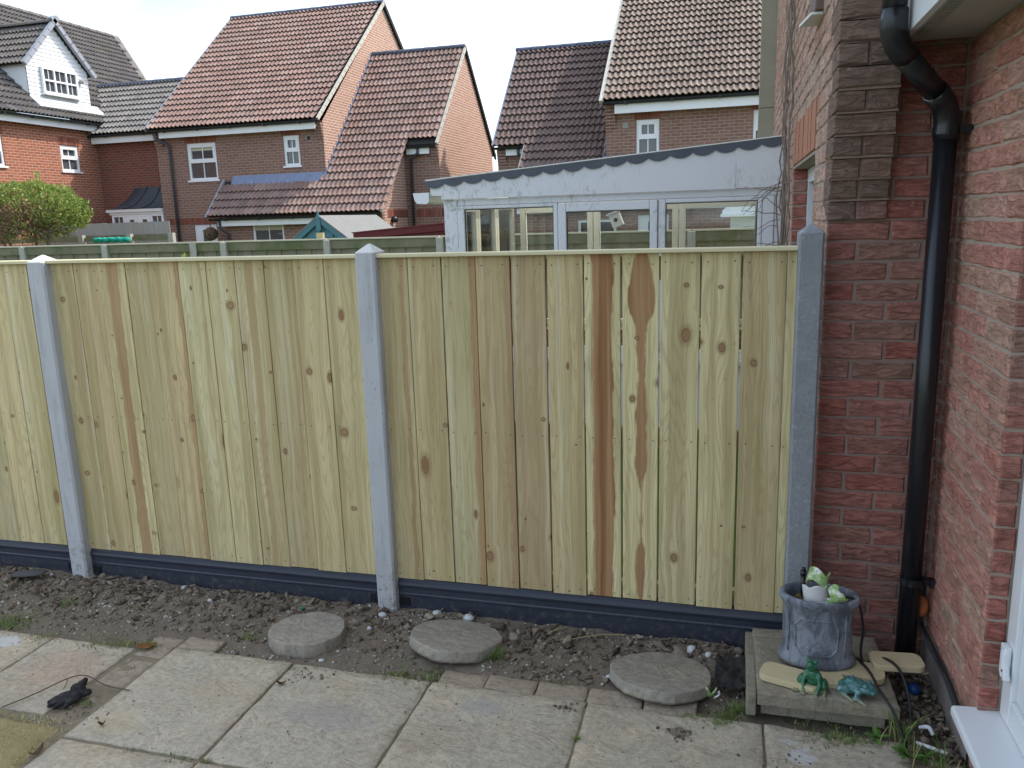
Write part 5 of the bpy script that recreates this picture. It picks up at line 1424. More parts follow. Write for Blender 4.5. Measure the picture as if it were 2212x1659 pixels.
# dormer
dm = obj('dormer', MB().prism([(XDm - .02, DY0, DZB), (XDm - .02, DY1, DZB), (XDm - .02, DY1, DZS), (XDm - .02, DYA, DZA), (XDm - .02, DY0, DZS)], (-2.6, 0, 0)).mesh('dormer'), 'white_board', H0)
z = DZB
while z < DZA - .06:                       # white shiplap boards, each lapping the one below
    def half(zz):
        if zz <= DZS: return DY0, DY1
        f_ = (zz - DZS) / (DZA - DZS); return DY0 + (DYA - DY0) * f_, DY1 + (DYA - DY1) * f_
    a0, b0 = half(z); a1, b1 = half(min(DZA - .01, z + .105)); a0 = max(a0, a1) if z >= DZS else a0; b0 = min(b0, b1) if z >= DZS else b0
    if b0 - a0 > .1:
        V = [(XDm + .020, a0, z), (XDm + .020, b0, z), (XDm + .004, b0, z + .112), (XDm + .004, a0, z + .112), (XDm - .02, a0, z), (XDm - .02, b0, z)]
        m_ = MB(); m_.add(V, [(0, 1, 2, 3), (0, 4, 5, 1)]); obj('cladding_board', m_.mesh('cladding_board'), 'white_board', dm)
    z += .105
window(H0, 'x', XDm + .085, 19.24, 20.50, 5.42, 6.12, style='triple', depth=.02)
# dormer roof, both slopes, ridge back into the main roof
cd_, sd2 = sl(45.5)
for sgn, yb in ((-1, DY0), (1, DY1)):
    eave = Vector((XDm + .12, yb + sgn * .14, DZS - .14)); up = Vector((0, -sgn * cd_, sd2))
    L = (DYA - DY0 + .14) / cd_
    dr = obj('dormer_roof', MB().obox((XDm - 1.2, (yb + sgn * .14 + DYA) / 2, (DZS - .14 + DZA) / 2 + .01), (1.32, 0, 0), up * (L / 2), (0, sgn * sd2 * .02, cd_ * .02)).mesh('dormer_roof'), 'underlay', H0)
    og = Vector((XDm + .12, yb + sgn * .15, DZS - .13)) if sgn > 0 else Vector((XDm - 2.58, yb + sgn * .15, DZS - .13))
    if sgn < 0:
        tile_roof(dr, og, (1, 0, 0), up, 2.7, L, 'tile_slate', [60], lambda p: True, gauge=.285)
    else:
        tile_roof(dr, og, (-1, 0, 0), up, 2.7, L, 'tile_slate', [20], lambda p: True, gauge=.285)
    verge(dr, (XDm + .14, yb + sgn * .15, DZS - .13), (XDm + .14, DYA, DZA + .05), (1, 0, 0), 'verge_grey', wd=.10, ht=.12)
ridge(r0_, (XDm + .15, DYA, DZA + .09), (XDm - 2.4, DYA, DZA + .09), 'tile_slate')
obj('lead_apron', MB().obox((XDm + .22, (DY0 + DY1) / 2 + .05, DZB - .13), (c0 * .20, 0, -s0 * .20), (0, 1.2, 0), (s0 * .02, 0, c0 * .02)).mesh('lead_apron'), plain('lead_pale', (.42, .44, .46), .6, .2, 5, .3), H0)
mb = MB(); mb.lathe([(.03, 0), (.07, .02), (.06, .10), (.01, .13)], 10, (XDm + .08, 20.66, 5.85)); obj('alarm_sensor', mb.mesh('alarm_sensor', True), 'soffit_grey', H0)
# wicker ball hanging by the back door
wk = thing('wicker_ball', (-13.82, 19.4, 1.3), 'round brown wicker ball hanging by the white back door', 'wicker ball')
mb = MB(); rr = random.Random(3)
for i in range(34):
    ax = Vector((rr.gauss(0, 1), rr.gauss(0, 1), rr.gauss(0, 1))).normalized(); a_ = ax.orthogonal().normalized(); b_ = ax.cross(a_)
    mb.tube([Vector((-13.82, 19.4, 1.47)) + (a_ * math.cos(q * .5236) + b_ * math.sin(q * .5236)) * (.165 + .006 * (i % 3)) for q in range(13)], .011, 5, False, rr.random())
obj('wicker', mb.mesh('wicker', True), plain('wicker_brown', (.16, .11, .07), .9, .4, 30), wk)
obj('hook', MB().tube([(-13.82, 19.4, 1.63), (-13.82, 19.4, 1.85), (-13.82, 19.99, 1.88)], .012, 6).mesh('hook'), 'gutter_black', wk)

# ------------------------------------------------------------------ house at the right with its wing
H2 = thing('brick_house', (-1.5, 21.5, 0), 'brown brick house with tall tan tiled roof, right of centre behind the conservatory', 'house', 'brick houses behind the gardens')
Y2, XL2, XR2 = 19.5, -3.0, 3.2
ZE2, P2 = 4.17, 39.5; c2, s2_ = sl(P2); YR2 = Y2 + 4.6; ZR2 = ZE2 + (YR2 - Y2 + .3) * math.tan(R(P2))
v1 = (-2.29, -1.77, 2.97, 3.77); v2 = (.30, .86, 3.02, 3.83); v3 = (-1.25, -.4, .9, 1.75)
mb = MB(); wall_panel(mb, 'y', Y2, XL2, XR2, 0, ZE2, [v1, v2])
mb.face([(XL2, YR2 + 4.6, 0), (XL2, Y2, 0), (XL2, Y2, ZE2), (XL2, YR2, ZR2), (XL2, YR2 + 4.6, ZE2)])
obj('wall', mb.mesh('wall'), 'house_brick', H2)
mb = MB(); mb.face([(XR2, Y2, 0), (XR2, YR2 + 4.6, 0), (XR2, YR2 + 4.6, ZE2), (XR2, YR2, ZR2), (XR2, Y2, ZE2)])
obj('gable_wall', mb.mesh('gable_wall'), 'house_brick_lit', H2)
mb = MB(); mb.face([(XL2 - .03, Y2 - .28, ZE2), (XR2 + .03, Y2 - .28, ZE2), (XR2 + .03, YR2, ZR2), (XL2 - .03, YR2, ZR2)]); mb.face([(XL2 - .03, YR2, ZR2), (XR2 + .03, YR2, ZR2), (XR2 + .03, YR2 + 4.8, ZE2), (XL2 - .03, YR2 + 4.8, ZE2)])
rf2 = obj('roof', mb.mesh('roof'), 'underlay', H2)
tile_roof(rf2, (XL2 - .02, Y2 - .32, ZE2 + .01), (1, 0, 0), (0, c2, s2_), 6.2, (YR2 - Y2 + .3) / c2, 'tile_tan', [200], gauge=.285)
ridge(rf2, (XL2 - .05, YR2, ZR2 + .06), (XR2, YR2, ZR2 + .06))
verge(rf2, (XL2 - .05, Y2 - .32, ZE2), (XL2 - .05, YR2, ZR2), (1, 0, 0), 'verge_cream', wd=.10)
obj('fascia', MB().box(XL2 + .24, XR2, Y2 - .245, Y2 - .215, ZE2 - .26, ZE2 - .04).box(XL2 + .24, XR2, Y2 - .20, Y2 - .001, ZE2 - .19, ZE2 - .175).mesh('fascia'), 'white_upvc', H2)
half_gutter(H2, (XL2 - .02, Y2 - .30, ZE2 - .01), (XR2, Y2 - .30, ZE2 - .01))
corbel(H2, XL2, XL2 + .23, Y2, ZE2 - .06, 7)
window(H2, 'y', Y2, *v1); window(H2, 'y', Y2, *v2)
soldiers(H2, 'y', Y2, -2.34, -1.72, 3.78, 3.975); soldiers(H2, 'y', Y2, .25, .92, 3.84, 3.975)
obj('vent', MB().box(-2.61, -2.48, Y2 - .012, Y2 + .01, 3.60, 3.73).mesh('vent'), 'soffit_grey', H2)
# its wing on the left, roof running down over the front lean-to
XW2 = -5.95; YM2 = 20.2; ZM2 = 3.42; YWR2, ZWR2 = 22.9, 6.12; TW2 = (ZWR2 - ZM2) / (YWR2 - YM2); PW2 = math.degrees(math.atan(TW2)); cw2, sw2 = sl(PW2)
YLO2 = 18.75; zlo2 = ZM2 + (YLO2 - YM2) * TW2
def zw2(y): return ZM2 + (y - YM2) * TW2
XLE = -5.12
mb = MB()
mb.face([(XW2 + .02, YM2, ZM2), (XLE, YM2, ZM2), (XLE, YLO2, zlo2), (2.2, YLO2, zlo2), (2.2, Y2, zw2(Y2)), (XL2, Y2, zw2(Y2)), (XL2, YWR2, ZWR2), (XW2 + .02, YWR2, ZWR2)])
mb.face([(XW2 + .02, YWR2, ZWR2), (XL2, YWR2, ZWR2), (XL2, 2 * YWR2 - YM2, ZM2), (XW2 + .02, 2 * YWR2 - YM2, ZM2)])
rw2 = obj('wing_roof', mb.mesh('wing_roof'), 'underlay', H2)
def in_w2(p):
    if p.x < XLE: return p.y > YM2
    if p.x > XL2 - .02: return p.y < Y2 - .12
    return True
tile_roof(rw2, (XW2 + .02, YLO2 - .03, zlo2 + .01), (1, 0, 0), (0, cw2, sw2), 2.2 - XW2, (YWR2 - YLO2) / cw2, 'tile_dark', [100], in_w2, gauge=.285)  # wing tiles darker: the shadow of the main house is put into their colour
ridge(rw2, (XW2 - .04, YWR2, ZWR2 + .06), (XL2, YWR2, ZWR2 + .06))
verge(rw2, (XW2, YM2 - .03, ZM2), (XW2, YWR2, ZWR2), (1, 0, 0), 'verge_grey')
verge(rw2, (XLE, YLO2 - .03, zlo2), (XLE, YM2, ZM2), (1, 0, 0), 'verge_cream')
mb = MB(); wall_panel(mb, 'y', YM2 + .2, XW2 + .05, XLE + .2, 0, ZM2 + .18)
w4 = (-3.6, -2.7, .9, 1.55); w5 = (-2.2, -1.5, 0.0, 1.62)
wall_panel(mb, 'y', YLO2 + .28, XLE + .06, 2.0, 0, zlo2 + .26, [w4, w5])
mb.face([(XW2 + .05, 25.5, 0), (XW2 + .05, YM2 + .2, 0), (XW2 + .05, YM2 + .2, ZM2 + .18), (XW2 + .05, YWR2, ZWR2 - .05), (XW2 + .05, 25.5, ZM2 + .18)])
mb.face([(XLE + .06, YM2 + .2, 0), (XLE + .06, YLO2 + .28, 0), (XLE + .06, YLO2 + .28, zlo2 + .25), (XLE + .06, YM2 + .2, ZM2 + .1)])
obj('wall', mb.mesh('wall'), 'house_brick', H2)
corbel(H2, XW2 + .05, XW2 + .28, YM2 + .2, ZM2 - .03)
obj('fascia', MB().box(XW2 + .3, XLE - .03, YM2 + .06, YM2 + .09, ZM2 - .235, ZM2 - .03).mesh('fascia'), 'white_upvc', H2)
half_gutter(H2, (XW2, YM2, ZM2 - .03), (XLE - .02, YM2, ZM2 - .03))
obj('downpipe', MB().tube([(-5.32, YM2 + .02, ZM2 - .05), (-5.32, YM2 + .03, ZM2 - .22), (-5.12, YM2 + .12, ZM2 - .34), (-5.11, YM2 + .12, .1)], .04, 10).mesh('downpipe', True), 'grey_pipe', H2)
obj('fascia', MB().box(XLE + .1, 2.0, YLO2 + .06, YLO2 + .09, zlo2 - .235, zlo2 - .04).mesh('fascia'), 'white_upvc', H2)
half_gutter(H2, (XLE, YLO2, zlo2 - .03), (2.2, YLO2, zlo2 - .03))
window(H2, 'y', YLO2 + .28, *w4, style='wide'); window(H2, 'y', YLO2 + .28, *w5, style='door', sill=False, name='door')
mb = MB(); dy = .17; y = Y2 - .02
obj('apron_flashing', MB().obox((-.4, Y2 - .08, zw2(Y2 - .08) + .085), (2.6, 0, 0), (0, .10 * cw2, .10 * sw2), (0, -.012 * sw2, .012 * cw2)).mesh('apron_flashing'), 'lead', H2)
obj('soaker', MB().obox((XL2 - .05, Y2 + .35, zw2(Y2 + .35) + .09), (.05, 0, 0), (0, .45 * cw2, .45 * sw2), (0, -.02 * sw2, .02 * cw2)).mesh('soaker'), 'lead', H2)

# ================================================================== NEIGHBOURING GARDENS
# weathered fence at the end of the neighbours' garden
YF = 12.0
post_x = [-14.4, -12.50, -10.70, -8.30, -6.38, -4.44, -2.55, -.62, 1.25]
ob_me = [MB().box(-.078, .078, -.006, .006, 0, 1.30).mesh('board') for _ in range(3)]
for m_ in ob_me: m_.materials.append(MATS['old_board'])
where = ['behind the left post', 'left of the wicker ball', 'between the left post and the middle post', 'in front of the teal shed', 'in front of the red shed', 'just left of the conservatory',
         'seen through the left conservatory pane', 'seen through the right conservatory pane']
for i in range(len(post_x) - 1):
    a, b = post_x[i] + .06, post_x[i + 1] - .06
    lab = ['weathered back fence panel at the far left photo edge', 'weathered back fence panel under the round shrub', 'weathered back fence panel below the link block bay window', 'weathered back fence panel below the wicker ball and low window',
           'weathered back fence panel in front of the two sheds', 'weathered back fence panel beside and behind the left end of the conservatory', 'weathered back fence panel seen through the middle conservatory panes', 'weathered back fence panel seen through the right conservatory pane'][i]
    fp = thing('timber_fence', ((a + b) / 2, YF, 0), lab, 'fence panel', 'weathered back fence panels')
    n = int((b - a) / .137)
    for k in range(n):
        obj('board', ob_me[k % 3], None, fp, (a + (b - a) * (k + .5) / n, YF + .018 + (.0135 if k % 2 else 0), 0), (0, 0, rng.uniform(-.01, .01)))
    obj('rail', MB().box(a, b, YF - .03, YF + .008, 1.245, 1.385).mesh('rail'), 'old_rail', fp)
    obj('rail', MB().box(a, b, YF - .025, YF + .008, .60, .68).mesh('rail'), 'old_rail', fp)
    obj('cap_rail', MB().box(a - .05, b + .05, YF - .05, YF + .06, 1.3855, 1.408).mesh('cap_rail'), 'old_cap', fp)
for i, x in enumerate(post_x):
    if i in (0, 8): continue
    lab = ['weathered fence post beyond the left photo edge', 'weathered fence post directly behind the new left post', 'weathered fence post below the green netting', 'weathered fence post below the wicker ball', 'weathered fence post below the teal shed gable',
           'weathered fence post just left of the white conservatory', 'weathered fence post behind the left conservatory window', 'weathered fence post behind the conservatory right window', 'weathered fence post hidden by the house wall'][i]
    o = obj('fence_post', MB().box(x - .058, x + .058, YF - .075, YF + .05, 0, 1.383).mesh('fence_post'), 'old_post')
    bevel(o, .01, 2); tag(o, lab, 'fence post', 'weathered back fence posts')
o = obj('batten', MB().box(-8.96, -8.84, YF - .055, YF - .031, .3, 1.384).mesh('batten'), 'old_post')
tag(o, 'pale batten nailed on the weathered back fence below the back door', 'batten')
o = obj('stake', MB().box(-6.62, -6.50, YF + .062, YF + .12, .2, 1.50).mesh('stake'), 'new_rail'); tag(o, 'short timber stake sticking up in front of the teal shed', 'stake')

# silvery fence further left, with a lower fence and green netting
SF = thing('timber_fence', (-14.6, 17.0, 0), 'silver grey close boarded fence below the link block bay', 'fence panel')
n = 26
sb = MB().box(-.078, .078, -.008, .008, .2, 1.82).mesh('board'); sb.materials.append(MATS['silver_board'])
for k in range(n): obj('board', sb, None, SF, (-17.2 + 3.95 * (k + .5) / n, 17.0 + (.007 if k % 2 else 0), rng.uniform(-.012, .008)))
obj('rail', MB().box(-17.25, -13.2, 16.95, 16.985, 1.42, 1.52).mesh('rail'), 'old_rail', SF)
LF = thing('timber_fence', (-13.5, 15.4, 0), 'low green stained fence with dark gap behind the round shrub', 'fence panel')
obj('rail', MB().box(-17.0, -11.9, 15.38, 15.41, 1.40, 1.49).mesh('rail'), 'old_rail', LF)
lb = MB().box(-.07, .07, -.008, .008, .2, 1.36).mesh('board'); lb.materials.append(MATS['old_board'])
for k in range(34): obj('board', lb, None, LF, (-17.0 + 5.1 * (k + .5) / 34, 15.42, 0))
for k, x in enumerate((-14.35, -13.05, -11.95)): obj('post', MB().box(x - .06, x + .06, 15.32, 15.42, 0, 1.55).mesh('post'), 'old_post', LF)
t = NT('green_net', .85, .2); p = t.pos()
t.done(t.mix(t.step(t.vor(t.scale(p, (22, 22, 22)), 1.0), .2, .5), (.02, .26, .19), (.03, .42, .32)), t.bump(t.vor(p, 22), .8, .02))
mb = MB(); pth = []
for k in range(25): pth.append((-13.95 + .95 * k / 24, 15.30 + .01 * math.sin(k * 1.3), 1.43 + .015 * vnoise((k * .4, 1, 2))))
mb.tube(pth, [.055 * (1 + .3 * vnoise((k * .9, 4, 1))) for k in range(25)], 10)
tag(obj('net_roll', mb.mesh('net_roll', True), 'green_net'), 'rolled turquoise green netting lying along the low fence', 'net roll')

# round clipped shrub
t = NT('shrub_leaf', .55, .35); rn = t.rnd()
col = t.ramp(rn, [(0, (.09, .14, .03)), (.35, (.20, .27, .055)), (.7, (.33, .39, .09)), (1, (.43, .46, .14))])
t.put(t.b.inputs['Base Color'], col)
tl = t.n('ShaderNodeBsdfTranslucent'); t.put(tl.inputs[0], col); ms = t.n('ShaderNodeMixShader'); ms.inputs[0].default_value = .35
out = t.t.nodes['Material Output']; t.t.links.new(t.b.outputs[0], ms.inputs[1]); t.t.links.new(tl.outputs[0], ms.inputs[2]); t.t.links.new(ms.outputs[0], out.inputs[0])
plain('shrub_bark', (.15, .105, .075), .95, .3, 25, .4)
plain('dead_twig', (.22, .15, .10), .95, .3, 25)
SH = thing('shrub', (-13.9, 13.6, 0), 'rounded yellow green clipped shrub with bare brown centre above the back fence', 'shrub')
cx, cy, cz = -14.05, 13.7, 2.06
rs = np.random.RandomState(11); V = []; Fc = []; Rn = []; n = 0
cnt = 0
while cnt < 9000:
    d = rs.randn(3); d /= np.linalg.norm(d)
    lump = 1 + .10 * vnoise((d[0] * 3, d[1] * 3, d[2] * 3)) + .07 * vnoise((d[0] * 8, d[1] * 8, d[2] * 8 + 3))
    rr = (rs.uniform(.86, 1.02) if rs.rand() < .8 else rs.uniform(.55, .9)) * lump
    pz = d[2] * rr
    hole = vnoise((d[0] * 2.2 + 1.3, d[1] * 2.2, d[2] * 2.6 + .4))
    front = -d[1]
    bare = front > .25 and -.62 < d[2] < .30 and d[0] < .66 and (hole > -.35)
    if bare and rs.rand() < .90: continue
    if d[2] < -.55 and rs.rand() < .6: continue
    c = np.array([cx + 1.27 * d[0] * rr, cy + 1.0 * d[1] * rr, cz + .60 * pz])
    s = rs.uniform(.022, .046); a_ = rs.randn(3); a_ /= np.linalg.norm(a_); b_ = np.cross(a_, rs.randn(3)); b_ /= np.linalg.norm(b_)
    V.append(np.array([c - a_ * s, c + b_ * s * .5, c + a_ * s, c - b_ * s * .5])); Fc.append(np.array([[0, 1, 2, 3]]) + n); n += 4
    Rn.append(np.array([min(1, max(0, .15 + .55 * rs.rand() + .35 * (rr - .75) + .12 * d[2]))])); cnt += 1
for q in range(38):   # stray shoots breaking the outline
    d = rs.randn(3); d[2] = abs(d[2]) * .8; d[1] = -abs(d[1]) * .6; d /= np.linalg.norm(d)
    c0 = np.array([cx + 1.27 * d[0], cy + 1.0 * d[1], cz + .60 * d[2]]); up = np.array([d[0] * .5, d[1] * .5, .8])
    for w in range(9):
        c = c0 + up * (.018 * w) + rs.randn(3) * .012; s = .026; a_ = rs.randn(3); a_ /= np.linalg.norm(a_); b_ = np.cross(a_, rs.randn(3)); b_ /= np.linalg.norm(b_)
        V.append(np.array([c - a_ * s, c + b_ * s * .5, c + a_ * s, c - b_ * s * .5])); Fc.append(np.array([[0, 1, 2, 3]]) + n); n += 4; Rn.append(np.array([.75 + .2 * rs.rand()]))
for q in range(60):   # a leading shoot above the crown
    c = np.array([-13.37 + rs.randn() * .03, 13.4 + rs.randn() * .03, 2.5 + rs.rand() * .32]); s = .03; a_ = rs.randn(3); a_ /= np.linalg.norm(a_); b_ = np.cross(a_, rs.randn(3)); b_ /= np.linalg.norm(b_)
    V.append(np.array([c - a_ * s, c + b_ * s * .5, c + a_ * s, c - b_ * s * .5])); Fc.append(np.array([[0, 1, 2, 3]]) + n); n += 4; Rn.append(np.array([.8]))
obj('crown', np_mesh('crown', np.concatenate(V), np.concatenate(Fc), np.concatenate(Rn)), 'shrub_leaf', SH)
for i, (dx, lean) in enumerate(((-.45, -.5), (-.2, -.15), (.12, .2), (.35, .5), (-.7, -.7))):
    p_ = Vector((cx + dx * .5, cy - .1, .0)); pth = [p_.copy()]
    for k in range(9):
        p_ = p_ + Vector((lean * .09 + rng.gauss(0, .03), rng.gauss(-.01, .03), .22)); pth.append(p_.copy())
    obj('trunk', MB().tube(pth, [.06 - .005 * k for k in range(10)], 7).mesh('trunk', True), 'shrub_bark', SH)
mb = MB()
for i in range(420):
    d = Vector((rng.gauss(0, 1), -abs(rng.gauss(0, .8)), rng.gauss(0, .6))).normalized(); p_ = Vector((cx, cy, cz - .25)) + Vector((d.x * .45, d.y * .4, d.z * .2))
    pth = [p_.copy()]; dd = Vector((d.x * 1.25, d.y, d.z * .8 + .25)).normalized()
    for k in range(5):
        dd = (dd + Vector((rng.gauss(0, .25), rng.gauss(0, .25), rng.gauss(0, .25)))).normalized(); p_ = p_ + dd * .14; pth.append(p_.copy())
    mb.tube(pth, [.009 - .0013 * k for k in range(6)], 4, False)
tag(obj('twigs', mb.mesh('twigs', uv=False), 'dead_twig', SH), kind='stuff')

# teal summer house and red shed
plain('teal_paint', (.075, .19, .205), .6, .15, 12, .2)
plain('felt_grey', (.19, .19, .185), .95, .15, 8, .3)
plain('maroon_paint', (.115, .018, .02), .55, .2, 10, .2)
TS = thing('shed', (-7.4, 14.4, 0), 'teal painted timber shed with pointed gable and grey felt roof', 'shed')
sx, sy = -7.30, 13.45; hw, zt, zeave = .80, 1.76, 1.18
mb = MB(); z = .2
TSw = obj('front_wall', MB().prism([(sx - hw + .05, sy + .03, 0), (sx + hw - .05, sy + .03, 0), (sx + hw - .05, sy + .03, zeave), (sx, sy + .03, zt - .06), (sx - hw + .05, sy + .03, zeave)], (0, 2.3, 0)).mesh('front_wall'), 'teal_paint', TS)
while z < zt - .15:
    def hwf(zz): return hw - .06 if zz < zeave else (hw - .06) * max(0, (zt - .08 - zz) / (zt - .08 - zeave))
    b0 = hwf(z + .11)
    if b0 > .06: obj('board', MB().prism([(sx - b0, sy + .006, z), (sx + b0, sy + .006, z), (sx + b0, sy + .024, z + .118), (sx - b0, sy + .024, z + .118)], (0, .01, 0)).mesh('board'), 'teal_paint', TSw)
    z += .12
for s in (-1, 1):
    a = Vector((sx, sy, zt)); b = Vector((sx + s * (hw + .10), sy, zeave - .08)); d = (b - a).normalized(); nrm = Vector((-d.z * s, 0, d.x * s))
    if nrm.z < 0: nrm = -nrm
    obj('barge_board', MB().obox((a + b) / 2 - nrm * .03 + Vector((0, -.02, 0)), d * (b - a).length / 2, (0, .012, 0), nrm * .045).mesh('barge_board'), 'teal_paint', TS)
    obj('roof_felt', MB().obox((a + b) / 2 + nrm * .024 + Vector((0, 1.2, 0)), d * ((b - a).length / 2 + .01), (0, 1.24, 0), nrm * .012).mesh('roof_felt'), 'felt_grey', TS)
obj('finial', MB().prism([(sx - .05, sy - .05, zt - .22), (sx, sy - .05, zt - .26), (sx + .05, sy - .05, zt - .22), (sx + .035, sy - .05, zt + .0), (sx, sy - .05, zt + .14), (sx - .035, sy - .05, zt + .0)], (0, .02, 0)).mesh('finial'), 'teal_paint', TS)
RS = thing('shed', (-5.6, 13.6, 0), 'maroon painted shed with a sloping flat roof left of the conservatory', 'shed')
obj('wall', MB().prism([(-6.30, 13.05, 0), (-4.0, 13.05, 0), (-4.0, 13.05, 1.56), (-6.30, 13.05, 1.40)], (0, 1.6, 0)).mesh('wall'), 'maroon_paint', RS)
for k in range(6):
    obj('board', MB().prism([(-6.29, 13.03, .5 + .15 * k), (-4.0, 13.03, .5 + .15 * k), (-4.0, 13.042, .645 + .15 * k), (-6.29, 13.042, .645 + .15 * k)], (0, .006, 0)).mesh('board'), 'maroon_paint', RS)
obj('roof_edge', MB().prism([(-6.42, 13.0, 1.36), (-4.0, 13.0, 1.525), (-4.0, 13.0, 1.635), (-6.42, 13.0, 1.465)], (0, .03, 0)).mesh('roof_edge'), 'maroon_paint', RS)
obj('roof', MB().prism([(-6.44, 12.98, 1.466), (-4.0, 12.98, 1.637), (-4.0, 12.98, 1.655), (-6.44, 12.98, 1.484)], (0, 1.75, 0)).mesh('roof'), plain('felt_red', (.16, .045, .04), .95, .2, 9, .3), RS)

# ------------------------------------------------------------------ conservatory
CV = thing('conservatory', (-.95, 6.9, 0), 'white plastic lean-to conservatory with scalloped dark roof edge above the new fence', 'conservatory')
YC, YCB, CX0, CX1 = 5.95, 7.85, -2.16, .296
ZH = 1.796                                     # underside of the fascia
def pX(px, py=440):                            # x on the front plane, read off the photo
    d = cf + cr * (px - 1106) / F_PX - cu * (py - 829.5) / F_PX
    return d.x * YC / d.y
obj('lower_panel', MB().box(CX0, CX1, YC + .004, YC + .009, .06, .548).mesh('lower_panel'), 'white_upvc', CV)
obj('dwarf_wall', MB().box(CX0, CX1, YC + .01, YC + .12, 0, .55).box(CX0, CX0 + .11, YC + .12, YCB, 0, .55).box(CX0, CX1, YCB - .11, YCB, 0, .55).mesh('dwarf_wall'), 'house_brick', CV)
x1, x2, x3, x4, x5, x6 = [pX(q) for q in (1002, 1195, 1223, 1404, 1438, 1637)]
def frame_bar(nm, *bx, mat='aged_upvc', par=None, bv=.006):
    m_ = MB()
    for q in bx: m_.box(*q)
    o_ = obj(nm, m_.mesh(nm), mat, par or CV); bevel(o_, bv, 2); return o_
frame_bar('corner_post', (CX0 - .005, x1 - .055, YC, YC + .09, .55, ZH - .003))
frame_bar('head_rail', (x1 - .0545, CX1, YC + .002, YC + .08, ZH - .052, ZH - .002))
fr1 = frame_bar('window_frame', (x1 - .054, x1, YC - .004, YC + .06, .60, ZH - .053), (x2, x2 + .032, YC - .004, YC + .06, .60, ZH - .053), (x1 + .0005, x2 - .0005, YC - .003, YC + .06, ZH - .078, ZH - .0535), (x1 + .0005, x2 - .0005, YC - .003, YC + .06, .60, .66))
fr2 = frame_bar('opening_sash', (x3 - .060, x3, YC - .016, YC + .06, .60, ZH - .056), (x4, x4 + .055, YC - .016, YC + .06, .60, ZH - .056), (x3 + .0005, x4 - .0005, YC - .015, YC + .06, ZH - .120, ZH - .0565), (x3 + .0005, x4 - .0005, YC - .015, YC + .06, .60, .68))
fr3 = frame_bar('window_frame', (x5 - .052, x5, YC - .004, YC + .06, .60, ZH - .053), (x6, x6 + .03, YC - .004, YC + .06, .60, ZH - .053), (x5 + .0005, x6 - .0005, YC - .003, YC + .06, ZH - .082, ZH - .0535), (x5 + .0005, x6 - .0005, YC - .003, YC + .06, .60, .66))
frame_bar('end_post', (x6 + .031, CX1 - .05, YC, YC + .08, .55, ZH - .053)); frame_bar('end_post', (CX1 - .0495, CX1, YC + .01, YC + .08, .55, ZH - .053))
for (a, b, zt_, pr_) in ((x1, x2, ZH - .078, fr1), (x3, x4, ZH - .12, fr2), (x5, x6, ZH - .082, fr3)):
    obj('pane', MB().box(a - .004, b + .004, YC + .02, YC + .026, .655, zt_ + .004).mesh('pane'), 'clear_glass', pr_)
    m_ = MB()
    for (q0, q1, r0_z, r1_z) in ((a - .001, a + .006, .66, zt_), (b - .006, b + .001, .66, zt_), (a + .006, b - .006, zt_ - .006, zt_ + .001)): m_.box(q0, q1, YC + .012, YC + .020, r0_z, r1_z)
    obj('gasket', m_.mesh('gasket'), 'gutter_black', pr_)
frame_bar('bottom_sill', (CX0 - .03, CX1, YC - .05, YC + .11, .551, .599))
# raking fascia that follows the lean-to roof, with scalloped flashing
def zt(x): return 1.905 + (2.085 - 1.905) * (x - CX0) / (CX1 - CX0)
fx = pX(1590, 360)
for (a, b) in ((CX0 - .012, fx - .001), (fx + .001, CX1 + .002)):
    mb = MB(); mb.prism([(a, YC - .028, ZH + (.0 if a < -1 else .003)), (b, YC - .028, ZH + (.003 if a > -1 else .0)), (b, YC - .028, zt(b) + .029), (a, YC - .028, zt(a) + .029)], (0, .026, 0))
    o_ = obj('fascia', mb.mesh('fascia'), 'aged_upvc', CV)
mb = MB(); mb.prism([(CX0 - .10, YC - .02, ZH + .03), (CX0 - .0125, YC - .02, ZH + .03), (CX0 - .0125, YC - .02, zt(CX0)), (CX0 - .10, YC - .02, zt(CX0) - .006)], (0, YCB - YC, 0))
obj('eaves_box', mb.mesh('eaves_box'), 'white_upvc', CV)
mb = MB(); gp = [(-.235, .02), (-.235, .012), (-.225, -.035), (-.205, -.06), (-.13, -.065), (-.11, -.05), (-.105, .02)]
mb.prism([(CX0 + a, YC - .04, ZH + .035 + b) for (a, b) in gp[::-1]], (0, YCB - YC + .05, 0)); obj('gutter', mb.mesh('gutter'), 'white_upvc', CV)
ns = 17; Lx = CX1 - CX0 + .135
for k in range(ns):
    a = CX0 - .13 + Lx * k / ns; b = a + Lx / ns; pts = [(a, zt(a) + .038), (b, zt(b) + .038)]
    for q in range(9):
        u = 1 - q / 8; xx = a + (b - a) * u; pts.append((xx, zt(xx) + .010 - .030 * math.sin(math.pi * u) ** .75))
    mb = MB(); mb.prism([(x, YC - .040, z) for (x, z) in pts[::-1]][::-1], (0, .008, 0))
    obj('flashing_scallop', mb.mesh('flashing_scallop'), 'flashing_grey', CV)
rc = obj('roof', MB().prism([(CX0 - .13, YC - .032, zt(CX0 - .13) + .030), (CX1, YC - .032, zt(CX1) + .030), (CX1, YC - .032, zt(CX1) + .042), (CX0 - .13, YC - .032, zt(CX0 - .13) + .042)], (0, YCB - YC + .06, 0)).mesh('roof'), 'polycarbonate', CV)
obj('roof_trim', MB().prism([(CX0 - .132, YC - .043, zt(CX0 - .13) + .0425), (CX1, YC - .043, zt(CX1) + .0425), (CX1, YC - .043, zt(CX1) + .050), (CX0 - .132, YC - .043, zt(CX0 - .13) + .050)], (0, .06, 0)).mesh('roof_trim'), 'white_board', rc)
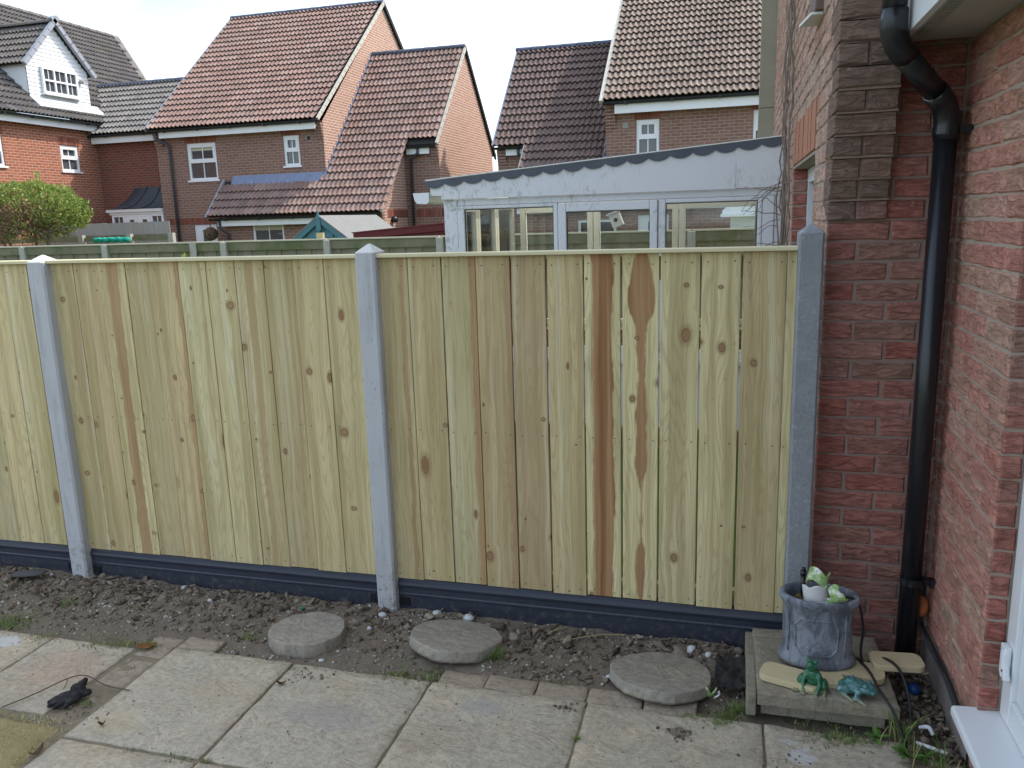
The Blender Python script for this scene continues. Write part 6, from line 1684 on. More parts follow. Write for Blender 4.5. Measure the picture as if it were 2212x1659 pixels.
for k in range(5):
    xx = CX0 + .2 + (CX1 - CX0 - .4) * k / 4
    obj('glazing_bar', MB().box(xx - .02, xx + .02, YC + .09, YCB - .05, zt(xx) - .035, zt(xx) + .015).mesh('glazing_bar'), 'roof_lit_upvc', rc)
# side and back windows, seen through the front panes
def inner_win(axis, c, u0, u1, z0, z1, f=.055):
    m_ = MB(); pn = MB()
    def bx(m, a, b, lo, hi, t0=0, t1=.06):
        if axis == 'x': m.box(c + t0, c + t1, a, b, lo, hi)
        else: m.box(a, b, c + t0, c + t1, lo, hi)
    bx(m_, u0, u0 + f, z0, z1); bx(m_, u1 - f, u1, z0, z1); bx(m_, u0 + f, u1 - f, z1 - f, z1, 0, .059); bx(m_, u0 + f, u1 - f, z0, z0 + f, 0, .059)
    bx(pn, u0 + f - .003, u1 - f + .003, z0 + f - .003, z1 - f + .003, .025, .031)
    o_ = obj('window_frame', m_.mesh('window_frame'), 'roof_lit_upvc', CV); bevel(o_, .005, 2)
    obj('pane', pn.mesh('pane'), 'clear_glass', o_)
ys = [YC + .095, YC + .62, YC + 1.18, YCB - .115]
for a, b in zip(ys, ys[1:]): inner_win('x', CX0 + .012, a + .004, b - .004, .60, ZH - .04 if b < YC + 1.0 else ZH - .02)
xs_ = [CX0 + .115, -1.32, -.52, .27]
for a, b in zip(xs_, xs_[1:]): inner_win('y', YCB - .09, a + .004, b - .004, .60, 1.74)
frame_bar('back_rail', (CX0, CX1, YCB - .10, YCB - .02, 1.742, 1.80), mat='roof_lit_upvc')
bbx = thing('bird_box', (-1.02, 7.2, 1.58), 'tilted little white box with a dark hole inside the conservatory middle window', 'bird box')
o_ = obj('body', MB().obox((-1.02, 7.2, 1.60), (.045, 0, .018), (0, .035, 0), (-.022, 0, .055)).mesh('body'), 'white_board', bbx)
obj('hole', MB().tube([(-1.02, 7.163, 1.60), (-1.02, 7.166, 1.60)], .018, 12).mesh('hole'), 'dark_room', bbx)
obj('roof', MB().obox((-1.044, 7.2, 1.662), (.058, 0, .022), (0, .045, 0), (-.003, 0, .007)).mesh('roof'), 'white_board', bbx)
obj('cord', MB().tube([(-1.046, 7.2, 1.668), (-1.046, 7.2, 1.93)], .002, 5).mesh('cord'), 'white_board', bbx)
# small white glazed porch further back, seen through the right pane
PO = thing('porch', (.0, 16.4, 0), 'small white porch with pale roof seen through the right conservatory pane', 'porch')
obj('wall', MB().box(-.12, .62, 16.2, 17.2, 0, 1.55).mesh('wall'), 'white_board', PO)
obj('roof', MB().prism([(-.27, 16.05, 1.60), (.85, 16.05, 1.60), (.85, 16.05, 1.66), (.62, 16.05, 1.84), (-.08, 16.05, 1.84), (-.27, 16.05, 1.66)], (0, 1.2, 0)).mesh('roof'), 'white_upvc', PO)
obj('eaves', MB().box(-.30, .88, 16.0, 17.3, 1.545, 1.599).mesh('eaves'), 'white_upvc', PO)
window(PO, 'y', 16.14, .06, .50, .95, 1.42, style='single', sill=False)

# ================================================================== THINGS IN THE FOREGROUND
# three round stepping stones
def round_stone(c, r, th, tilt, label, seed, squash=1.0):
    rr = random.Random(seed); ph = [rr.uniform(0, 6.28) for _ in range(4)]
    def fn(q, z): return 1 + .006 * math.sin(23 * q + ph[1]) + .005 * math.sin(31 * q + ph[0] + z * 60) + .025 * math.sin(2 * q + ph[0]) + .018 * math.sin(3 * q + ph[1]) + .012 * math.sin(7 * q + ph[2]) + .008 * math.sin(13 * q + ph[3])
    mb = MB(); prof = [(r * .97, 0), (r * 1.0, th * .2), (r * 1.0, th * .78), (r * .992, th * .93), (r * .972, th), (r * .8, th + .001), (r * .5, th + .001), (r * .2, th + .002), (.001, th + .001)]
    mb.lathe(prof, 56, (0, 0, 0), squash, fn)
    me = mb.mesh('stepping_stone', True)
    for v in me.vertices:
        v.co.z += .0035 * vnoise((v.co.x * 14 + seed, v.co.y * 14, seed)) + .002 * vnoise((v.co.x * 40, v.co.y * 40, seed))
        if v.co.z < th * .8: v.co *= 1
    o = obj('stepping_stone', me, 'round_stone', None, c, tilt)
    o.modifiers.new('es', 'EDGE_SPLIT').split_angle = R(24)
    return tag(o, label, 'stepping stone', 'round stepping stones')
round_stone((-1.632, 2.655, -.014), .150, .060, (-.05, .0, 0), 'leftmost of the three round stepping stones, below the middle fence panel', 3)
round_stone((-1.030, 2.735, -.006), .178, .046, (-.17, .05, 0), 'middle of the three round stepping stones, right of the middle post', 8)
round_stone((-.222, 2.665, -.012), .178, .042, (-.15, .03, 0), 'rightmost of the three round stepping stones, left of the plant pot', 14)

# stacked paving slabs under the plant pot
pl = thing('slab_plinth', (.31, 2.72, 0), 'two stacked weathered concrete slabs carrying the plant pot', 'plinth')
me = slab_mesh(.43, .44, .045, 16, .003, 71); o = obj('slab', me, 'plinth_slab', pl, (.105, 2.50, .098), (0, 0, .02))
me = slab_mesh(.38, .42, .05, 14, .003, 72); o = obj('slab', me, 'plinth_slab', pl, (.118, 2.535, .050), (0, 0, .0))
o = obj('edge_slab', MB().box(.070, .1025, 2.512, 2.93, .0, .082).mesh('edge_slab'), 'plinth_slab', pl, (0, 0, 0)); bevel(o, .005, 2)

# lead-look plant pot with an eight-sided panel
pot = thing('plant_pot', (.302, 2.715, .118), 'grey lead look oval plant pot with an eight sided panel', 'plant pot')
t = NT('pot_lead', .7, .35); p = t.pos()
w_ = t.step(t.noise(t.scale(p, (14, 14, 7)), 1.0, 6, .75, .4), .42, .60)
c = t.mix(t.noise(p, 30, 4, .7), (.065, .072, .09), (.14, .15, .175))
c = t.mix(t.math('MULTIPLY', w_, .6), c, (.34, .36, .40))
fl = t.step(t.noise(p, 75, 5, .75), .60, .68)
c = t.mix(t.math('MULTIPLY', t.math('MULTIPLY', fl, t.step(t.noise(p, 9, 2), .45, .6)), .8), c, (.48, .49, .50))
t.done(c, t.bump(t.noise(p, 90, 5, .7), .5, .005))
PC = (.302, 2.715, .119); SYP = .66
prof = [(.112, 0), (.126, .004), (.128, .018), (.121, .030), (.113, .040), (.111, .12), (.114, .19), (.118, .212), (.128, .222), (.131, .232), (.130, .243), (.124, .248), (.112, .246), (.106, .236), (.103, .20), (.100, .12)]
mb = MB(); mb.lathe(prof, 72, (0, 0, 0), SYP)
obj('body', mb.mesh('body', True), 'pot_lead', pot, PC)
mb = MB()
def on_pot(a, z, out=0.0):
    r_ = .1125 + out
    return (r_ * math.sin(a), -r_ * SYP * math.cos(a), z)
oc = [(-.62, .072), (-.42, .050), (.42, .050), (.62, .072), (.66, .15), (.46, .178), (-.46, .178), (-.66, .15)]
pth = []
for i in range(8):
    a0, z0 = oc[i]; a1, z1 = oc[(i + 1) % 8]
    for k in range(5): pth.append(on_pot(a0 + (a1 - a0) * k / 5 - .10, z0 + (z1 - z0) * k / 5, .0005))
pth.append(pth[0])
mb.tube(pth, .0042, 7, False); obj('panel_rim', mb.mesh('panel_rim', True), 'pot_lead', pot, PC)
for s in (-1, 1):
    mb = MB(); mb.tube([on_pot(s * .92 - .1, z, .001) for z in (.045, .08, .12, .16, .195)], .004, 6); obj('rib', mb.mesh('rib', True), 'pot_lead', pot, PC)
mb = MB(); mb.lathe([(.1005, .205), (.07, .212), (.03, .209), (.001, .214)], 24, (0, 0, 0), SYP, cap=False)
ps = obj('potting_soil', mb.mesh('potting_soil', True), 'soil', pot, PC)
pts = []; sz = []
for i in range(120):
    a = rng.uniform(0, 6.28); r_ = .095 * math.sqrt(rng.random()); s = rng.uniform(.003, .010)
    pts.append((r_ * math.cos(a), r_ * SYP * math.sin(a), .212 + s * .4)); sz.append(s)
plain('moss', (.085, .085, .022), .95, .5, 90, .6, .1, (.16, .13, .05))
tag(obj('moss', scatter('moss', pts, sz, 21, (.6, 1.0), .4), 'moss', pot, PC), kind='stuff')

# broken green and white glazed ornament stuck in the pot
t = NT('glazed_green', .25, .6); p = t.coord('Object'); n1 = t.noise(p, 26, 3, .6, .5)
c = t.mix(t.step(n1, .36, .46), (.72, .72, .66), (.32, .47, .17)); c = t.mix(t.math('MULTIPLY', t.step(t.noise(p, 60, 3), .58, .64), .6), c, (.09, .20, .06))
t.done(c, t.bump(n1, .3, .004))
plain('raw_ceramic', (.72, .71, .70), .7, .06, 40, .3)
orn = thing('broken_ornament', (.31, 2.69, .33), 'broken green and white glazed pottery ornament standing in the plant pot', 'ornament')
def shard(center, R_, a0, a1, z0f, z1f, th, mat, name, rot=(0, 0, 0), n=14):
    V = []; F = []
    for i in range(n + 1):
        a = a0 + (a1 - a0) * i / n
        for (rad, z) in ((R_, z0f(i / n)), (R_, z1f(i / n)), (R_ - th, z0f(i / n)), (R_ - th, z1f(i / n))): V.append((rad * math.cos(a), rad * math.sin(a), z))
    for i in range(n):
        b = 4 * i; c_ = b + 4
        F += [(b, c_, c_ + 1, b + 1), (b + 2, b + 3, c_ + 3, c_ + 2), (b + 1, c_ + 1, c_ + 3, b + 3), (b, b + 2, c_ + 2, c_)]
    F += [(0, 1, 3, 2), (4 * n, 4 * n + 2, 4 * n + 3, 4 * n + 1)]
    m_ = MB(); m_.add(V, F); o_ = obj(name, m_.mesh(name, True), mat, orn, center, rot); o_.modifiers.new('es', 'EDGE_SPLIT').split_angle = R(40); return o_
shard((.292, 2.705, .345), .040, 3.0, 6.2, lambda u: -.012, lambda u: .050 + .016 * math.sin(3.0 * u + .3) + .010 * abs(math.sin(7 * u + 1)), .007, 'raw_ceramic', 'body_shard', (.12, -.18, .2), 18)
shard((.288, 2.700, .402), .034, 2.9, 6.4, lambda u: -.006 + .016 * abs(math.sin(5 * u)), lambda u: .034 + .020 * abs(math.sin(4.2 * u + .5)), .005, 'glazed_green', 'neck_shard', (-.35, .35, .1), 18)
shard((.340, 2.685, .372), .032, 2.6, 5.9, lambda u: .0 + .01 * abs(math.sin(5 * u)), lambda u: .030 + .014 * math.sin(3.1 * u) + .010 * abs(math.sin(8 * u)), .005, 'glazed_green', 'lip_shard', (.55, .75, .3))
shard((.343, 2.690, .337), .028, 2.9, 5.9, lambda u: -.01, lambda u: .034 * math.sin(3.1 * u) ** .5 + .002, .005, 'glazed_green', 'handle_shard', (.1, .2, 0))
for i, (x, y, rz) in enumerate(((.245, 2.668, .2), (.332, 2.658, -.1), (.365, 2.675, .5), (.30, 2.655, .0))):
    m_ = MB(); m_.prism([(-.022, -.006, 0), (.018, -.010, 0), (.026, .006, 0), (-.010, .010, 0)], (0, 0, .006))
    obj('chip', m_.mesh('chip'), 'raw_ceramic', orn, (x, y, .343 + .002 * i), (.1 * i, -.08, rz))
tag(obj('hose_end', MB().tube([(.252, 2.745, .33), (.251, 2.745, .415)], .0085, 14).tube([(.251, 2.745, .410), (.251, 2.745, .428)], .0105, 14).tube([(.251, 2.745, .428), (.251, 2.745, .438)], .0070, 14).mesh('hose_end', True), 'black_plastic'), 'upright black hose end standing in the plant pot', 'hose')

def catmull(pts, n=8):
    P = [Vector(p) for p in pts]; P = [P[0] * 2 - P[1]] + P + [P[-1] * 2 - P[-2]]; out_ = []
    for i in range(1, len(P) - 2):
        for k in range(n):
            t_ = k / n; a, b, c, d = P[i - 1], P[i], P[i + 1], P[i + 2]
            out_.append(.5 * ((2 * b) + (c - a) * t_ + (2 * a - 5 * b + 4 * c - d) * t_ ** 2 + (3 * b - a - 3 * c + d) * t_ ** 3))
    out_.append(P[-2]); return out_
plain('black_cable', (.018, .018, .02), .5, .2, 20, 0, .4)
tag(obj('cable', MB().tube(catmull([(.352, 2.685, .36), (.385, 2.68, .374), (.425, 2.70, .345), (.446, 2.715, .25), (.444, 2.72, .17), (.455, 2.73, .118), (.50, 2.78, .10), (.56, 2.84, .09), (.60, 2.88, .05)]), .0045, 8).mesh('cable', True), 'black_cable'), 'black cable curling out of the plant pot behind it', 'cable')
tag(obj('cable', MB().tube(catmull([(.44, 2.76, .112), (.452, 2.66, .140), (.462, 2.60, .146), (.478, 2.548, .128), (.508, 2.485, .10), (.532, 2.44, .045), (.545, 2.42, .006)]), .0048, 8).mesh('cable', True), 'black_cable'), 'black cable hanging over the front of the slab plinth', 'cable')
tag(obj('cable', MB().tube(catmull([(.48, 2.78, .110), (.53, 2.71, .146), (.56, 2.64, .138), (.574, 2.57, .08), (.565, 2.50, .03), (.555, 2.46, .008)]), .0048, 8).mesh('cable', True), 'black_cable'), 'black cable draped over the rightmost wood offcut', 'cable')
tag(obj('cable', MB().tube(catmull([(.690, 3.0, .30), (.684, 3.0, .21), (.686, 2.98, .150), (.690, 2.87, .150), (.692, 2.70, .150), (.692, 2.58, .150), (.690, 2.42, .130)]), .006, 8).mesh('cable', True), 'black_cable'), 'black cable clipped along the foot of the right wall', 'cable')
tag(obj('cable', MB().tube(catmull([(.682, 3.0, .29), (.676, 3.005, .19), (.680, 2.95, .142), (.684, 2.80, .136), (.686, 2.62, .137), (.684, 2.45, .115)]), .0045, 8).mesh('cable', True), plain('grey_cable', (.06, .06, .065), .5, .2, 20)), 'thin grey cable running just below the black one on the right wall', 'cable')

# pale scalloped timber offcuts lying on the slab
t = NT('offcut_wood', .75, .2); p = t.coord('Object')
t.done(t.mix(t.noise(t.scale(p, (14, 90, 60)), 1.0, 4, .6), (.50, .39, .21), (.68, .58, .37)), t.bump(t.noise(t.scale(p, (20, 160, 160)), 1.0, 3), .3, .002))
def offcut(c, L, w, rz, label, rx=0.0, mat='offcut_wood'):
    pts = [(-L / 2, -w / 2 + .012), (-L / 2 + .016, -w / 2)]; q = w * .30
    for k in range(6):
        a = -math.pi / 2 + math.pi / 2 * k / 5; pts.append((L / 2 - q + q * math.cos(a), -w / 2 + q + q * math.sin(a)))
    for k in range(6):
        a = math.pi / 2 * k / 5; pts.append((L / 2 - q + q * math.cos(a), w / 2 - q + q * math.sin(a)))
    pts += [(-L / 2 + .016, w / 2), (-L / 2, w / 2 - .012)]
    mb = MB(); mb.prism([(x, y, 0) for (x, y) in pts], (0, 0, .021)); o_ = obj('wood_offcut', mb.mesh('wood_offcut'), mat, None, c, (rx, 0, rz)); bevel(o_, .0015, 1)
    return tag(o_, label, 'wood offcut', 'pale wood offcuts')
offcut((.212, 2.592, .0995), .195, .100, math.pi - .30, 'pale wood offcut poking out at the left of the plant pot')
offcut((.325, 2.645, .0992), .16, .10, math.pi * .5 + .1, 'short wood offcut mostly under the front of the pot', mat='offcut_wood')
offcut((.430, 2.680, .0995), .17, .105, -.12, 'wood offcut just right of the plant pot base')
offcut((.560, 2.730, .1205), .165, .095, .10, 'rightmost pale wood offcut overhanging the slab beside the blue ball')

# glazed frog and toad
def ell(mb, c, r, rot=None, n=12, m=8):
    V = []; F = []
    for j in range(m + 1):
        th = math.pi * j / m
        for i in range(n):
            ph = 2 * math.pi * i / n; v = Vector((r[0] * math.sin(th) * math.cos(ph), r[1] * math.sin(th) * math.sin(ph), r[2] * math.cos(th)))
            if rot: v = rot @ v
            V.append(v + Vector(c))
    for j in range(m):
        for i in range(n): F.append((j * n + i, (j + 1) * n + i, (j + 1) * n + (i + 1) % n, j * n + (i + 1) % n))
    mb.add(V, F)
def limb(mb, pts, rad):
    for a, b, r0, r1 in zip(pts, pts[1:], rad, rad[1:]):
        a, b = Vector(a), Vector(b); k = max(2, int((b - a).length / .003))
        for i in range(k + 1): ell(mb, a + (b - a) * i / k, [r0 + (r1 - r0) * i / k] * 3, None, 8, 6)
def frog_mat(name, c1, c2, c3):
    t = NT(name, .22, .6); p = t.coord('Object'); x, y, z = t.sep(p)
    c = t.mix(t.step(t.noise(p, 60, 4, .6), .42, .62), c1, c2); c = t.mix(t.step(t.noise(p, 34, 3, .6, .4), .58, .66), c, c3)
    c = t.mix(t.math('MULTIPLY', t.math('SUBTRACT', 1.0, t.step(z, .004, .020)), .8), c, (.30, .27, .15))
    c = t.mix(t.math('MULTIPLY', t.step(t.noise(p, 95, 5, .75), .52, .66), .6), c, (.05, .05, .035))
    t.done(c, t.bump(t.noise(p, 150, 3), .6, .004))
frog_mat('frog_green', (.012, .10, .045), (.025, .17, .08), (.16, .20, .07))
frog_mat('toad_teal', (.035, .13, .135), (.10, .24, .22), (.25, .36, .36))
def remeshed(o_, vox=.0022):
    m = o_.modifiers.new('remesh', 'REMESH'); m.mode = 'VOXEL'; m.voxel_size = vox; m.use_smooth_shade = True
    s = o_.modifiers.new('smooth', 'SMOOTH'); s.iterations = 3; s.factor = .5
mb = MB()     # sitting frog, snout up and turned to the left
rt = Matrix.Rotation(-.42, 3, 'X')
ell(mb, (0, .004, .040), (.026, .023, .040), Matrix.Rotation(.25, 3, 'X'))
ell(mb, (0, .012, .026), (.032, .028, .026))
ell(mb, (-.003, -.008, .088), (.018, .020, .017)); ell(mb, (-.006, -.020, .096), (.011, .012, .010))
for s in (-1, 1):
    ell(mb, (-.003 + s * .012, -.004, .103), (.007, .007, .007))
    limb(mb, [(s * .020, -.006, .060), (s * .026, -.022, .030), (s * .020, -.034, .008)], [.009, .007, .006])
    for f_ in (-.5, 0, .5): limb(mb, [(s * .020, -.034, .006), (s * .020 + f_ * .014, -.050, .004)], [.0045, .003])
    ell(mb, (s * .034, .004, .024), (.014, .026, .020), Matrix.Rotation(s * .3, 3, 'Z'))
    limb(mb, [(s * .038, .014, .012), (s * .044, -.026, .006)], [.009, .006])
    for f_ in (-.6, 0, .6): limb(mb, [(s * .044, -.026, .005), (s * .044 + f_ * .014, -.044, .004)], [.0045, .003])
ell(mb, (0, .0, .006), (.040, .036, .007))
fo = obj('frog_figurine', mb.mesh('frog_figurine', True, uv=False), 'frog_green', None, (.278, 2.553, .100), (0, 0, -.35)); remeshed(fo)
tag(fo, 'upright sitting dark green glazed frog figurine in front of the pot', 'figurine')
mb = MB()     # crouching toad, head to the right
ell(mb, (-.006, 0, .026), (.042, .032, .024), Matrix.Rotation(-.18, 3, 'Y')); ell(mb, (.034, 0, .032), (.026, .027, .018)); ell(mb, (.052, 0, .028), (.014, .019, .011))
ell(mb, (-.040, 0, .018), (.020, .024, .015))
for s in (-1, 1):
    ell(mb, (.032, s * .016, .047), (.008, .007, .007))
    limb(mb, [(.018, s * .026, .026), (.014, s * .042, .012), (.034, s * .046, .005)], [.010, .008, .006])
    for f_ in (-.6, 0, .6): limb(mb, [(.034, s * .046, .005), (.052, s * .046 + f_ * .014, .004)], [.0045, .003])
    ell(mb, (-.026, s * .030, .020), (.027, .014, .016), Matrix.Rotation(-s * .35, 3, 'Z'))
    limb(mb, [(-.042, s * .036, .008), (-.006, s * .048, .006)], [.008, .006])
    for f_ in (-.6, 0, .6): limb(mb, [(-.006, s * .048, .005), (.012, s * .052 + f_ * .012, .004)], [.0045, .003])
for i in range(16): ell(mb, (rng.uniform(-.035, .02), rng.uniform(-.024, .024), .046 + rng.uniform(-.004, .002)), [rng.uniform(.003, .0055)] * 3, None, 8, 6)
to = obj('toad_figurine', mb.mesh('toad_figurine', True, uv=False), 'toad_teal', None, (.412, 2.555, .100), (0, 0, -.50)); remeshed(to)
tag(to, 'crouching pale teal glazed toad figurine right of the green frog', 'figurine')

mb = MB(); ell(mb, (0, 0, 0), (.022, .022, .022), None, 28, 18)
tag(obj('ball', mb.mesh('ball', True, uv=False), plain('blue_plastic', (.008, .05, .19), .4, .15, 20, 0, .5), None, (.622, 2.742, .032)), 'small blue ball in the corner under the wood offcut', 'ball')
mb = MB(); mb.lathe([(.036, 0), (.040, .004), (.040, .022), (.030, .028), (.020, .024), (.001, .024)], 24)
tv = obj('terracotta_dish', mb.mesh('terracotta_dish', True), plain('terracotta', (.42, .13, .05), .85, .2, 30, .3), None, (.688, 3.000, .215), (0, -1.35, .3)); tag(tv, 'orange terracotta dish leaning in the corner behind the downpipe', 'dish')

# black crumpled glove on the paving
mb = MB()
ell(mb, (0, 0, .016), (.048, .034, .016)); ell(mb, (-.030, -.012, .014), (.030, .022, .014)); ell(mb, (.022, .026, .026), (.030, .018, .026), Matrix.Rotation(.5, 3, 'Y'))
limb(mb, [(.022, .03, .03), (.040, .046, .052)], [.018, .010]); limb(mb, [(-.03, 0, .014), (-.062, -.016, .009)], [.012, .008]); limb(mb, [(-.02, -.018, .014), (-.052, -.036, .008)], [.012, .008]); limb(mb, [(0, -.022, .014), (-.026, -.050, .008)], [.011, .008]); limb(mb, [(.02, -.02, .014), (.010, -.050, .009)], [.011, .008])
limb(mb, [(.03, 0, .022), (.060, .020, .020)], [.016, .012])
go = obj('glove', mb.mesh('glove', True, uv=False), None, None, (-2.255, 2.070, .001), (0, 0, .3)); remeshed(go, .0024)
t = NT('black_rubber', .6, .35); p = t.coord('Object')
t.done(t.mix(t.step(t.noise(p, 40, 4, .6), .5, .7), (.014, .014, .015), (.045, .043, .040)), t.bump(t.math('ADD', t.noise(t.scale(p, (60, 60, 60)), 1.0, 3, .6, 1.5), t.noise(p, 24, 3)), .9, .012)); go.data.materials.append(MATS['black_rubber'])
tag(go, 'crumpled black work glove lying on the left paving', 'glove')

plain('twig_brown', (.13, .085, .055), .9, .3, 40, .3)
tag(obj('twig', MB().tube(catmull([(-2.455, 1.975, .008), (-2.40, 2.07, .012), (-2.350, 2.165, .020), (-2.29, 2.190, .024), (-2.19, 2.17, .012), (-2.082, 2.167, .006)]), .0022, 6).tube(catmull([(-2.35, 2.165, .020), (-2.34, 2.145, .012), (-2.33, 2.12, .006)]), .0013, 5).mesh('twig', True), 'twig_brown'), 'thin brown bent twig beside the black glove', 'twig')
for (a, b, lab) in (((1225, 1372), (1355, 1353), 'longer pale dry stalk lying on the soil left of the right stepping stone'), ((1178, 1358), (1228, 1342), 'short dark stick on the soil under the right fence panel')):
    p0, p1 = lp(*a, .03), lp(*b, .03); z0 = soil_h(p0.x, p0.y) + .008; z1 = soil_h(p1.x, min(2.95, p1.y)) + .012
    tag(obj('dry_stalk', MB().tube(catmull([(p0.x, p0.y, z0), ((p0.x + p1.x) / 2, (p0.y + p1.y) / 2 - .006, (z0 + z1) / 2 + .008), (p1.x, min(2.95, p1.y), z1)]), [.0026] * 17, 6).mesh('dry_stalk', True), plain('straw', (.34, .26, .15), .9, .2, 40) if 'straw' not in MATS else 'straw'), lab, 'stalk')
q = lp(935, 1330, .04); tag(obj('dry_stalk', MB().tube(catmull([(q.x + .02, q.y, .03), (q.x + .03, q.y - .01, .06), (q.x + .055, q.y - .02, .09)]), .0014, 5).mesh('dry_stalk', True), 'straw'), 'upright straw stalk behind the middle stepping stone', 'stalk')
# dead leaf, bark scrap, pottery scrap, brown slip
def leaf(c, L, w, rz, mat, name, label, cat, curl=.012):
    V = []; F = []; n = 8
    for i in range(n + 1):
        u = i / n; ww = w * math.sin(math.pi * min(1, .08 + u * .92)) ** .7
        for s in (-1, 0, 1): V.append((L * (u - .5), s * ww / 2, .003 + curl * (2 * u - 1) ** 2 + (.004 if s else 0) + .002 * vnoise((u * 5, s, L * 90))))
    for i in range(n):
        for k in range(2): F.append((3 * i + k, 3 * i + 3 + k, 3 * i + 4 + k, 3 * i + 1 + k))
    mb = MB(); mb.add(V, F); o_ = obj(name, mb.mesh(name, True), mat, None, c, (0, 0, rz)); so = o_.modifiers.new('so', 'SOLIDIFY'); so.thickness = .0012
    return tag(o_, label, cat)
plain('dead_leaf', (.24, .095, .03), .8, .3, 60, .3); plain('dark_leaf', (.09, .05, .03), .85, .3, 60, .3)
leaf((-2.238, 2.448, .001), .072, .042, .5, 'dead_leaf', 'dead_leaf', 'orange brown dead leaf at the patio edge on the left', 'leaf')
leaf((-2.125, 1.80, .001), .05, .022, 1.4, 'dark_leaf', 'dead_leaf', 'curled dark brown leaf beside the turf corner', 'leaf', .02)
leaf((-2.03, 1.975, .001), .02, .014, .4, 'dark_leaf', 'dead_leaf', 'tiny brown leaf scrap on the paving near the turf corner', 'leaf')
for (px, py, s, lab) in ((608, 1480, .016, 'small dark earth crumb on the slab in front of the left stepping stone'),):
    q = lp(px, py); leaf((q.x, q.y, .001), s * 2, s, .3, 'dark_leaf', 'dead_leaf', 'little dark leaf scrap on the slab below the left stepping stone', 'leaf')
ps_ = thing('pottery_shard', (-.055, 2.60, 0), 'small green and white pottery shard by the right stepping stone', 'shard')
orn_keep = orn; orn = ps_
shard((-.058, 2.622, .006), .026, 3.6, 5.9, lambda u: 0, lambda u: .026 + .010 * math.sin(7 * u), .004, 'glazed_green', 'glazed_side', (.35, .2, .2))
shard((-.040, 2.612, .006), .022, 3.9, 5.6, lambda u: 0, lambda u: .018 + .008 * math.sin(5 * u), .004, 'raw_ceramic', 'broken_edge', (.6, -.4, 1.0))
orn = orn_keep
mb = MB(); ell(mb, (0, 0, 0), (.013, .008, .012), None, 14, 10)
q = lp(652, 1308, .03); tag(obj('glass_pebble', mb.mesh('glass_pebble', True, uv=False), plain('green_glass', (.01, .12, .07), .15, .2, 20, 0, .6), None, (q.x, q.y, soil_h(q.x, q.y) + .008)), 'shiny dark green pebble behind the left stepping stone', 'pebble')
# dark slate scraps at the left of the bed and the black weed sheet by the pot slab
sm = scatter('slate', [(0, 0, 0)], [1.0], 207, (.12, .14), .3, True)
o = obj('slate_scrap', sm, plain('slate_grey', (.085, .08, .08), .8, .25, 30, .4), None, (-3.24, 2.86, .040), (.06, .03, .4)); o.scale = (.075, .045, .06); tag(o, 'flat dark slate scrap in the soil left of the left post', 'slate')
t = NT('weed_sheet', .85, .15); p = t.pos(); t.done(t.mix(t.noise(p, 40, 4), (.02, .02, .02), (.06, .055, .05)), t.bump(t.noise(p, 60, 4, .7), .9, .01))
V = []; F = []; n = 16
for j in range(n + 1):
    for i in range(n + 1):
        u, v = i / n, j / n; x = -.035 + .125 * u + .012 * vnoise((v * 4, 2, 1)); y = 2.62 + .20 * v + .014 * vnoise((u * 4, 7, 3))
        V.append((x, y, .022 + .030 * vnoise((x * 26, y * 26, 5)) + .012 * vnoise((x * 70, y * 70, 2)) + .012))
for j in range(n):
    for i in range(n): a = j * (n + 1) + i; F.append((a, a + 1, a + n + 2, a + n + 1))
mb = MB(); mb.add(V, F); o = obj('weed_sheet', mb.mesh('weed_sheet', True), 'weed_sheet'); o.modifiers.new('so', 'SOLIDIFY').thickness = .0015
tag(o, 'crumpled black weed sheet between the right stepping stone and slab plinth', 'sheet')

# weeds at the foot of the slab plinth and against the wall
plain('weed_green', (.075, .16, .03), .6, .3, 40, .2, .3, (.13, .24, .05))
def weed(c, n_, L, label, seed):
    r = random.Random(seed); root = thing('weed', c, label, 'weed')
    for i in range(n_):
        an = r.uniform(0, 6.28); el = r.uniform(.15, .9); ln = L * r.uniform(.6, 1.2); w = ln * r.uniform(.28, .4); V = []; F = []; m = 5
        for k in range(m + 1):
            u = k / m; ww = w * math.sin(math.pi * (.06 + .94 * u)) ** .8 / 2; rr = ln * u; zz = ln * u * math.sin(el) - .35 * ln * u * u * (1 - el * .6)
            for s in (-1, 0, 1): V.append((rr * math.cos(an) * math.cos(el) - s * ww * math.sin(an), rr * math.sin(an) * math.cos(el) + s * ww * math.cos(an), max(.002, .006 + zz) + (.1 * ww if s else 0)))
        for k in range(m):
            for s in range(2): F.append((3 * k + s, 3 * k + 3 + s, 3 * k + 4 + s, 3 * k + 1 + s))
        mb = MB(); mb.add(V, F); obj('leaf', mb.mesh('leaf', True), 'weed_green', root, c)
    return root
weed((.545, 2.395, 0), 15, .060, 'leafy green weed at the front corner of the slab plinth', 2)
weed((.465, 2.475, .0), 9, .045, 'small weed against the front of the slab plinth', 5)
weed((.598, 2.42, .0), 11, .045, 'low leafy weed between the plinth and the white door sill', 9)
sp = []
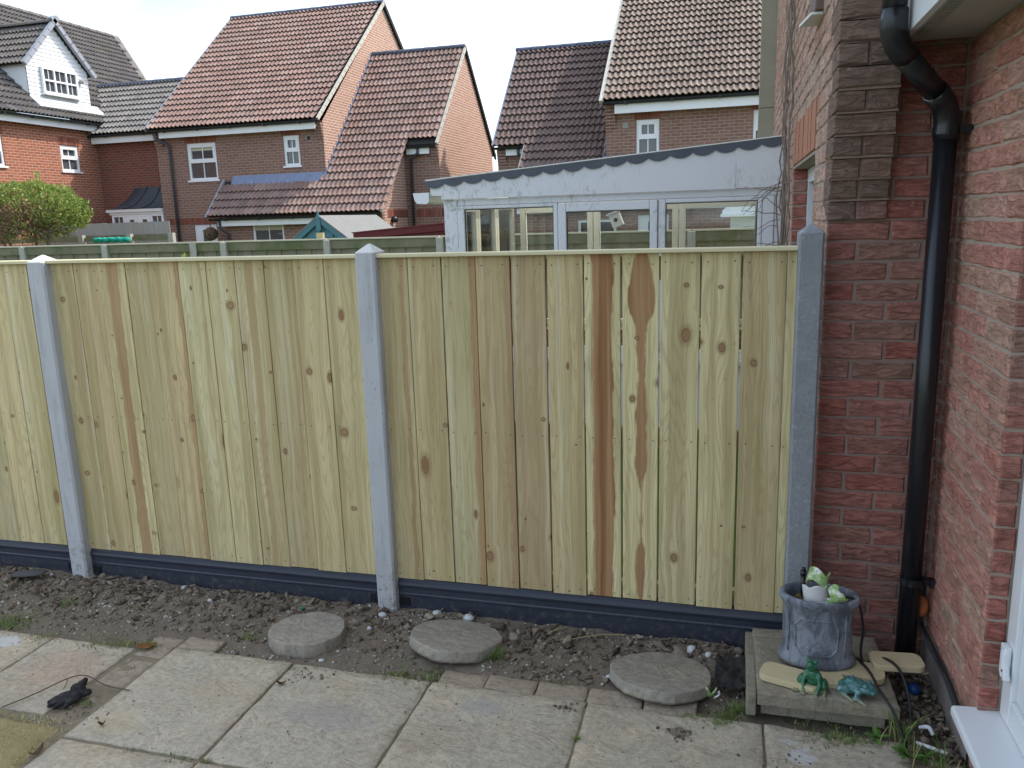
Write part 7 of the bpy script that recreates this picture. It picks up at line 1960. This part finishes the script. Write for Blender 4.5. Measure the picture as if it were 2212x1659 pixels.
for (x, y, n_, s_, h) in ((.52, 2.45, 26, .018, .14), (.56, 2.40, 22, .02, .10), (.62, 2.36, 20, .012, .11), (.63, 2.30, 22, .01, .10), (.64, 2.25, 20, .01, .09), (.34, 2.485, 60, .05, .022), (.25, 2.49, 50, .04, .02)):
    for i in range(n_): sp.append((x + rng.gauss(0, s_), y + rng.gauss(0, s_), -.004, h * rng.uniform(.5, 1.15), rng.uniform(.2, .9), rng.uniform(.0014, .0026)))
tag(obj('long_grass', blades(sp, 31), 'grass_blade'), 'long thin grass blades beside the slab plinth and door sill', 'grass', kind='stuff')
# litter of earth between the plinth and the wall
pts = []; sz = []
for i in range(420):
    x = rng.uniform(.545, .70); y = rng.uniform(2.40, 3.03); s = .003 + .010 * rng.random() ** 2; pts.append((x, y, .004 + s * .4)); sz.append(s)
tag(obj('corner_dirt', scatter('corner_dirt', pts, sz, 41), 'clod'), 'dark dirt and litter in the corner below the downpipe', 'dirt', kind='stuff')
# bits of broken white pipe and stones in that corner
tag(obj('pale_stick', MB().tube(catmull([(.575, 2.455, .018), (.61, 2.43, .024), (.655, 2.42, .016)]), .006, 8).mesh('pale_stick', True), 'raw_ceramic'), 'pale stick lying on the dirt beside the slab plinth', 'stick')
tag(obj('pipe_offcut', MB().tube(catmull([(.600, 2.535, .02), (.622, 2.52, .034), (.634, 2.51, .016)]), .0065, 10).mesh('pipe_offcut', True), 'white_upvc'), 'little bent white plastic offcut in the dirt beside the plinth', 'offcut')
# stain-like leaf of the bright plant peeping over the middle panel
wv = thing('weed', (-2.55, 3.4, 0), 'bright yellow green shoot peeping over the middle fence panel', 'weed')
r = random.Random(5)
for i in range(34):
    c = Vector((-2.565 + r.gauss(0, .035), 3.40 + r.gauss(0, .02), 1.478 + r.gauss(0, .018))); a_ = Vector((r.gauss(0, 1), r.gauss(0, 1), r.gauss(0, 1))).normalized(); b_ = a_.orthogonal().normalized(); s = .014
    mb = MB(); mb.face([c - a_ * s, c + b_ * s * .5, c + a_ * s, c - b_ * s * .5]); obj('leaf', mb.mesh('leaf'), 'shrub_leaf', wv)
obj('stem', MB().tube([(-2.56, 3.41, -.05), (-2.55, 3.42, .8), (-2.565, 3.40, 1.47)], .008, 6).mesh('stem'), 'shrub_bark', wv)
